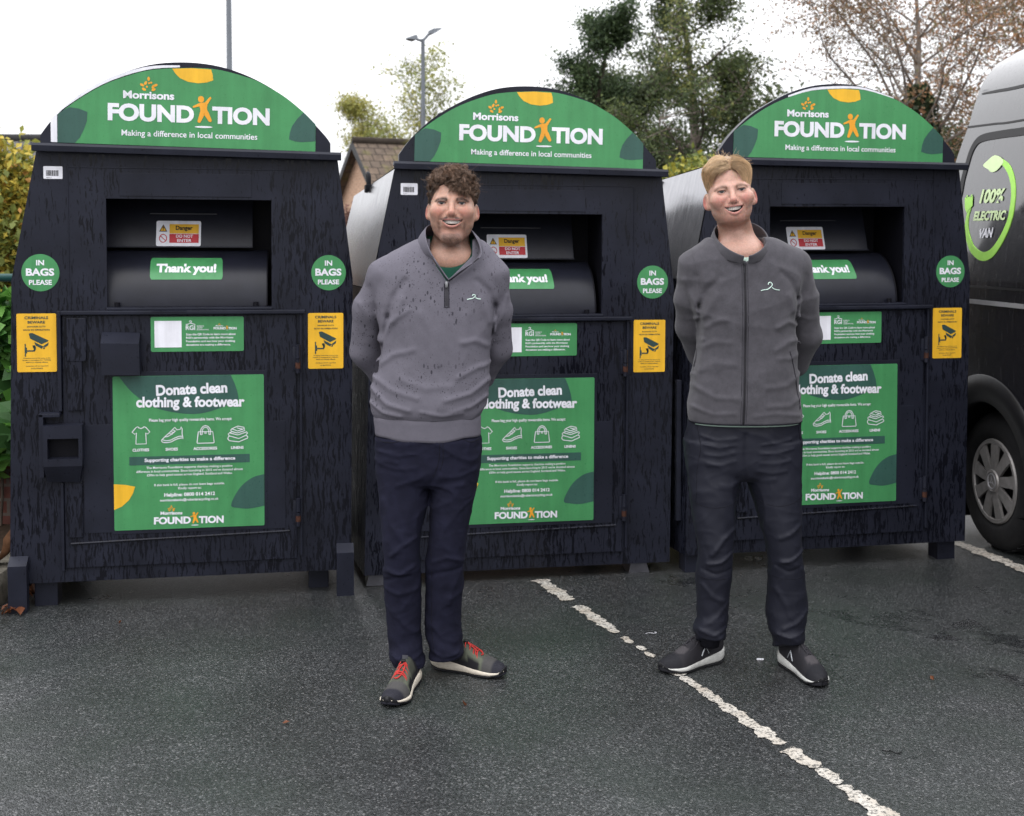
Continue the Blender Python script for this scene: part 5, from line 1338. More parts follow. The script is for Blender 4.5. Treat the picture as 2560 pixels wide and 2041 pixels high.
V1 = (L1(1078, 640)[0], L1(1182, 640)[0], L1(1121, 700)[0], L1(0, 640)[1], L1(0, 702)[1])
hem1 = L1(0, 1043)[1]
fn1 = torso_fn(T1, A1, C1, nk1, .080, V1, hem1, 31, .0028, hi=L1(0, 598)[1])
sw1 = cloth('sweatshirt', fn1, 'sweat', man1, hem1-.03, L1(0, 540)[1], .0055)
Tee1 = Loft([(z, a+.022, b-.022, f_+.014, k_-.02) for z, a, b, f_, k_ in [r1(590, 1052, 1196, -.064, .09), r1(618, 1012, 1222, -.080, .095), r1(640, 966, 1242, -.093, .10), r1(670, 940, 1252, -.108, .105), r1(740, 936, 1250, -.125, .11), r1(800, 950, 1235, -.128, .11)]], 2.3)
tee_top = L1(0, 668)[1]
fnt1 = lambda P: smax(smax(Tee1(P), -s_cap(P, nk1[0], nk1[1], .0655), .003), P[:, 2] - tee_top - 5*(P[:, 0] - nk1[0][0])**2 - .8*np.clip(P[:, 1] + .075, 0, 1), .004)
cloth('tee_shirt', fnt1, 'tee_green', man1, L1(0, 790)[1], L1(0, 570)[1], .006, xr=.26)
b = MB(); rings = []
for py, a, b_, f_, k_ in ((1036, 937, 1201, -.117, .102), (1041, 935.5, 1202.5, -.120, .104), (1050, 936, 1202, -.119, .104), (1065, 938, 1202, -.117, .103), (1080, 939, 1202, -.116, .102), (1086, 940, 1201.5, -.115, .101), (1087, 944, 1198, -.111, .097)):
    z, l, r_, f2, k2 = r1(py, a, b_, f_, k_); ring = []
    for j in range(160):
        an = 2*pi*j/160; c_, s_ = cos(an), sin(an); e = 2/2.35; rb = 1 + .0035*(1 if j % 2 else -1)
        x = (l+r_)/2 + (r_-l)/2*abs(c_)**e*np.sign(c_)*rb; y = (f2+k2)/2 + (k2-f2)/2*abs(s_)**e*np.sign(s_)*rb
        ring.append((x, y, z - (.012*max(0, 1-(abs(x-(l+r_)/2)/.13)**2)*max(0, -y/.11) + .0018*sin(x*42))*(py - 1036)/51))
    rings.append(ring)
b.loft(rings); b.build('hem_band', M['rib'], sw1, smooth=True)
P3 = lambda L, lst: [pt(L, *u) for u in lst]
for base, top in ((((1121, 703, -.128), (1101, 676, -.121), (1082, 650, -.108), (1060, 634, -.084), (1041, 616, -.027), (1048, 606, .038), (1084, 596, .082), (1122, 594, .094)),
                   ((1118, 697, -.137), (1094, 660, -.138), (1075, 628, -.128), (1065, 596, -.098), (1066, 570, -.045), (1080, 561, .015), (1100, 557, .055), (1122, 556, .070))),
                  (((1121, 703, -.128), (1148, 683, -.121), (1176, 661, -.106), (1198, 644, -.082), (1209, 620, -.027), (1198, 606, .038), (1162, 596, .082), (1122, 594, .094)),
                   ((1124, 698, -.137), (1164, 668, -.140), (1203, 641, -.126), (1199, 612, -.098), (1184, 585, -.045), (1172, 570, .015), (1148, 558, .055), (1122, 556, .070)))):
    ribbon_collar('collar', P3(L1, base), P3(L1, top), M['rib'], sw1)
v, f = strip_on(fn1, [L1(1121.5, 703), L1(1122, 760)], .010, .0016); obj('zip', v, f, M['zip'], sw1)
for dx in (-5.5, 5.5): 
    m = MB(); m.tube(cord_on(fn1, [L1(1121.5+dx, 706), L1(1122+dx, 762)], .001, .0012), .0011, 5); m.build('zip_stitching', M['seam'], sw1)
m = MB(); m.tube(cord_on(fn1, [L1(1115, 763), L1(1129, 763)], .001, .0012), .0011, 5); m.build('zip_stitching', M['seam'], sw1)
for pts in (((1079, 640), (1100, 672), (1121, 704)), ((1197, 645), (1160, 675), (1122, 704))):
    m = MB(); m.tube([pt(L1, x, y, -.134 + .0*i) for i, (x, y) in enumerate(pts)], .0026, 6); m.build('zip_edge', M['zip'], sw1, smooth=True)
zp = pt(L1, 1121.5, 708, 0); zy = float(front_y(fn1, zp[0], zp[2])[0]) - .006
m = MB(); m.bbox(zp[0]-.0045, zp[0]+.0045, zy-.003, zy+.003, zp[2]-.010, zp[2]+.010, .002); m.tube([(zp[0], zy-.003, zp[2]-.008), (zp[0]+.0045, zy-.003, zp[2]-.014), (zp[0], zy-.003, zp[2]-.022), (zp[0]-.0045, zy-.003, zp[2]-.014)], .0016, 6, closed=True)
m.build('zip_pull', M['metal'], sw1, smooth=True, angle=R(40))
def hanger_logo(fn, L, x0, x1, y0, y1, parent, r):
    X = lambda a: x0 + a*(x1-x0); Yp = lambda c: y1 - c*(y1-y0)
    for pts in (((0, .05), (.16, .14), (.34, .20), (.47, .36), (.585, .60), (.60, .82), (.52, .98), (.42, .92), (.40, .72)), ((.60, .40), (.68, .26), (.84, .14), (1.0, .10))):
        m = MB(); m.tube(cord_on(fn, [L(X(a), Yp(c)) for a, c in pts], r, .0008), r, 6); m.build('hanger_emblem', M['mint'], parent, smooth=True)
hanger_logo(fn1, L1, 1171, 1204, 733, 745.5, sw1, .0016)
for pts in (((944, 652), (960, 700), (975, 745), (980, 785)), ((1236, 655), (1240, 700), (1243, 760))):   # shoulder seams
    m = MB(); m.tube(cord_on(fn1, [L1(*u) for u in pts], .001, -.0006), .0012, 5); m.build('shoulder_seam', M['rib'], sw1)

Pv1 = Loft([r1(1040, 958, 1186, -.095, .085), r1(1078, 952, 1191, -.100, .092), r1(1096, 939, 1203, -.112, .107), r1(1140, 940, 1200, -.110, .118), r1(1185, 942, 1194, -.104, .115), r1(1215, 960, 1180, -.07, .085)], 2.4)
dep = lambda L, rows: Loft([(L(a, py)[1], L(a, py)[0], L(b, py)[0], f, k) for py, a, b, f, k in rows], 2.15)
LL1 = dep(L1, [(1120, 940, 1076, -.100, .105), (1190, 943, 1078, -.100, .100), (1224, 946, 1075, -.100, .092), (1262, 949, 1070, -.102, .080), (1326, 955, 1054, -.104, .058), (1396, 961, 1051, -.100, .044), (1447, 960, 1052, -.085, .052), (1512, 964, 1053, -.068, .068), (1582, 969, 1051, -.060, .072), (1622, 974, 1056, -.068, .076), (1645, 977, 1061, -.074, .078), (1672, 983, 1058, -.070, .080), (1690, 984, 1056, -.066, .080)])
LR1 = dep(L1, [(1120, 1070, 1200, -.095, .105), (1190, 1078, 1193, -.095, .100), (1224, 1077, 1188, -.093, .095), (1262, 1075, 1181, -.090, .088), (1326, 1074, 1169, -.082, .074), (1372, 1068, 1164, -.076, .070), (1419, 1064, 1158, -.066, .076), (1465, 1063, 1158, -.054, .092), (1512, 1062, 1153, -.044, .100), (1572, 1061, 1153, -.036, .108), (1624, 1070, 1158, -.040, .112), (1650, 1071, 1154, -.040, .112), (1670, 1071, 1150, -.036, .110)])
J1 = [q(L1, p, w, a) for p, w, a in (
    ([(955, 1150), (1000, 1160), (1050, 1155)], .007, .0035), ([(955, 1120), (1000, 1128), (1040, 1122)], .006, .0030), ([(1098, 1165), (1080, 1200), (1060, 1230)], .010, -.0050), ([(1075, 1170), (1040, 1190), (1000, 1200)], .009, .0035), ([(1110, 1180), (1150, 1180), (1190, 1165)], .008, .0030), ([(1080, 1200), (1120, 1205), (1160, 1200)], .009, .0030),
    ([(965, 1240), (985, 1300), (1020, 1340)], .012, .0040), ([(1045, 1330), (1010, 1350), (985, 1370)], .008, .0055), ([(975, 1410), (1005, 1420), (1040, 1400)], .008, .0055), ([(965, 1440), (1000, 1425), (1030, 1425)], .006, -.0040), ([(968, 1460), (1000, 1470), (1045, 1460)], .009, .0040),
    ([(1152, 1390), (1120, 1380), (1085, 1395)], .008, .0050), ([(1152, 1420), (1135, 1460), (1125, 1500)], .010, .0040), ([(1075, 1430), (1100, 1420), (1150, 1412)], .007, -.0040),
    ([(1000, 1530), (1025, 1560), (1045, 1570)], .009, .0040), ([(1085, 1560), (1110, 1590), (1140, 1600)], .009, .0035), ([(985, 1625), (1020, 1640), (1055, 1625)], .008, .0060), ([(985, 1650), (1015, 1662), (1050, 1655)], .006, -.0040), ([(1080, 1620), (1110, 1635), (1150, 1625)], .007, .0045))]
fj1 = legs_fn(Pv1, [LL1, LR1], J1, 51, .0022, [L1(0, 1668)[1], L1(0, 1652)[1]], .0030)
je1 = cloth('jeans', fj1, 'jeans', man1, .0, L1(0, 1040)[1]+.02, .0058, xr=.30, y0=-.20, y1=.20)
def seam(fn, L, pts, parent, r=.0011, name='seam', mat='seam', lift=-.0002):
    m = MB(); m.tube(cord_on(fn, [L(*u) for u in pts], r, lift), r, 5); return m.build(name, M[mat], parent)
seam(fj1, L1, ((1104, 1090), (1103, 1130), (1096, 1160), (1088, 1178)), je1); seam(fj1, L1, ((1112, 1092), (1112, 1135), (1104, 1162)), je1)
seam(fj1, L1, ((942, 1086), (965, 1096), (1000, 1093), (1015, 1084)), je1, .0015, 'pocket_edge'); seam(fj1, L1, ((1160, 1088), (1180, 1096), (1200, 1092)), je1, .0015, 'pocket_edge')
seam(fj1, L1, ((1082, 1250), (1080, 1350), (1082, 1450), (1080, 1550), (1086, 1630)), je1)

socks(man1, an1, [(an1[0][0], an1[0][1]-.01, .06), (an1[1][0], an1[1][1], .06)], 'seam')
style1 = dict(sole_top=[.058, .050, .044, .036, .030, .026, .026, .036], sole='sole1', height=[.075, .092, .100, .104, .108, .106, .098, .080, .064, .055, .048, .034], lift=.003, lace='lace_red', lace_r=.0026, tab=True,
    laces=[[(-.030, .50), (-.012, .47), (.0, .46)], [(.030, .50), (.012, .47), (.0, .46)], [(-.032, .56), (-.012, .53), (.004, .50)], [(.032, .54), (.020, .51), (.006, .47)], [(.033, .60), (.020, .56), (.004, .55)], [(-.034, .61), (-.018, .585), (-.004, .58)],
           [(-.038, .68), (-.020, .635), (.0, .625), (.020, .64), (.038, .69)], [(-.036, .66), (-.016, .61), (.004, .60), (.022, .62), (.036, .66)], [(.005, .47), (-.004, .54), (-.008, .62)], [(.008, .47), (.010, .56), (.006, .64), (-.004, .69), (-.014, .68)]],
    color=lambda s, cx, cz, u: ((.018, .018, .026) if s > .86 else (.060, .058, .058) if s > .73 else (.012, .012, .015) if (u < .022 and s < .70) or s < .30 else ((.105, .115, .085) if abs(cx) > .55 and .5 < s < .72 else (.062, .066, .052))))
fg = lambda px, py: on_ground(px, py) - Vector((X1, Y1, 0))
shoe(man1, fg(1035, 1690) + Vector((0, -.02, 0)), R(-11), .295, style1)
shoe(man1, fg(1078, 1672) + Vector((0, .03, 0)), R(66), .300, style1)

# ---------------------------------------- man with fair hair, fleece and trekking trousers
X2, Y2 = .803, 4.26
L2_ = lambda px, py, dy=0.0: (at(px, py, Y2+dy).x - X2, at(px, py, Y2+dy).z)
h2 = at(1838, 477.7, Y2-.118); HC2 = np.array([h2.x - X2 - .004, -.034, h2.z]); RM2 = rot3(R(-1.5), R(-7.5), R(-5))
K2 = dict(taper=([-.116, -.108, -.098, -.082, -.060, -.030, .02], [1.06, 1.05, .97, .95, .97, 1.04, 1.01]), jaw=.99, chin=-.1115, face=1.04, nx=0.0, ear=.0840, slit=(.0128, .0039, -.0013), neck_r=.0565,
          mouth=dict(x=.001, w=.0328, zu=-.0575, cu=.0014, zl=-.0764), skin=(.50, .295, .232), flush=(.51, .195, .165), lip=(.42, .145, .14),
          beard=dict(chz=-.104, chh=.028, mid=-.086, line=.006, mz=-.0515, s_chin=.42, s_jaw=.50, s_mou=.30, col=(.19, .095, .055)),
          brow=[.0105, .0128, .0145, .0110, .0060], brow_s=.80, brow_col=(.115, .060, .034), iris=(.020, .024, .028), root=(.20, .125, .075), root_s=.65,
          hairline=lambda x, y, z: np.clip((z - zline(y) - .002)/.012, 0, 1)*np.clip((y + .056)/.010, 0, 1))
el2 = [pt(L2_, 1730, 818, .082), pt(L2_, 2012, 840, .082)]; wr2 = [pt(L2_, 1825, 945, .19), pt(L2_, 1890, 950, .205)]
sh2 = [pt(L2_, 1760, 678, 0), pt(L2_, 1968, 676, 0)]; an2 = [pt(L2_, 1778, 1590, .02), pt(L2_, 1972, 1600, .04)]
man2 = make_body('person', X2, Y2, HC2, RM2, K2, (L2_(1848, 600)[0], .030, L2_(1848, 604)[1]), el2, wr2, an2, L2_(1860, 1105)[1], sh2, [pt(L2_, 1784, 1370, -.02), pt(L2_, 1962, 1370, -.01)])
tag(man2, 'fair-haired laughing man in a plain charcoal zip-up fleece, dark trekking trousers and black trainers', 'person', 'men standing in front of the clothing banks')
face_details(man2, HC2, RM2, K2); swept_hair(man2, HC2, RM2)
r2 = lambda *a: row(L2_, *a)
T2 = Loft([r2(560, 1790, 1908, -.035, .085), r2(584, 1774, 1922, -.058, .09), r2(604, 1756, 1958, -.078, .095), r2(618, 1738, 1980, -.090, .10), r2(635, 1724, 1998, -.10, .104), r2(660, 1716, 2010, -.110, .107), r2(690, 1716, 2010, -.119, .11), r2(747, 1724, 1998, -.128, .112), r2(790, 1735, 1989, -.130, .11), r2(834, 1740, 1987, -.130, .106),
           r2(880, 1738, 1990, -.130, .104), r2(937, 1728, 1993, -.134, .106), r2(997, 1720, 1998, -.138, .110), r2(1030, 1718, 2000, -.138, .112), r2(1047, 1720, 1999, -.136, .112), r2(1060, 1720, 1999, -.135, .112)], 2.35)
A2_ = [([pt(L2_, 1740, 668, 0), pt(L2_, 1728, 745, .030), pt(L2_, 1729, 815, .080), pt(L2_, 1756, 885, .145), pt(L2_, 1830, 945, .19)], [.058, .0565, .0560, .049, .044]),
       ([pt(L2_, 1986, 664, 0), pt(L2_, 2003, 748, .030), pt(L2_, 2014, 838, .080), pt(L2_, 1985, 905, .150), pt(L2_, 1890, 950, .205)], [.058, .0565, .0560, .050, .044])]
C2 = [q(L2_, p, w, a) for p, w, a in (
    ([(1741, 760), (1744, 815), (1741, 870), (1732, 925)], .007, -.0060), ([(1984, 742), (1981, 790), (1987, 850), (1992, 920)], .007, -.0060), ([(1742, 765), (1760, 720), (1790, 690)], .011, -.0060), ([(1756, 780), (1778, 735)], .012, .0045), ([(1748, 820), (1772, 800), (1800, 795)], .010, .0045), ([(1984, 745), (1965, 705), (1940, 680)], .011, -.0050), ([(1972, 775), (1955, 735)], .012, .0045), ([(1984, 810), (1955, 800), (1925, 815)], .009, .0055), ([(1985, 845), (1955, 850), (1920, 870)], .010, .0045), ([(1988, 880), (1960, 890), (1930, 890)], .009, .0035),
    ([(1742, 865), (1775, 850), (1810, 850)], .010, .0035), ([(1735, 920), (1775, 900), (1820, 905)], .011, .0035), ([(1730, 960), (1775, 985), (1825, 985)], .010, .0040), ([(1990, 930), (1950, 955), (1900, 960)], .011, .0040), ([(1995, 985), (1955, 1005), (1900, 1005)], .010, .0040), ([(1725, 1010), (1770, 1025), (1820, 1022)], .008, .0035), ([(1870, 1028), (1920, 1022), (1985, 1030)], .008, .0030),
    ([(1780, 700), (1800, 760), (1805, 830)], .016, .0025), ([(1890, 720), (1905, 780)], .016, .0025),
    ([(1690, 790), (1720, 800), (1748, 790)], .008, .0048), ([(1695, 835), (1725, 838), (1750, 820)], .008, -.0040), ([(1705, 865), (1730, 858), (1748, 845)], .008, .0045), ([(1705, 700), (1722, 745), (1740, 780)], .010, .0040), ([(1735, 690), (1748, 730)], .012, -.0035),
    ([(2055, 790), (2025, 800), (1995, 790)], .008, .0048), ([(2056, 830), (2025, 838), (1995, 828)], .008, -.0040), ([(2048, 875), (2018, 868), (1992, 855)], .008, .0050), ([(2030, 705), (2012, 750), (1990, 790)], .010, .0042), ([(2005, 690), (1992, 730)], .012, -.0035))]
nk2 = [(L2_(1848, 630)[0], .0, L2_(1848, 632)[1]), (HC2[0]+.005, -.01, HC2[2]-.055)]
V2 = (L2_(1794, 632)[0], L2_(1902, 632)[0], L2_(1847, 655)[0], L2_(0, 632)[1], L2_(0, 656)[1])
hem2 = L2_(0, 1050)[1]
fn2 = torso_fn(T2, A2_, C2, nk2, .089, V2, hem2, 77, .0028, .006, hi=L2_(0, 593)[1])
fl2 = cloth('fleece', fn2, 'fleece', man2, hem2-.02, L2_(0, 545)[1], .0055)
Tee2 = Loft([(z, a+.026, b-.026, f_+.016, k_-.02) for z, a, b, f_, k_ in [r2(590, 1768, 1930, -.066, .09), r2(618, 1738, 1980, -.088, .10), r2(660, 1716, 2010, -.108, .105), r2(740, 1722, 2000, -.125, .11), r2(790, 1735, 1989, -.128, .11)]], 2.3)
tt2 = L2_(0, 642)[1]
cloth('tee_shirt', lambda P: smax(smax(Tee2(P), -s_cap(P, nk2[0], nk2[1], .0665), .003), P[:, 2] - tt2 - np.minimum(5*(P[:, 0] - nk2[0][0])**2, .012), .004), 'tee_mint', man2, L2_(0, 780)[1], L2_(0, 580)[1], .006, xr=.26)
b = MB(); rings = []
for py, a, b_, f_, k_ in ((1030, 1724, 1994, -.125, .10), (1054.5, 1724, 1994, -.126, .10), (1055.5, 1728, 1990, -.121, .096)):
    z, l, r_, f2, k2 = r2(py, a, b_, f_, k_)
    rings.append([((l+r_)/2 + (r_-l)/2*abs(cos(2*pi*j/64))**.85*np.sign(cos(2*pi*j/64)), (f2+k2)/2 + (k2-f2)/2*abs(sin(2*pi*j/64))**.85*np.sign(sin(2*pi*j/64)), z) for j in range(64)])
b.loft(rings); b.build('tee_hem', M['tee_mint'], man2, smooth=True)
b = MB(); hemv = []
for j in range(96):
    an = 2*pi*j/96; z, l, r_, f2, k2 = r2(1050, 1719.5, 1999.5, -.1365, .1125); e = 2/2.35
    hemv.append(((l+r_)/2 + (r_-l)/2*abs(cos(an))**e*np.sign(cos(an)), (f2+k2)/2 + (k2-f2)/2*abs(sin(an))**e*np.sign(sin(an)), z + .0015))
b.tube(hemv, .0028, 6, closed=True); b.build('hem_binding', M['seam'], fl2, smooth=True)
ring_collar('collar', L2_, L2_(1848, 600)[0], (660, 606), (641, 549), (.103, -.121, .096), (.0905, -.136, .082), M['fleece'], fl2, .075)
zpts = ((1846.5, 652), (1846, 720), (1846, 800), (1845, 880), (1843, 960), (1840, 1048))
v, f = strip_on(fn2, [L2_(*u) for u in zpts], .0105, .0016); obj('zip', v, f, M['zip'], fl2)
for dx in (-7, 7): seam(fn2, L2_, [(x+dx, y) for x, y in zpts], fl2, .0007, 'zip_stitching')
m = MB(); m.tube(cord_on(fn2, [L2_(*u) for u in zpts], .001, .0022), .0018, 6); m.build('zip_teeth', M['rubber'], fl2, smooth=True)
zp = pt(L2_, 1846, 656, 0); zy = float(front_y(fn2, zp[0], zp[2])[0]) - .005
m = MB(); m.bbox(zp[0]-.0042, zp[0]+.0042, zy-.003, zy+.003, zp[2]-.010, zp[2]+.008, .002); m.tube([(zp[0], zy-.003, zp[2]-.010), (zp[0]-.001, zy-.004, zp[2]-.030)], .0018, 6); m.tube([(zp[0]-.001, zy-.004, zp[2]-.028), (zp[0]-.001, zy-.004, zp[2]-.036)], .0032, 6)
m.build('zip_pull', M['steel'], fl2, smooth=True, angle=R(40))
hanger_logo(fn2, L2_, 1884, 1931, 703, 724.5, fl2, .0015)
for pts in (((1741, 872), (1739, 895), (1735, 915)), ((1958, 872), (1970, 915), (1981, 975), (1989, 1015))):
    seam(fn2, L2_, pts, fl2, .0022, 'pocket_zip', 'zip', .0006)
for x, y in ((1735, 908), (1987, 1006)): 
    a = pt(L2_, x, y, 0); yy_ = float(front_y(fn2, a[0], a[2])[0]) - .003; m = MB(); m.tube([(a[0], yy_, a[2]+.006), (a[0]-.001, yy_-.001, a[2]-.018)], .0019, 6); m.build('zip_pull', M['steel'], fl2, smooth=True)
for pts in (((1727, 640), (1738, 690), (1742, 730), (1741, 765)), ((2003, 636), (1992, 680), (1986, 720), (1984, 745))): seam(fn2, L2_, pts, fl2, .0013, 'shoulder_seam', 'fleece', .0)

Pv2 = Loft([r2(1030, 1724, 1994, -.112, .10), r2(1056, 1717, 1999, -.115, .108), r2(1107, 1713, 2001, -.114, .120), r2(1165, 1719, 2000, -.106, .118), r2(1195, 1740, 1985, -.07, .09)], 2.4)
TL2 = dep(L2_, [(1100, 1713, 1852, -.104, .110), (1172, 1720, 1855, -.104, .104), (1215, 1723, 1847, -.104, .095), (1250, 1728, 1839, -.104, .085), (1301, 1732, 1832, -.104, .066), (1370, 1742, 1826, -.100, .048), (1430, 1738, 1825, -.086, .058), (1495, 1742, 1822, -.070, .072), (1538, 1743, 1820, -.064, .076), (1577, 1738, 1816, -.070, .080), (1602, 1742, 1812, -.066, .080), (1625, 1746, 1810, -.06, .078)])
TR2 = dep(L2_, [(1100, 1848, 2001, -.104, .110), (1172, 1854, 2001, -.104, .104), (1194, 1863, 2000, -.104, .100), (1241, 1880, 1999, -.104, .090), (1293, 1895, 1997, -.104, .076), (1353, 1912, 1999, -.100, .060), (1409, 1920, 2005, -.088, .062), (1465, 1920, 2013, -.072, .078), (1508, 1917, 2019, -.062, .086), (1538, 1917, 2018, -.060, .090), (1568, 1922, 2014, -.064, .092), (1603, 1936, 2008, -.062, .092), (1640, 1940, 2004, -.056, .090)])
J2 = [q(L2_, p, w, a) for p, w, a in (
    ([(1745, 1080), (1780, 1090), (1825, 1084)], .005, .0030), ([(1748, 1100), (1785, 1108), (1825, 1100)], .005, .0030), ([(1752, 1125), (1785, 1128), (1820, 1120)], .006, .0030), ([(1758, 1150), (1790, 1150), (1822, 1140)], .006, .0030), ([(1890, 1100), (1925, 1095), (1965, 1090)], .005, .0030), ([(1885, 1122), (1925, 1120), (1970, 1112)], .005, .0032), ([(1885, 1145), (1920, 1146), (1960, 1140)], .006, .0030), ([(1880, 1165), (1915, 1170), (1950, 1165)], .006, .0025),
    ([(1850, 1075), (1850, 1130), (1856, 1180)], .009, -.0045), ([(1862, 1180), (1890, 1190), (1920, 1185)], .009, .0030), ([(1840, 1190), (1815, 1205), (1790, 1200)], .009, .0030),
    ([(1830, 1310), (1800, 1330), (1770, 1370)], .009, .0050), ([(1820, 1370), (1790, 1390), (1760, 1395)], .007, .0055), ([(1750, 1410), (1780, 1420), (1815, 1410)], .006, -.0035), ([(1748, 1450), (1775, 1480), (1800, 1490)], .009, .0040), ([(1812, 1500), (1785, 1530), (1755, 1550)], .009, .0040), ([(1745, 1565), (1775, 1575), (1812, 1560)], .007, .0050), ([(1750, 1590), (1780, 1592), (1808, 1585)], .005, -.0035),
    ([(1990, 1300), (1960, 1320), (1935, 1330)], .009, .0045), ([(1996, 1365), (1965, 1385), (1940, 1390)], .007, .0055), ([(1930, 1400), (1960, 1415), (1995, 1400)], .006, -.0035), ([(1930, 1460), (1955, 1500), (1965, 1530)], .010, .0045), ([(2012, 1520), (1985, 1545), (1950, 1560)], .008, .0050), ([(1935, 1575), (1965, 1580), (2005, 1570)], .006, .0040))]
fj2 = legs_fn(Pv2, [TL2, TR2], J2, 91, .0022, [L2_(0, 1602)[1], L2_(0, 1616)[1]], .0026, .020)
tr2 = cloth('trekking_trousers', fj2, 'trek', man2, .0, L2_(0, 1030)[1]+.02, .0058, xr=.30, y0=-.20, y1=.20)
for pts in (((1732, 1248), (1760, 1254), (1800, 1252), (1832, 1244)), ((1880, 1240), (1920, 1250), (1960, 1246), (1996, 1232)), ((1742, 1430), (1780, 1434), (1822, 1430)), ((1924, 1430), (1965, 1434), (2008, 1428)), ((1736, 1060), (1742, 1110), (1735, 1165), (1733, 1245)), ((1985, 1060), (1996, 1110))):
    seam(fj2, L2_, pts, tr2, .0011)
socks(man2, an2, [(an2[0][0]-.005, an2[0][1], .06), (an2[1][0], an2[1][1], .06)], 'seam')
style2 = dict(sole_top=[.062, .052, .042, .034, .030, .026, .024, .030], sole='sole2', height=[.080, .098, .106, .108, .110, .108, .100, .084, .066, .056, .048, .034], lift=.0025, lace='lace_dk', lace_r=.0032,
    laces=[[(-.026, .42), (.0, .45), (.026, .48)], [(.026, .42), (.0, .45), (-.026, .48)], [(-.027, .50), (.0, .53), (.027, .56)], [(.027, .50), (.0, .53), (-.027, .56)], [(-.027, .58), (.0, .61), (.027, .64)], [(.027, .58), (.0, .61), (-.027, .64)],
           [(.0, .40), (.016, .45), (.022, .54), (.024, .62)], [(.0, .40), (-.014, .46), (-.022, .52), (-.012, .47), (.0, .41)], [(.0, .40), (-.006, .50), (-.004, .62)]],
    marks=[(1, [(.33, .050), (.38, .078), (.46, .048)], .0024), (-1, [(.33, .050), (.38, .078), (.46, .048)], .0024)],
    color=lambda s, cx, cz, u: ((.055, .050, .055) if (s - .68)**2/.006 + cx*cx/.3 < .75 and cz > .3 else (.013, .013, .017) if s > .80 else (.019, .018, .022)))
fg2 = lambda px, py: on_ground(px, py) - Vector((X2, Y2, 0))
shoe(man2, fg2(1806, 1652) + Vector((0, .02, 0)), R(-57), .290, style2)
shoe(man2, fg2(1962, 1662) + Vector((0, .035, 0)), R(17), .285, style2)

# ------------------------------------------------------------------ the black van
def _vanpaint():
    t = NT('wet_black_van_paint'); p = t.pos()
    n = t.noise(t.map(p, (1, 1, .12)), 60, 4, .6); d = t.ramp(t.noise(p, 170, 2, .5), [(.62, 0), (.68, 1)])
    t.set(Base_Color=(.008, .0078, .011), Roughness=t.ramp(n, [(.35, .12), (.7, .30)]), Specular_IOR_Level=.5)
    t.b.inputs['Coat Weight'].default_value = 1.0; t.b.inputs['Coat Roughness'].default_value = .07; t.b.inputs['Coat IOR'].default_value = 1.75
    t.bump(t.math('ADD', d, t.math('MULTIPLY', n, .5)), .14, .003); return t.m
M['van'] = _vanpaint()
M['gasket'] = plain('rubber_gasket', (.006, .006, .007), .45, .3)
M['glass'] = NT('dark_glass').set(Base_Color=(.006, .007, .009), Roughness=.06, Specular_IOR_Level=.6)
M['lime'] = plain('lime_vinyl', (.36, .72, .11), .35, .3, var=.05)
M['palelime'] = plain('pale_lime_vinyl', (.62, .78, .42), .35, .3, var=.05)
M['trim'] = plain('bright_trim', (.45, .45, .47), .3, .5, .5)
M['hub'] = plain('grey_wheel_trim', (.22, .21, .205), .38, .4, .35, var=.2)
M['tyre'] = plain('tyre_rubber', (.010, .010, .011), .75, .25, var=.3, bump=.3)
VAN_YAW = R(7.0)
hub = on_ground(2500, 1368)
# local frame: x to the right across the van (outer left flank at x=0), y along it towards its tail, z up
hubp = None
d_ = ray(2459, 1204.6)
for i in range(400):
    Y = 4 + i*.01
    if EYE + d_[2]*Y/d_[1] < .345: break
VAN_O = Vector((d_[0]*Y/d_[1], Y, 0))
van = empty('delivery_van', VAN_O, (0, 0, VAN_YAW))
tag(van, 'black electric delivery van with lime green cable sign parked behind the row of banks', 'van')
# cross-section of the flank: height -> how far the side leans in
ZS = [.36, .50, .75, 1.05, 1.30, 1.50, 1.70, 1.90, 2.06, 2.22, 2.36, 2.47, 2.56, 2.62]
INX = [.05, .015, .0, .0, .006, .025, .052, .085, .115, .150, .195, .265, .40, .62]
def flank(z, y=0.0): return float(np.interp(z, ZS, INX))
# van-side position of a photo point: meet the view ray with the leaning flank
c_, s_ = cos(VAN_YAW), sin(VAN_YAW)
def van_pt(px, py):
    d = ray(px, py); best = None
    for k in range(1500):
        tt = 4.6 + k*.002; P = Vector((d[0]*tt, d[1]*tt, EYE + d[2]*tt)) - VAN_O
        x, y = P.x*c_ + P.y*s_, -P.x*s_ + P.y*c_
        if x >= flank(min(P.z, 2.61)): return (y, P.z)
    return (y, P.z)
_sil = sorted((z, y) for y, z in (van_pt(*q) for q in ((2384.5, 391), (2399, 350), (2415, 309), (2431, 252), (2452, 203), (2472, 175), (2500, 151), (2525, 138))))
_tz = [.3, .6, 1.2, 1.65] + [q[0] for q in _sil]; _ty = [_sil[0][1]+.22, _sil[0][1]+.26, _sil[0][1]+.20, _sil[0][1]+.10] + [q[1] for q in _sil]
def tail(z): return float(np.interp(z, _tz, _ty))
WID, FRONT = 1.95, -4.55
def frontx(z): return FRONT + float(np.interp(z, [.3, .9, 1.15, 1.25, 2.1, 2.62], [0, .02, .10, .55, 1.45, 2.2]))
m = MB(); NY = 40
zz = np.concatenate([np.linspace(.36, 2.0, 24), np.array([2.07, 2.14, 2.21, 2.27, 2.33, 2.38, 2.43, 2.48, 2.53, 2.57, 2.60, 2.62])])
us = np.concatenate([[0, .012, .03, .06], np.linspace(.1, .9, 30), [.94, .97, .988, 1.0]])
rings = []
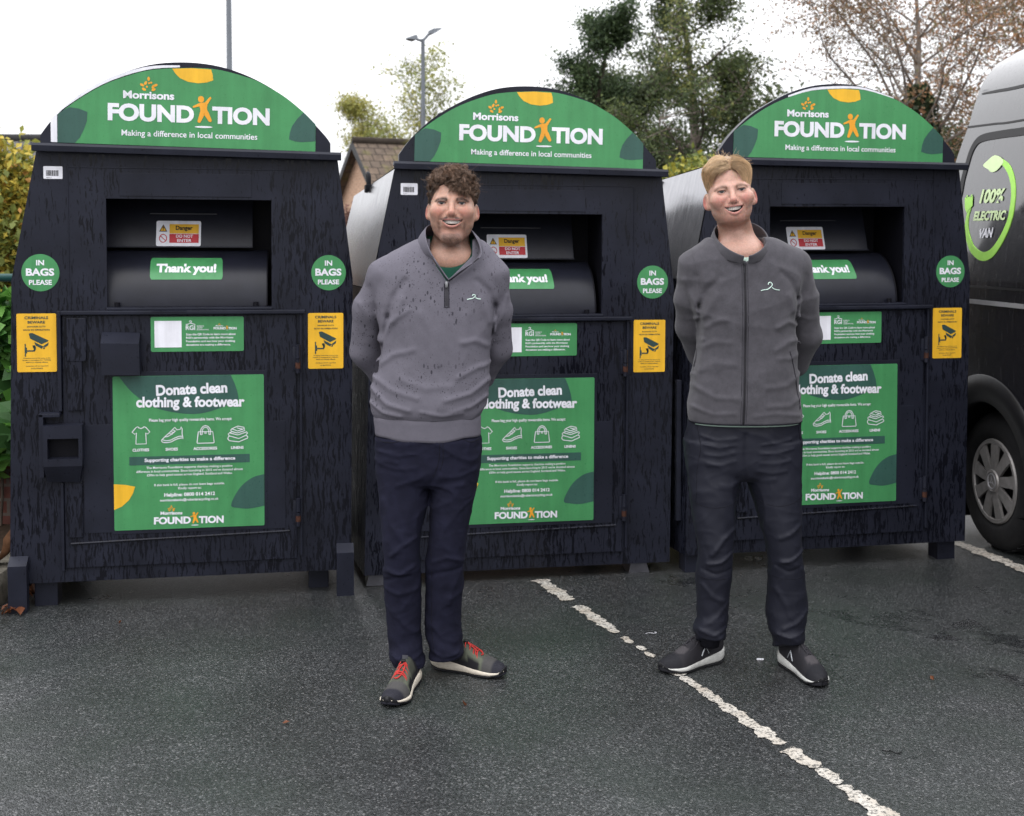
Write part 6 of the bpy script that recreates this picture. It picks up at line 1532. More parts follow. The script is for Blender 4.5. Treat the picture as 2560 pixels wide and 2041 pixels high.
for u in us:
    left, right = [], []
    for z in zz:
        a, b = tail(z), frontx(z); y = a + (b-a)*u
        e = max(0, .05 - (a-y))/.05; e2 = max(0, .25 - (y-b))/.25
        x = flank(z) + .045*(1 - math.sqrt(max(0, 1-e*e))) + .22*(1 - math.sqrt(max(0, 1-e2*e2)))
        left.append((x, y, z)); right.append((WID - x, y, z))
    rings.append(left + right[::-1])
hole_c, hole_r = (0.0, .345), .430
m.loft(rings, cap=False)
n = len(rings[0])
keep = []
for f in m.f:   # wheel arches
    c = sum((Vector(m.v[i]) for i in f), Vector())/4
    if any(((c.y - wy)**2 + (c.z - .345)**2) < .43**2 for wy in (0.0, -3.35)) and c.z < .9 and (c.x < .3 or c.x > WID-.3): continue
    keep.append(f)
m.f = keep
m.f.append(tuple(range(n-1, -1, -1))); m.f.append(tuple((len(rings)-1)*n + k for k in range(n)))
m.build('body', M['van'], van, smooth=True, angle=R(35))
def on_flank(y, z, off): return (flank(z) - off, y, z)
def flank_strip(name, pts, w, off, mat, parent=van, n=6):
    P = np.array(smooth_poly(pts, n, closed=False)); t = np.gradient(P, axis=0); t /= np.linalg.norm(t, axis=1, keepdims=True); nn = np.stack([-t[:, 1], t[:, 0]], 1)
    ww = np.interp(np.linspace(0, 1, len(P)), np.linspace(0, 1, len(w)), w)[:, None] if hasattr(w, '__len__') else w
    A, B = P + nn*ww/2, P - nn*ww/2; k = len(P); q = MB()
    q.add([on_flank(a[0], a[1], off) for a in A] + [on_flank(b[0], b[1], off) for b in B] + [on_flank(a[0], a[1], off-.006) for a in A] + [on_flank(b[0], b[1], off-.006) for b in B],
          [(i, i+1, k+i+1, k+i) for i in range(k-1)] + [(i, 2*k+i, 2*k+i+1, i+1) for i in range(k-1)] + [(k+i, k+i+1, 3*k+i+1, 3*k+i) for i in range(k-1)])
    return q.build(name, mat, parent, smooth=True, angle=R(35))
V_ = lambda x, y: van_pt(2240 + x/2.456, y/2.456)      # points read off an enlargement
g_pts = [V_(398, 1190), V_(415, 1100), V_(440, 1010), V_(465, 930), V_(500, 870), V_(545, 845), V_(620, 830), V_(700, 818), V_(786, 806)]
e_ = g_pts[-1]; g_pts.append((e_[0]-.5, e_[1]+.005)); g_pts.append((e_[0]-.9, e_[1]+.002))
lo_ = [(g_pts[0][0]+.012, 1.72), (g_pts[0][0]+.018, 1.60)]
flank_strip('window_seal', [(a, b) for a, b in lo_[::-1]] + g_pts, .040, .004, M['gasket'])
flank_strip('roof_seam', [V_(442, 782), V_(600, 762), V_(786, 737), (V_(786, 737)[0]-1.2, V_(786, 737)[1]+.01)], .010, .003, M['gasket'])
flank_strip('roof_slot', [V_(530, 577), V_(620, 560), V_(786, 527), (V_(786, 527)[0]-.8, V_(786, 527)[1]+.01)], [.006, .014, .016, .016], .003, M['gasket'])
flank_strip('side_moulding', [(.74, 1.235), (.2, 1.235), (-.6, 1.235), (-2.6, 1.235)], .022, .010, M['trim'])  # pale colour stands in for the reflection along the moulding
flank_strip('belt_crease', [(.74, 1.31), (.2, 1.31), (-1.6, 1.31)], .012, .002, M['gasket'])
flank_strip('sill', [(-.47, .40), (-.46, .62), (-.62, .74), (-1.3, .72), (-2.8, .72)], .05, .012, M['gasket'])
# cable-and-leaf emblem and its words
cab = [V_(460, 1275), V_(442, 1330), V_(436, 1400), V_(448, 1470), V_(475, 1535), V_(530, 1575), V_(590, 1555), V_(650, 1470), V_(700, 1350), V_(722, 1220), V_(718, 1110), V_(690, 1030), V_(645, 985)]
flank_strip('cable_emblem', cab, [.020, .024, .030, .036, .040, .044, .046, .042, .038, .036, .034, .032, .020], .0035, M['lime'])
q = MB(); lf = [V_(540, 1018), V_(570, 985), V_(610, 955), V_(645, 965), V_(665, 990), V_(650, 1020), V_(620, 1050), V_(590, 1058), V_(570, 1040)]
lf = smooth_poly(lf, 3); ce = np.mean(np.array(lf), 0)
q.add([on_flank(a, b, .0045) for a, b in lf] + [on_flank(ce[0], ce[1], .0045)], [(i, (i+1) % len(lf), len(lf)) for i in range(len(lf))]); q.build('leaf_emblem', M['palelime'], van)
q = MB()
for poly in ([(428, 1215), (478, 1205), (475, 1265), (455, 1285), (440, 1310), (428, 1280)], [(438, 1200), (446, 1198), (446, 1215), (438, 1217)], [(466, 1196), (474, 1194), (474, 1210), (466, 1212)]):
    pp = [V_(*u) for u in poly]; k = len(q.v); q.add([on_flank(a, b, .0045) for a, b in pp], [tuple(range(len(pp)))])
q.build('plug_emblem', M['lime'], van)
for txt, x0, x1, y0, y1, mt in (('100%', 523, 670, 1248, 1160, 'palelime'), ('ELECTRIC', 482, 680, 1355, 1295, 'palelime'), ('VAN', 516, 600, 1462, 1402, 'white')):
    A, B = V_(x0, (y0+y1)/2), V_(x1, (y0+y1)/2 - 6); z0, z1 = V_((x0+x1)/2, y0)[1], V_((x0+x1)/2, y1)[1]
    v, f = text2d(txt, .042, 3, .14); lo, hi = v.min(0), v.max(0); t = (v-lo)/(hi-lo)
    q = MB(); q.add([on_flank(A[0] + (B[0]-A[0])*a, z0 + (z1-z0)*b + (B[1]-A[1])*(a-.5), .0045) for a, b in t], f); q.build('lettering', M[mt], van)
# wheels
def wheel(y, left=True):
    w = empty('wheel', (0, y, .345), (0, 0, 0), van)
    sx = 1 if left else -1; x0 = .045 if left else WID - .045; rr = .345
    lath = lambda prof, n=56: [[(x0 + sx*a, r*cos(2*pi*k/n), r*sin(2*pi*k/n)) for k in range(n)] for a, r in prof]
    t = MB(); t.loft(lath([(.02, .205), (.008, .225), (.0, .250), (.002, .290), (.014, .325), (.035, .341), (.06, .345), (.17, .345), (.20, .338), (.225, .30), (.225, .21), (.02, .205)]), cap=False)
    t.build('tyre', M['tyre'], w, smooth=True)
    tr = MB()
    for k in range(44):
        a = 2*pi*k/44
        for xa in (.05, .10, .155):
            c = Vector((x0 + sx*xa, .3455*cos(a), .3455*sin(a))); tr.tube([c - Vector((sx*.016, .004*sin(a), -.004*cos(a))), c + Vector((sx*.016, .004*sin(a), -.004*cos(a)))], .004, 4)
    tr.build('tread', M['tyre'], w)
    h = MB(); h.loft(lath([(.030, .210), (.012, .207), (.008, .196), (.014, .190), (.040, .186), (.05, .06), (.05, .0005)]), cap=False); h.build('rim', M['gasket'], w, smooth=True)
    d = MB()
    d.loft(lath([(.012, .212), (.004, .206), (.004, .190), (.012, .186)]), cap=False)
    for k in range(9):
        a = 2*pi*k/9 + .2; wv = lambda r, da, x: (x0 + sx*x, r*cos(a+da), r*sin(a+da))
        v = []
        for r, da, x in ((.052, .42, .004), (.10, .26, .002), (.15, .19, .004), (.190, .175, .006)): v += [wv(r, -da, x), wv(r, da, x)]
        b_ = [(p[0] + sx*.014, p[1], p[2]) for p in v]
        d.add(v + b_, [(0, 1, 3, 2), (2, 3, 5, 4), (4, 5, 7, 6)] + [(0, 2, 10, 8), (2, 4, 12, 10), (4, 6, 14, 12), (1, 9, 11, 3), (3, 11, 13, 5), (5, 13, 15, 7)])
    d.loft(lath([(.006, .060), (-.004, .055), (-.006, .046), (-.002, .042), (-.002, .0005)]), cap=False)
    hc_ = d.build('wheel_trim', M['hub'], w, smooth=True, angle=R(30))
    s = MB(); s.loft(lath([(-.002, .040), (-.006, .039), (-.006, .0345), (-.002, .0335)], 32), cap=False)
    for k in range(3):
        a = pi/2 + 2*pi*k/3; P = lambda r, da: (r*cos(a)+ -da*sin(a), r*sin(a) + da*cos(a))
        v = [(x0 - sx*.0055, *P(.036, 0)), (x0 - sx*.003, *P(.004, .007)), (x0 - sx*.003, *P(.004, -.007))]
        s.add(v, [(0, 1, 2)])
    s.build('badge', M['trim'], hc_, smooth=True, angle=R(30), fix=False)
    return w
wheel(0.0); wheel(-3.35); wheel(0.0, False); wheel(-3.35, False)
for y in (0.0, -3.35):   # wheel arches: painted lip over the opening and a dark liner inside
    for left in (True, False):
        sx = 1 if left else -1; X0 = 0.0 if left else WID; q = MB(); a = [R(t) for t in range(-38, 219, 6)]
        rows = []
        for rr, dx in ((.535, .006), (.530, -.010), (.470, -.014), (.400, -.008), (.392, .030)):
            rows.append([(X0 + sx*((flank(max(.38, .345 + rr*sin(t))) if rr > .45 else .0) + dx), y + rr*cos(t), max(.24, .345 + rr*sin(t))) for t in a])
        q.loft(rows, cap=False, closed=False); q.build('arch_lip', M['gasket'], van, smooth=True)
        q = MB(); xx, xi = X0 + sx*.028, X0 + sx*.32
        q.add([(xx, y + .395*cos(t), .345 + .395*sin(t)) for t in a] + [(xi, y + .395*cos(t), .345 + .395*sin(t)) for t in a], [(k, k+1, len(a)+k+1, len(a)+k) for k in range(len(a)-1)])
        n_ = len(q.v); q.add([(xi, y + .395*cos(t), .345 + .395*sin(t)) for t in a], [tuple(range(len(a)))]); q.build('arch_liner', M['gasket'], van, smooth=True, angle=R(40))
q = MB(); q.box(.15, WID-.15, FRONT+.3, .70, .22, .40); q.build('chassis', M['gasket'], van)
q = MB(); q.bbox(.04, WID-.04, tail(.5)-.06, tail(.5)+.05, .38, .58, .02); q.build('rear_bumper', M['gasket'], van)
for xs_ in ((.06, .17), (WID-.17, WID-.06)):
    q = MB(); q.bbox(xs_[0], xs_[1], tail(1.2)-.03, tail(1.2)+.012, .95, 1.45, .01); q.build('tail_light', M['red'], van)
q = MB(); fz = lambda z: frontx(z) - .004
q.add([(.22, fz(1.35), 1.35), (WID-.22, fz(1.35), 1.35), (WID-.30, fz(2.02), 2.02), (.30, fz(2.02), 2.02)], [(0, 1, 2, 3)]); q.build('windscreen', M['glass'], van)
for sx in (0, 1):
    X = lambda z, o: (flank(z) - o) if sx == 0 else (WID - flank(z) + o)
    q = MB(); pts = [(-2.75, 1.35), (-3.55, 1.35), (-3.20, 1.88), (-2.75, 1.90)]; q.add([(X(z, .003), y, z) for y, z in pts], [(0, 1, 2, 3)]); q.build('window', M['glass'], van)

# ------------------------------------------------------------------ left border: kerb, brick wall, ivy, rail, litter leaves
def brick_mat(name, c1, c2, mortar, scale=1.0, rough=.9):
    t = NT(name); p = t.objc(); sep = t.n('SeparateXYZ'); t.l(p, sep.inputs[0]); co = t.n('CombineXYZ')
    t.l(t.math('ADD', sep.outputs['X'], sep.outputs['Y']), co.inputs[0]); t.l(sep.outputs['Z'], co.inputs[1])
    b = t.n('TexBrick'); b.inputs['Scale'].default_value = 1/scale; b.inputs['Brick Width'].default_value = .225; b.inputs['Row Height'].default_value = .075; b.inputs['Mortar Size'].default_value = .008
    for k, q in (('Color1', c1), ('Color2', c2), ('Mortar', mortar)): b.inputs[k].default_value = (*q, 1)
    t.l(co.outputs[0], b.inputs['Vector'])
    t.set(Base_Color=t.mix(1.0, b.outputs['Color'], t.ramp(t.noise(p, 14, 4, .6), [(.3, .7), (.7, 1.25)]), 'MULTIPLY'), Roughness=rough, Specular_IOR_Level=.2)
    t.bump(b.outputs['Fac'], -.4, .01); return t.m
def tile_mat(name, c, c2, moss):
    t = NT(name); p = t.objc(); b = t.n('TexBrick'); b.inputs['Scale'].default_value = 1; b.inputs['Brick Width'].default_value = .30; b.inputs['Row Height'].default_value = .30; b.inputs['Mortar Size'].default_value = .018
    for k, q in (('Color1', c), ('Color2', c2), ('Mortar', tuple(u*.35 for u in c))): b.inputs[k].default_value = (*q, 1)
    uv = t.n('TexCoord'); t.l(uv.outputs['UV'], b.inputs['Vector'])
    m_ = t.ramp(t.noise(p, 1.6, 5, .65), [(.53, 0), (.70, .75)])
    t.set(Base_Color=t.mix(m_, t.mix(1.0, b.outputs['Color'], t.ramp(t.noise(p, 5, 4, .6), [(.3, .7), (.7, 1.3)]), 'MULTIPLY'), moss), Roughness=.85, Specular_IOR_Level=.25)
    t.bump(b.outputs['Fac'], -.6, .03); return t.m
M['kerb'] = plain('weathered_concrete', (.115, .105, .085), .8, .3, var=.45, scale=18, bump=.5, bscale=120)
M['soil'] = plain('leaf_mould', (.035, .022, .014), .9, .2, var=.5, scale=40, bump=.5, bscale=90)
M['redbrick'] = brick_mat('dark_red_brick', (.12, .045, .035), (.075, .032, .028), (.10, .085, .075))
M['palebrick'] = brick_mat('pale_brick', (.52, .34, .24), (.46, .29, .20), (.50, .36, .27))
M['rail'] = plain('teal_rail_paint', (.016, .070, .068), .4, .4)
M['lamp'] = plain('galvanised_grey', (.13, .145, .165), .5, .4, var=.12, scale=4)
def leaf_mat(name, cols, rough=.5, trans=.25):
    t = NT(name); a = t.n('VertexColor'); a.layer_name = 'tone'
    t.set(Base_Color=a.outputs['Color'], Roughness=rough, Specular_IOR_Level=.25)
    tr = t.n('BsdfTranslucent'); t.l(a.outputs['Color'], tr.inputs['Color']); mx = t.n('MixShader'); mx.inputs[0].default_value = trans
    t.l(t.b.outputs[0], mx.inputs[1]); t.l(tr.outputs[0], mx.inputs[2]); t.l(mx.outputs[0], t.t.nodes['Material Output'].inputs['Surface']); return t.m
M['leaf'] = leaf_mat('foliage', None)
M['bark'] = plain('bark', (.075, .060, .048), .9, .2, var=.45, scale=7, bump=.5, bscale=40)
M['birchbark'] = plain('pale_bark', (.17, .14, .12), .8, .25, var=.5, scale=6, bump=.4, bscale=40)

def leaves(name, C, N, size, cols, parent, rng_, asp=.55, shape='quad', droop=.0):
    """one folded leaf per centre: two quads hinged on the midrib; N are rough facing directions"""
    n = len(C); s = size*(.65 + .7*rng_.random((n, 1)))
    d = rng_.normal(size=(n, 3)); d[:, 2] -= droop; d /= np.linalg.norm(d, axis=1, keepdims=True)
    nn = N + rng_.normal(size=(n, 3))*.55; a = np.cross(d, nn); a /= np.linalg.norm(a, axis=1, keepdims=True) + 1e-9; up = np.cross(a, d)
    p0, p1 = C - d*s*.5, C + d*s*.5; m = C + d*s*.06; w = s*asp*.5; fold = up*s*.10
    V = np.stack([p0, m + a*w + fold, p1, m - a*w + fold, m], 1).reshape(-1, 3)
    b = np.arange(n)[:, None]*5
    F = np.concatenate([b + np.array([[0, 4, 1]]), b + np.array([[1, 4, 2]]), b + np.array([[0, 3, 4]]), b + np.array([[3, 2, 4]])])
    o = obj(name, V, F, M['leaf'], parent); paint(o, np.repeat(cols, 5, 0)); return o
def palette(rng_, n, cols, w, C=None, clump=1.3, var=.35):
    """leaf colours in clumps of their own"""
    cols = np.array(cols); k = rng_.choice(len(cols), n, p=np.array(w)/sum(w)); c = cols[k]
    if C is not None:
        f = wob(C, clump*2.2, 17, 6)[:, None]; order = np.clip((f+1)/2, 0, .999); kk = (order[:, 0]*len(cols)).astype(int); pick = rng_.random(n) < .45; c = np.where(pick[:, None], cols[kk], c)
    return c*(1 - var/2 + var*rng_.random((n, 1)))
def limb_tree(rng_, base, height, lean, n_limbs, spread, first, r0, up=.75, sub=5, twig=.35, droop=0.0):
    """trunk, limbs and twigs as tubes; returns mesh builder and the twig points that carry leaves"""
    m = MB(); tips = []
    P = [Vector((0, 0, -.1))]; d = Vector((lean[0], lean[1], 1)).normalized(); K = 9
    for i in range(K): 
        d = (d + Vector((rng_.normal()*.07, rng_.normal()*.07, .04))).normalized(); P.append(P[-1] + d*height/K)
    trunk = smooth_poly([tuple(p) for p in P], 3, closed=False); nT = len(trunk)
    m.tube(trunk, [r0*(1 - .88*i/nT) + .006 for i in range(nT)], 8)
    for j in range(n_limbs):
        t = first + (1-first)*(j + .5*rng_.random())/n_limbs; i = min(int(t*nT), nT-2); p = Vector(trunk[i]); az = j*2.4 + rng_.normal()*.5
        L = spread*(1.05 - .62*((t-first)/(1-first))**1.3)*(.75 + .5*rng_.random()); dd = Vector((cos(az), sin(az), up*(.6 + .8*rng_.random()))).normalized()
        q = [p]; kk = 6
        for k in range(kk):
            dd = (dd + Vector((rng_.normal()*.16, rng_.normal()*.16, .05 - droop*k/kk))).normalized(); q.append(q[-1] + dd*L/kk)
        rr = r0*(.42*(1-t) + .10); m.tube(smooth_poly([tuple(u) for u in q], 2, closed=False), [max(.004, rr*(1 - .9*k/(2*kk))) for k in range(2*kk+1)], 6)
        for k in range(2, kk+1):
            for s_ in range(sub):
                az2 = rng_.random()*6.28; d2 = (dd*.5 + Vector((cos(az2), sin(az2), rng_.normal()*.6))).normalized(); l2 = twig*L*(.5 + .8*rng_.random()); w = [q[k]]
                for z in range(4): d2 = (d2 + Vector((rng_.normal()*.2, rng_.normal()*.2, -.02 - droop*.6))).normalized(); w.append(w[-1] + d2*l2/4)
                m.tube([tuple(u) for u in w], [max(.003, rr*.24*(1 - .8*z/4)) for z in range(5)], 4, cap=False)
                for z in range(1, 5): tips.append(tuple(w[z]*.5 + w[z-1]*.5)); tips.append(tuple(w[z]))
    return m, np.array(tips)
def tree(name, label, loc, height, spread, cols, wts, seed, n_limbs=16, first=.25, per=9, leaf=.09, puff=.22, bark='bark', r0=.12, lean=(0, 0), up=.75, sub=5, twig=.35, droop=0.0, group=None, keepf=1.0, squash=None, asp=.6):
    g_ = np.random.default_rng(seed); root = empty(name, loc); tag(root, label, 'tree' if 'shrub' not in name and 'bush' not in name else 'bush', group)
    m, tips = limb_tree(g_, loc, height, lean, n_limbs, spread, first, r0, up, sub, twig, droop)
    m.build('trunk', M[bark], root, smooth=True, fix=False)
    if keepf < 1: tips = tips[wob(tips, 3.2/max(spread, .5)*1.5, seed, 6) + .35*g_.normal(size=len(tips)) < np.quantile(wob(tips, 3.2/max(spread, .5)*1.5, seed, 6), keepf)]
    C = np.repeat(tips, per, 0) + g_.normal(size=(len(tips)*per, 3))*puff*np.array([1, 1, .8])
    N = np.tile(np.array([0, -.35, .8]), (len(C), 1))
    leaves('crown', C, N, leaf, palette(g_, len(C), cols, wts, C, 1.6/max(spread, .4)), root, g_, asp=asp, droop=droop*2)
    return root

k0, k1 = on_ground(20, 1500), on_ground(3, 1640)
kd = Vector((-.055, 1, 0)).normalized()
kx = k0.x - .0; ke = MB()
def kp(y, off): return kx + (y - k0.y)*(-.055) + off
r_ = []
for y in np.linspace(2.6, 9.5, 40):
    j = .006*sin(y*9) + .004*sin(y*23); r_.append([(kp(y, .0)+j, y, -.01), (kp(y, -.005)+j, y, .085+j), (kp(y, -.03)+j, y, .112+j), (kp(y, -.16), y, .118), (kp(y, -.16), y, -.01)])
ke.loft(r_); tag(ke.build('kerb', M['kerb'], smooth=True, angle=R(40)), 'weathered concrete kerb along the planted border', 'kerb', kind='structure')
so = MB(); so.add([(kp(2.6, -.16), 2.6, .10), (kp(9.5, -.16), 9.5, .10), (-7, 9.5, .10), (-7, 2.6, .10)], [(0, 3, 2, 1)]); tag(so.build('soil', M['soil'], fix=False), 'leaf-strewn soil of the border', 'soil', kind='structure')
wl = MB(); wl.box(-5.2, -2.44, 6.05, 6.28, 0, .92); wl.bbox(-5.25, -2.40, 6.02, 6.31, .92, .99, .01); tag(wl.build('brick_wall', M['redbrick']), 'low dark red brick wall under the ivy beside the first bank', 'wall')
# ivy hanging over the wall
iv = np.random.default_rng(5); n = 1500
C = np.stack([iv.uniform(-3.6, -2.36, n), 5.98 - np.abs(iv.normal(size=n))*.09, iv.uniform(.52, 1.30, n)], 1)
C[:, 2] -= .16*np.sin(C[:, 0]*9)*(C[:, 2] < .8); C[:, 1] -= .10*np.clip(1.2 - np.abs(C[:, 2]-1.0)*2, 0, 1)
ivy = empty('ivy_plant', (-2.9, 6.0, 0)); tag(ivy, 'green ivy with lobed leaves spilling over the brick wall', 'ivy')
C2_ = C - np.array([-2.9, 6.0, 0])
leaves('foliage', C2_, np.tile([.2, -1, .3], (n, 1)), .105, palette(iv, n, [(.10, .26, .045), (.065, .19, .035), (.15, .33, .07), (.04, .11, .03)], [4, 4, 2, 2], C2_, 3), ivy, iv, asp=.95)
st = MB()
for k in range(14):
    x = -.9 + k*.1; st.tube(smooth_poly([(x, .02, 0), (x+.03, .0, .4), (x-.02, -.05, .8), (x+.05, -.06, 1.15)], 3, closed=False), [.008]*10, 5)
st.build('stem', M['bark'], ivy, smooth=True)
rl = MB(); rl.tube([(-6, 6.35, 1.345), (-2.36, 6.35, 1.345)], .022, 10)
rail = empty('guard_rail', (-4, 6.35, 0)); tag(rail, 'teal painted guard rail above the ivy', 'railing')
for v_ in range(len(rl.v)): rl.v[v_] = (rl.v[v_][0]+4, rl.v[v_][1]-6.35, rl.v[v_][2])
rl.build('top_rail', M['rail'], rail, smooth=True)
for x in (-1.6, -.2, 1.2):
    q = MB(); q.tube([(x, 0, .0), (x, 0, 1.345)], .02, 8); q.build('post', M['rail'], rail, smooth=True)
# litter: brown leaves in the gutter, one bigger curled leaf, scraps on the tarmac
lg_ = np.random.default_rng(8); n = 46
C = np.stack([kp(5.0, .035) + lg_.random(n)*.05, 4.92 + lg_.random(n)*.8, .010 + lg_.random(n)*.014], 1); C[:9, 1] = 4.86 + lg_.random(9)*.07; C[:9, 0] += lg_.random(9)*.05
li = empty('leaf_litter', (kp(5.0, .05), 5.1, 0)); tag(li, 'drift of brown fallen leaves in the gutter by the kerb', 'fallen leaves', kind='stuff')
leaves('leaves', C - np.array([kp(5.0, .05), 5.1, 0]), np.tile([0, 0, 1.], (n, 1)), .050, palette(lg_, n, [(.16, .055, .025), (.10, .04, .02), (.22, .10, .05)], [3, 3, 1]), li, lg_, asp=.6)
q = MB(); rr_ = []
for a in np.linspace(-.5, 1.6, 10): rr_.append([(.08*sin(a)*(.4+.6*sin(pi*t)) - .02, (t-.5)*.05, .09*(1-cos(a))*(.3+.7*sin(pi*t)) + .03*a) for t in np.linspace(0, 1, 7)])
q.loft(rr_, cap=False, closed=False); o = q.build('fallen_leaf', plain('dry_leaf', (.17, .085, .045), .7, .2, var=.3, scale=30), None, smooth=True, fix=False); o.location = (kp(5.3, -.06), 5.22, .13); o.scale = (1.5, 1.5, 1.5)
tag(o, 'large curled brown leaf resting on the kerb beside the corner post', 'leaf')

# ------------------------------------------------------------------ lamp posts
def lamp_post(loc, h, r, label, heads):
    root = empty('lamp_post', loc); tag(root, label, 'lamp post', 'car park lamp posts')
    q = MB(); q.tube([(0, 0, 0), (0, 0, 1.2), (0, 0, 1.25), (0, 0, h)], [r*1.35, r*1.35, r*1.05, r*.72], 14); q.build('pole', M['lamp'], root, smooth=True, angle=R(35))
    for az, tilt, zo, k_ in heads:
        hd = MB(); d = Vector((cos(az), sin(az), 0))
        hd.tube([Vector((0, 0, h-.04)), Vector((0, 0, h+zo)) + d*.14], .03, 8)
        c = Vector((0, 0, h+zo)) + d*.14; n_ = Vector((-d.y, d.x, 0)); e = c + d*.44*k_ + Vector((0, 0, tilt))
        hd.loft([[c + n_*.05 + Vector((0,0,.0)), c - n_*.05, c - n_*.05 + Vector((0,0,.07)), c + n_*.05 + Vector((0,0,.07))],
                 [c + d*.12*k_ + n_*.15 + Vector((0,0,tilt*.2-.03)), c + d*.12*k_ - n_*.15 + Vector((0,0,tilt*.2-.03)), c + d*.12*k_ - n_*.12 + Vector((0,0,tilt*.2+.09)), c + d*.12*k_ + n_*.12 + Vector((0,0,tilt*.2+.09))],
                 [e + n_*.10, e - n_*.10, e - n_*.08 + Vector((0,0,.03)), e + n_*.08 + Vector((0,0,.03))]])
        hd.build('lamp_head', M['lamp'], root, smooth=True, angle=R(30))
    return root
p1 = at(575, 300, 24); lamp_post((p1.x, 24, 0), 10.5, .062, 'tall grey lamp post behind the bank beside the ivy, top out of sight', [(0, .1, .05, 1), (pi, .1, .05, 1)])
p2 = at(1058, 300, 27); lamp_post((p2.x, 27, 0), at(1054, 98, 27).z, .060, 'grey lamp post with twin lamp heads behind the yellowing birch', [(R(25), .12, .12, .62), (R(205), -.01, -.02, .55)])

# ------------------------------------------------------------------ houses
def gable_house(name, label, apex, width, length, ridge_z, eave_z, yaw, wall, roof):
    """apex = ridge end nearest the camera's left; the ridge runs along local +x"""
    root = empty(name, (apex.x, apex.y, 0), (0, 0, yaw)); tag(root, label, 'house', 'houses beyond the car park')
    h = width/2; w = MB(); w.add([(0, -h, 0), (0, h, 0), (0, h, eave_z), (0, 0, ridge_z-.12), (0, -h, eave_z), (length, -h, 0), (length, h, 0), (length, h, eave_z), (length, 0, ridge_z-.12), (length, -h, eave_z)],
        [(0, 4, 3, 2, 1), (5, 6, 7, 8, 9), (0, 5, 9, 4), (1, 2, 7, 6)]); w.build('wall', M[wall], root)
    ov = .25; sl = (ridge_z - eave_z)/h
    for sg in (-1, 1):
        y1, z1 = sg*(h+ov), ridge_z - sl*(h+ov); L = math.hypot(h+ov, sl*(h+ov))
        v = [(-ov, 0, ridge_z), (length+ov, 0, ridge_z), (length+ov, y1, z1), (-ov, y1, z1)]; v += [(x, y, z-.10) for x, y, z in v]
        o = obj('roof', v, [(0, 3, 2, 1), (4, 5, 6, 7), (0, 4, 7, 3), (3, 7, 6, 2), (2, 6, 5, 1), (1, 5, 4, 0)], M[roof], root)
        bm = bmesh.new(); bm.from_mesh(o.data); bmesh.ops.recalc_face_normals(bm, faces=bm.faces); uvl = bm.loops.layers.uv.new('UVMap')
        for f in bm.faces:
            for l in f.loops: c = l.vert.co; l[uvl].uv = (c.x, math.hypot(c.y, ridge_z - c.z))
        bm.to_mesh(o.data); bm.free()
    b = MB()
    for sg in (-1, 1):
        y1, z1 = sg*(h+ov), ridge_z - sl*(h+ov)
        for x in (-ov-.03,): b.add([(x, 0, ridge_z+.01), (x, y1, z1+.01), (x, y1, z1-.20), (x, 0, ridge_z-.22), (x+.03, 0, ridge_z+.01), (x+.03, y1, z1+.01), (x+.03, y1, z1-.20), (x+.03, 0, ridge_z-.22)], [(0, 1, 2, 3), (4, 7, 6, 5), (0, 4, 5, 1), (3, 2, 6, 7)])
    b.build('bargeboard', M['gasket'], root)
    rt = MB(); rt.tube([(-ov, 0, ridge_z+.02), (length+ov, 0, ridge_z+.02)], .11, 8); rt.build('ridge', M[roof], root, smooth=True)
    wn = MB(); wn.bbox(-.03, .05, -.6, .6, eave_z-1.5, eave_z-.3, .01); f_ = wn.build('window', M['white'], root)
    pn = MB(); pn.box(-.035, -.031, -.54, -.03, eave_z-1.44, eave_z-.36); pn.box(-.035, -.031, .03, .54, eave_z-1.44, eave_z-.36); pn.build('pane', M['glass'], f_)
    return root
M['tile'] = tile_mat('brown_roof_tiles', (.105, .080, .062), (.13, .095, .070), (.135, .130, .030))
M['tile2'] = tile_mat('grey_roof_tiles', (.10, .098, .098), (.125, .12, .118), (.10, .10, .08))
ap = at(902, 354, 34); gable_house('brick_house', 'pale brick house with a mossy brown tiled roof behind the birch', ap, 6.4, 11, ap.z, ap.z-2.75, R(27), 'palebrick', 'tile')
ap2 = at(868, 447, 46); gable_house('brick_house', 'farther house with a plain grey tiled roof beyond the mossy-roofed one', Vector((ap2.x-7, 46, 0)), 7, 9, ap2.z, ap2.z-2.3, R(0), 'palebrick', 'tile2')
ap3 = at(10, 345, 30); gable_house('brick_house', 'house with a grey roof almost hidden by the yellow tree at the ivy wall', Vector((ap3.x-8, 30, 0)), 6, 9.5, ap3.z, ap3.z-2.2, R(3), 'palebrick', 'tile2')

# ------------------------------------------------------------------ trees and bushes
G1 = 'trees beyond the car park'
def base_at(px, Y): p = at(px, 700, Y); return (p.x, Y, 0)
top_h = lambda py, Y: at(1280, py, Y).z
tree('autumn_tree', 'yellow-green autumn tree above the ivy at the frame edge', base_at(10, 11), top_h(455, 11), .85, [(.36, .30, .05), (.26, .27, .06), (.46, .36, .06), (.17, .20, .05), (.42, .22, .06)], [4, 4, 3, 2, 1], 41, n_limbs=26, first=.18, per=11, leaf=.075, puff=.13, r0=.07, up=.9, sub=4, twig=.4, group=G1)
tree('birch_tree', 'airy yellow-green birch standing behind the lamp post with two lamp heads', base_at(1060, 40), top_h(155, 40), 1.9, [(.30, .31, .10), (.24, .27, .09), (.36, .34, .11)], [3, 3, 2], 42, n_limbs=18, first=.40, per=2, leaf=.11, puff=.22, bark='birchbark', r0=.09, droop=.10, sub=4, twig=.35, group=G1, keepf=.75)
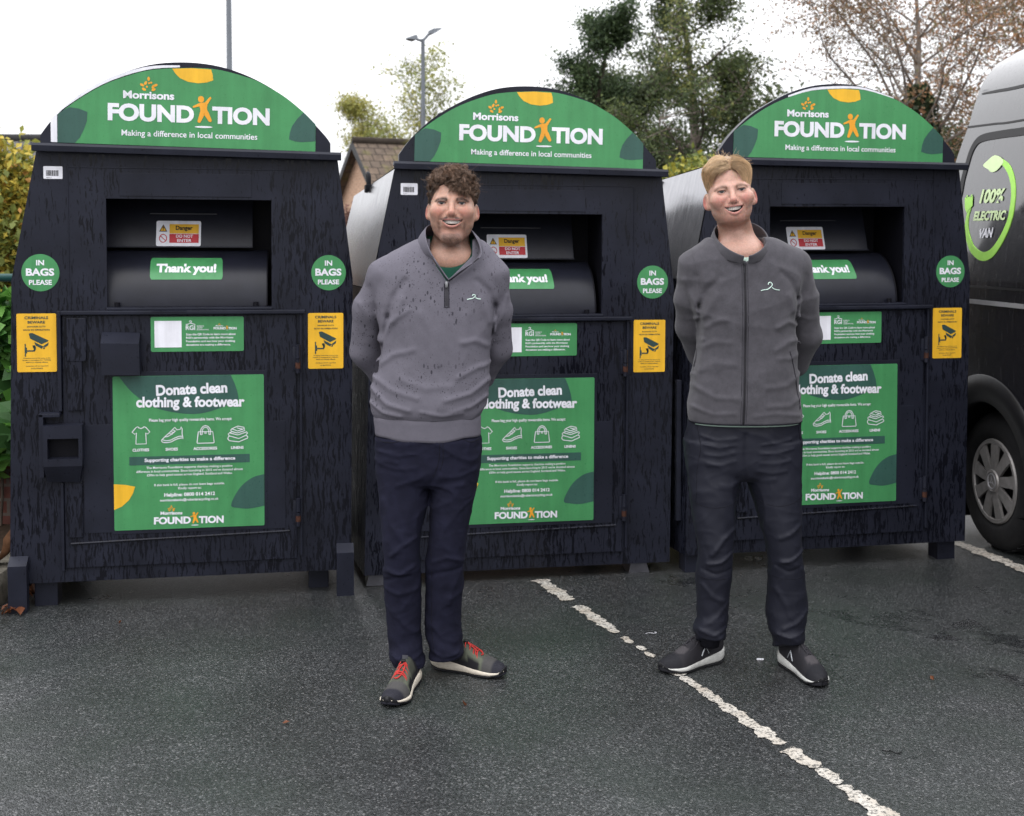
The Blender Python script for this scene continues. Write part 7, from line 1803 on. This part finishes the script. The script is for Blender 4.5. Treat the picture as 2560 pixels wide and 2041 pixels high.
tree('birch_tree', 'yellowish birch showing over the ridge of the mossy tiled roof', base_at(955, 45), top_h(255, 45), 1.5, [(.30, .29, .07), (.25, .26, .07), (.34, .31, .09)], [3, 3, 2], 43, n_limbs=18, first=.55, per=3, leaf=.11, puff=.22, bark='birchbark', r0=.07, droop=.12, sub=4, twig=.4, group=G1, keepf=.85)
tree('broadleaf_tree', 'narrow dark green tree rising beside the arch of the middle bank', base_at(1415, 25), top_h(32, 25), 1.15, [(.058, .092, .040), (.076, .116, .048), (.044, .070, .034), (.115, .155, .06)], [4, 3, 3, 1], 44, n_limbs=24, first=.30, per=13, leaf=.072, puff=.14, r0=.12, up=.7, sub=4, twig=.34, group=G1, keepf=.72)
tree('broadleaf_tree', 'tall wide green tree with bare grey limbs between the two arches', base_at(1750, 23), top_h(-60, 23), 1.95, [(.090, .120, .045), (.115, .150, .052), (.062, .086, .038), (.18, .19, .06)], [4, 3, 3, 1], 45, n_limbs=28, first=.26, per=12, leaf=.068, puff=.125, bark='birchbark', r0=.16, up=.45, sub=4, twig=.32, group=G1, keepf=.62)
tree('broadleaf_tree', 'olive green tree filling the gap low behind the fair-haired man', base_at(1620, 27), top_h(215, 27), 1.9, [(.060, .080, .036), (.085, .108, .045), (.042, .060, .030)], [3, 3, 2], 46, n_limbs=22, first=.10, per=12, leaf=.085, puff=.21, r0=.09, up=.5, sub=5, twig=.35, group=G1, keepf=.80)
tree('ivy_clad_tree', 'small pale-trunked tree with sparse green leaves close to the last arch', base_at(1925, 25), top_h(135, 25), .85, [(.095, .125, .05), (.12, .15, .055)], [1, 1], 47, n_limbs=14, first=.3, per=5, leaf=.09, puff=.14, bark='birchbark', r0=.06, sub=4, group=G1, keepf=.75)
bt = tree('brown_birch_tree', 'large bare-looking birch with rusty brown leaves above the last bank and the van', base_at(2285, 21), top_h(-160, 21), 3.6, [(.25, .155, .085), (.20, .135, .08), (.31, .165, .085), (.17, .155, .07)], [4, 3, 2, 2], 48, n_limbs=30, first=.24, per=7, leaf=.056, puff=.11, bark='birchbark', r0=.11, up=.75, droop=.08, sub=5, twig=.36, group=G1, keepf=.86)
iv2 = np.random.default_rng(19); n = 3600; hgt = iv2.random(n)**.8*3.6 + .6; ang = iv2.random(n)*6.28; rad_ = (.55 + .35*wob(np.stack([np.cos(ang), np.sin(ang), hgt*1.3], 1), 2.2, 3))*np.interp(hgt, [0, 2.6, 3.4, 4.2], [1.1, 1.0, .75, .28])*np.sqrt(iv2.random(n)*.6 + .4)
C = np.stack([rad_*np.cos(ang), rad_*np.sin(ang), hgt], 1)
leaves('ivy_cover', C, np.stack([np.cos(ang), np.sin(ang), .3 + 0*ang], 1), .12, palette(iv2, n, [(.040, .058, .026), (.055, .075, .030), (.028, .040, .020), (.20, .10, .05)], [4, 3, 3, 1], C, .8), bt, iv2, asp=.8)
tree('brown_birch_tree', 'rusty-leaved birch partly hidden by the van roof', base_at(2560, 24), top_h(-80, 24), 2.6, [(.26, .15, .085), (.20, .12, .075), (.22, .19, .08)], [4, 3, 2], 49, n_limbs=24, first=.22, per=3, leaf=.08, puff=.18, bark='birchbark', r0=.11, droop=.05, sub=5, twig=.34, group=G1, keepf=.85)
tree('yellow_shrub', 'bright yellow-green shrub between the middle bank and the fair-haired man', base_at(1700, 13), top_h(462, 13), .72, [(.25, .25, .045), (.17, .20, .045), (.33, .30, .05), (.10, .13, .035)], [4, 3, 2, 2], 50, n_limbs=26, first=.08, per=8, leaf=.075, puff=.12, r0=.04, up=1.0, sub=4, twig=.4, group='bushes behind the banks')
tree('red_bush', 'dull red-brown bush below the pale brick gable', base_at(862, 24), top_h(560, 24), .62, [(.17, .085, .065), (.13, .07, .055), (.21, .12, .08)], [3, 3, 1], 51, n_limbs=22, first=.08, per=7, leaf=.09, puff=.16, r0=.04, up=.8, sub=4, twig=.4, group='bushes behind the banks')
hd_ = np.random.default_rng(77)
for i, (px, Y, py, sp, cols, lab) in enumerate(((2050, 26, 330, 2.4, [(.06, .08, .035), (.08, .10, .04)], 'dense olive bush low behind the last bank'), (2330, 27, 400, 2.6, [(.055, .075, .032), (.075, .09, .038), (.15, .10, .05)], 'dense green bush between the last bank and the van'))):
    tree('green_bush', lab, base_at(px, Y), top_h(py, Y), sp, cols, [1]*len(cols), 60+i, n_limbs=22, first=.05, per=7, leaf=.13, puff=.28, r0=.06, up=.6, sub=4, twig=.4, group='bushes behind the banks')

# ------------------------------------------------------------------ scraps on the tarmac
def scrap(name, px, py, pts, r, mat, label, cat):
    g0 = on_ground(px, py); m = MB(); m.tube(smooth_poly([(x, y, z) for x, y, z in pts], 4, closed=False), r, 5)
    o = m.build(name, mat, None, smooth=True); o.location = (g0.x, g0.y, .0); tag(o, label, cat); return o
scrap('twig', 2224, 1884, [(-.02, .01, .006), (-.005, -.004, .008), (.004, .006, .006), (.018, -.008, .005), (.034, -.004, .005)], .0022, M['gasket'], 'small dark curled twig on the tarmac right of the white line', 'twig')
scrap('thread', 1630, 1588, [(-.025, .004, .004), (-.01, .012, .005), (.008, .006, .005), (.02, .016, .004), (.012, .026, .004)], .0009, M['white'], 'thin pale thread lying left of the fair-haired man', 'thread')
m = MB(); m.prism([(-.012, .002), (.010, .002), (.014, .005), (-.008, .006)], -.006, .006); o = m.build('paper_scrap', M['white']); g0 = on_ground(1900, 1651); o.location = (g0.x, g0.y, 0); tag(o, 'tiny white paper scrap between the fair-haired man\u2019s shoes', 'litter')
fr_ = np.random.default_rng(31)
for px, py, lab in ((1160, 1765, 'little brown leaf fragment on the tarmac before the red-laced trainers'), (300, 1560, 'little brown leaf fragment below the bank beside the ivy'), (715, 1812, 'little orange-brown leaf fragment on the open tarmac at lower left'), (2330, 1700, 'little brown leaf fragment on the tarmac at far right')):
    g0 = on_ground(px, py); o = leaves('fallen_leaf', np.array([[0, 0, .006]]), np.array([[0, 0, 1.]]), .030, np.array([[.16, .06, .03]]), None, fr_, asp=.5); o.location = (g0.x, g0.y, .002); tag(o, lab, 'leaf', 'leaf fragments on the tarmac')
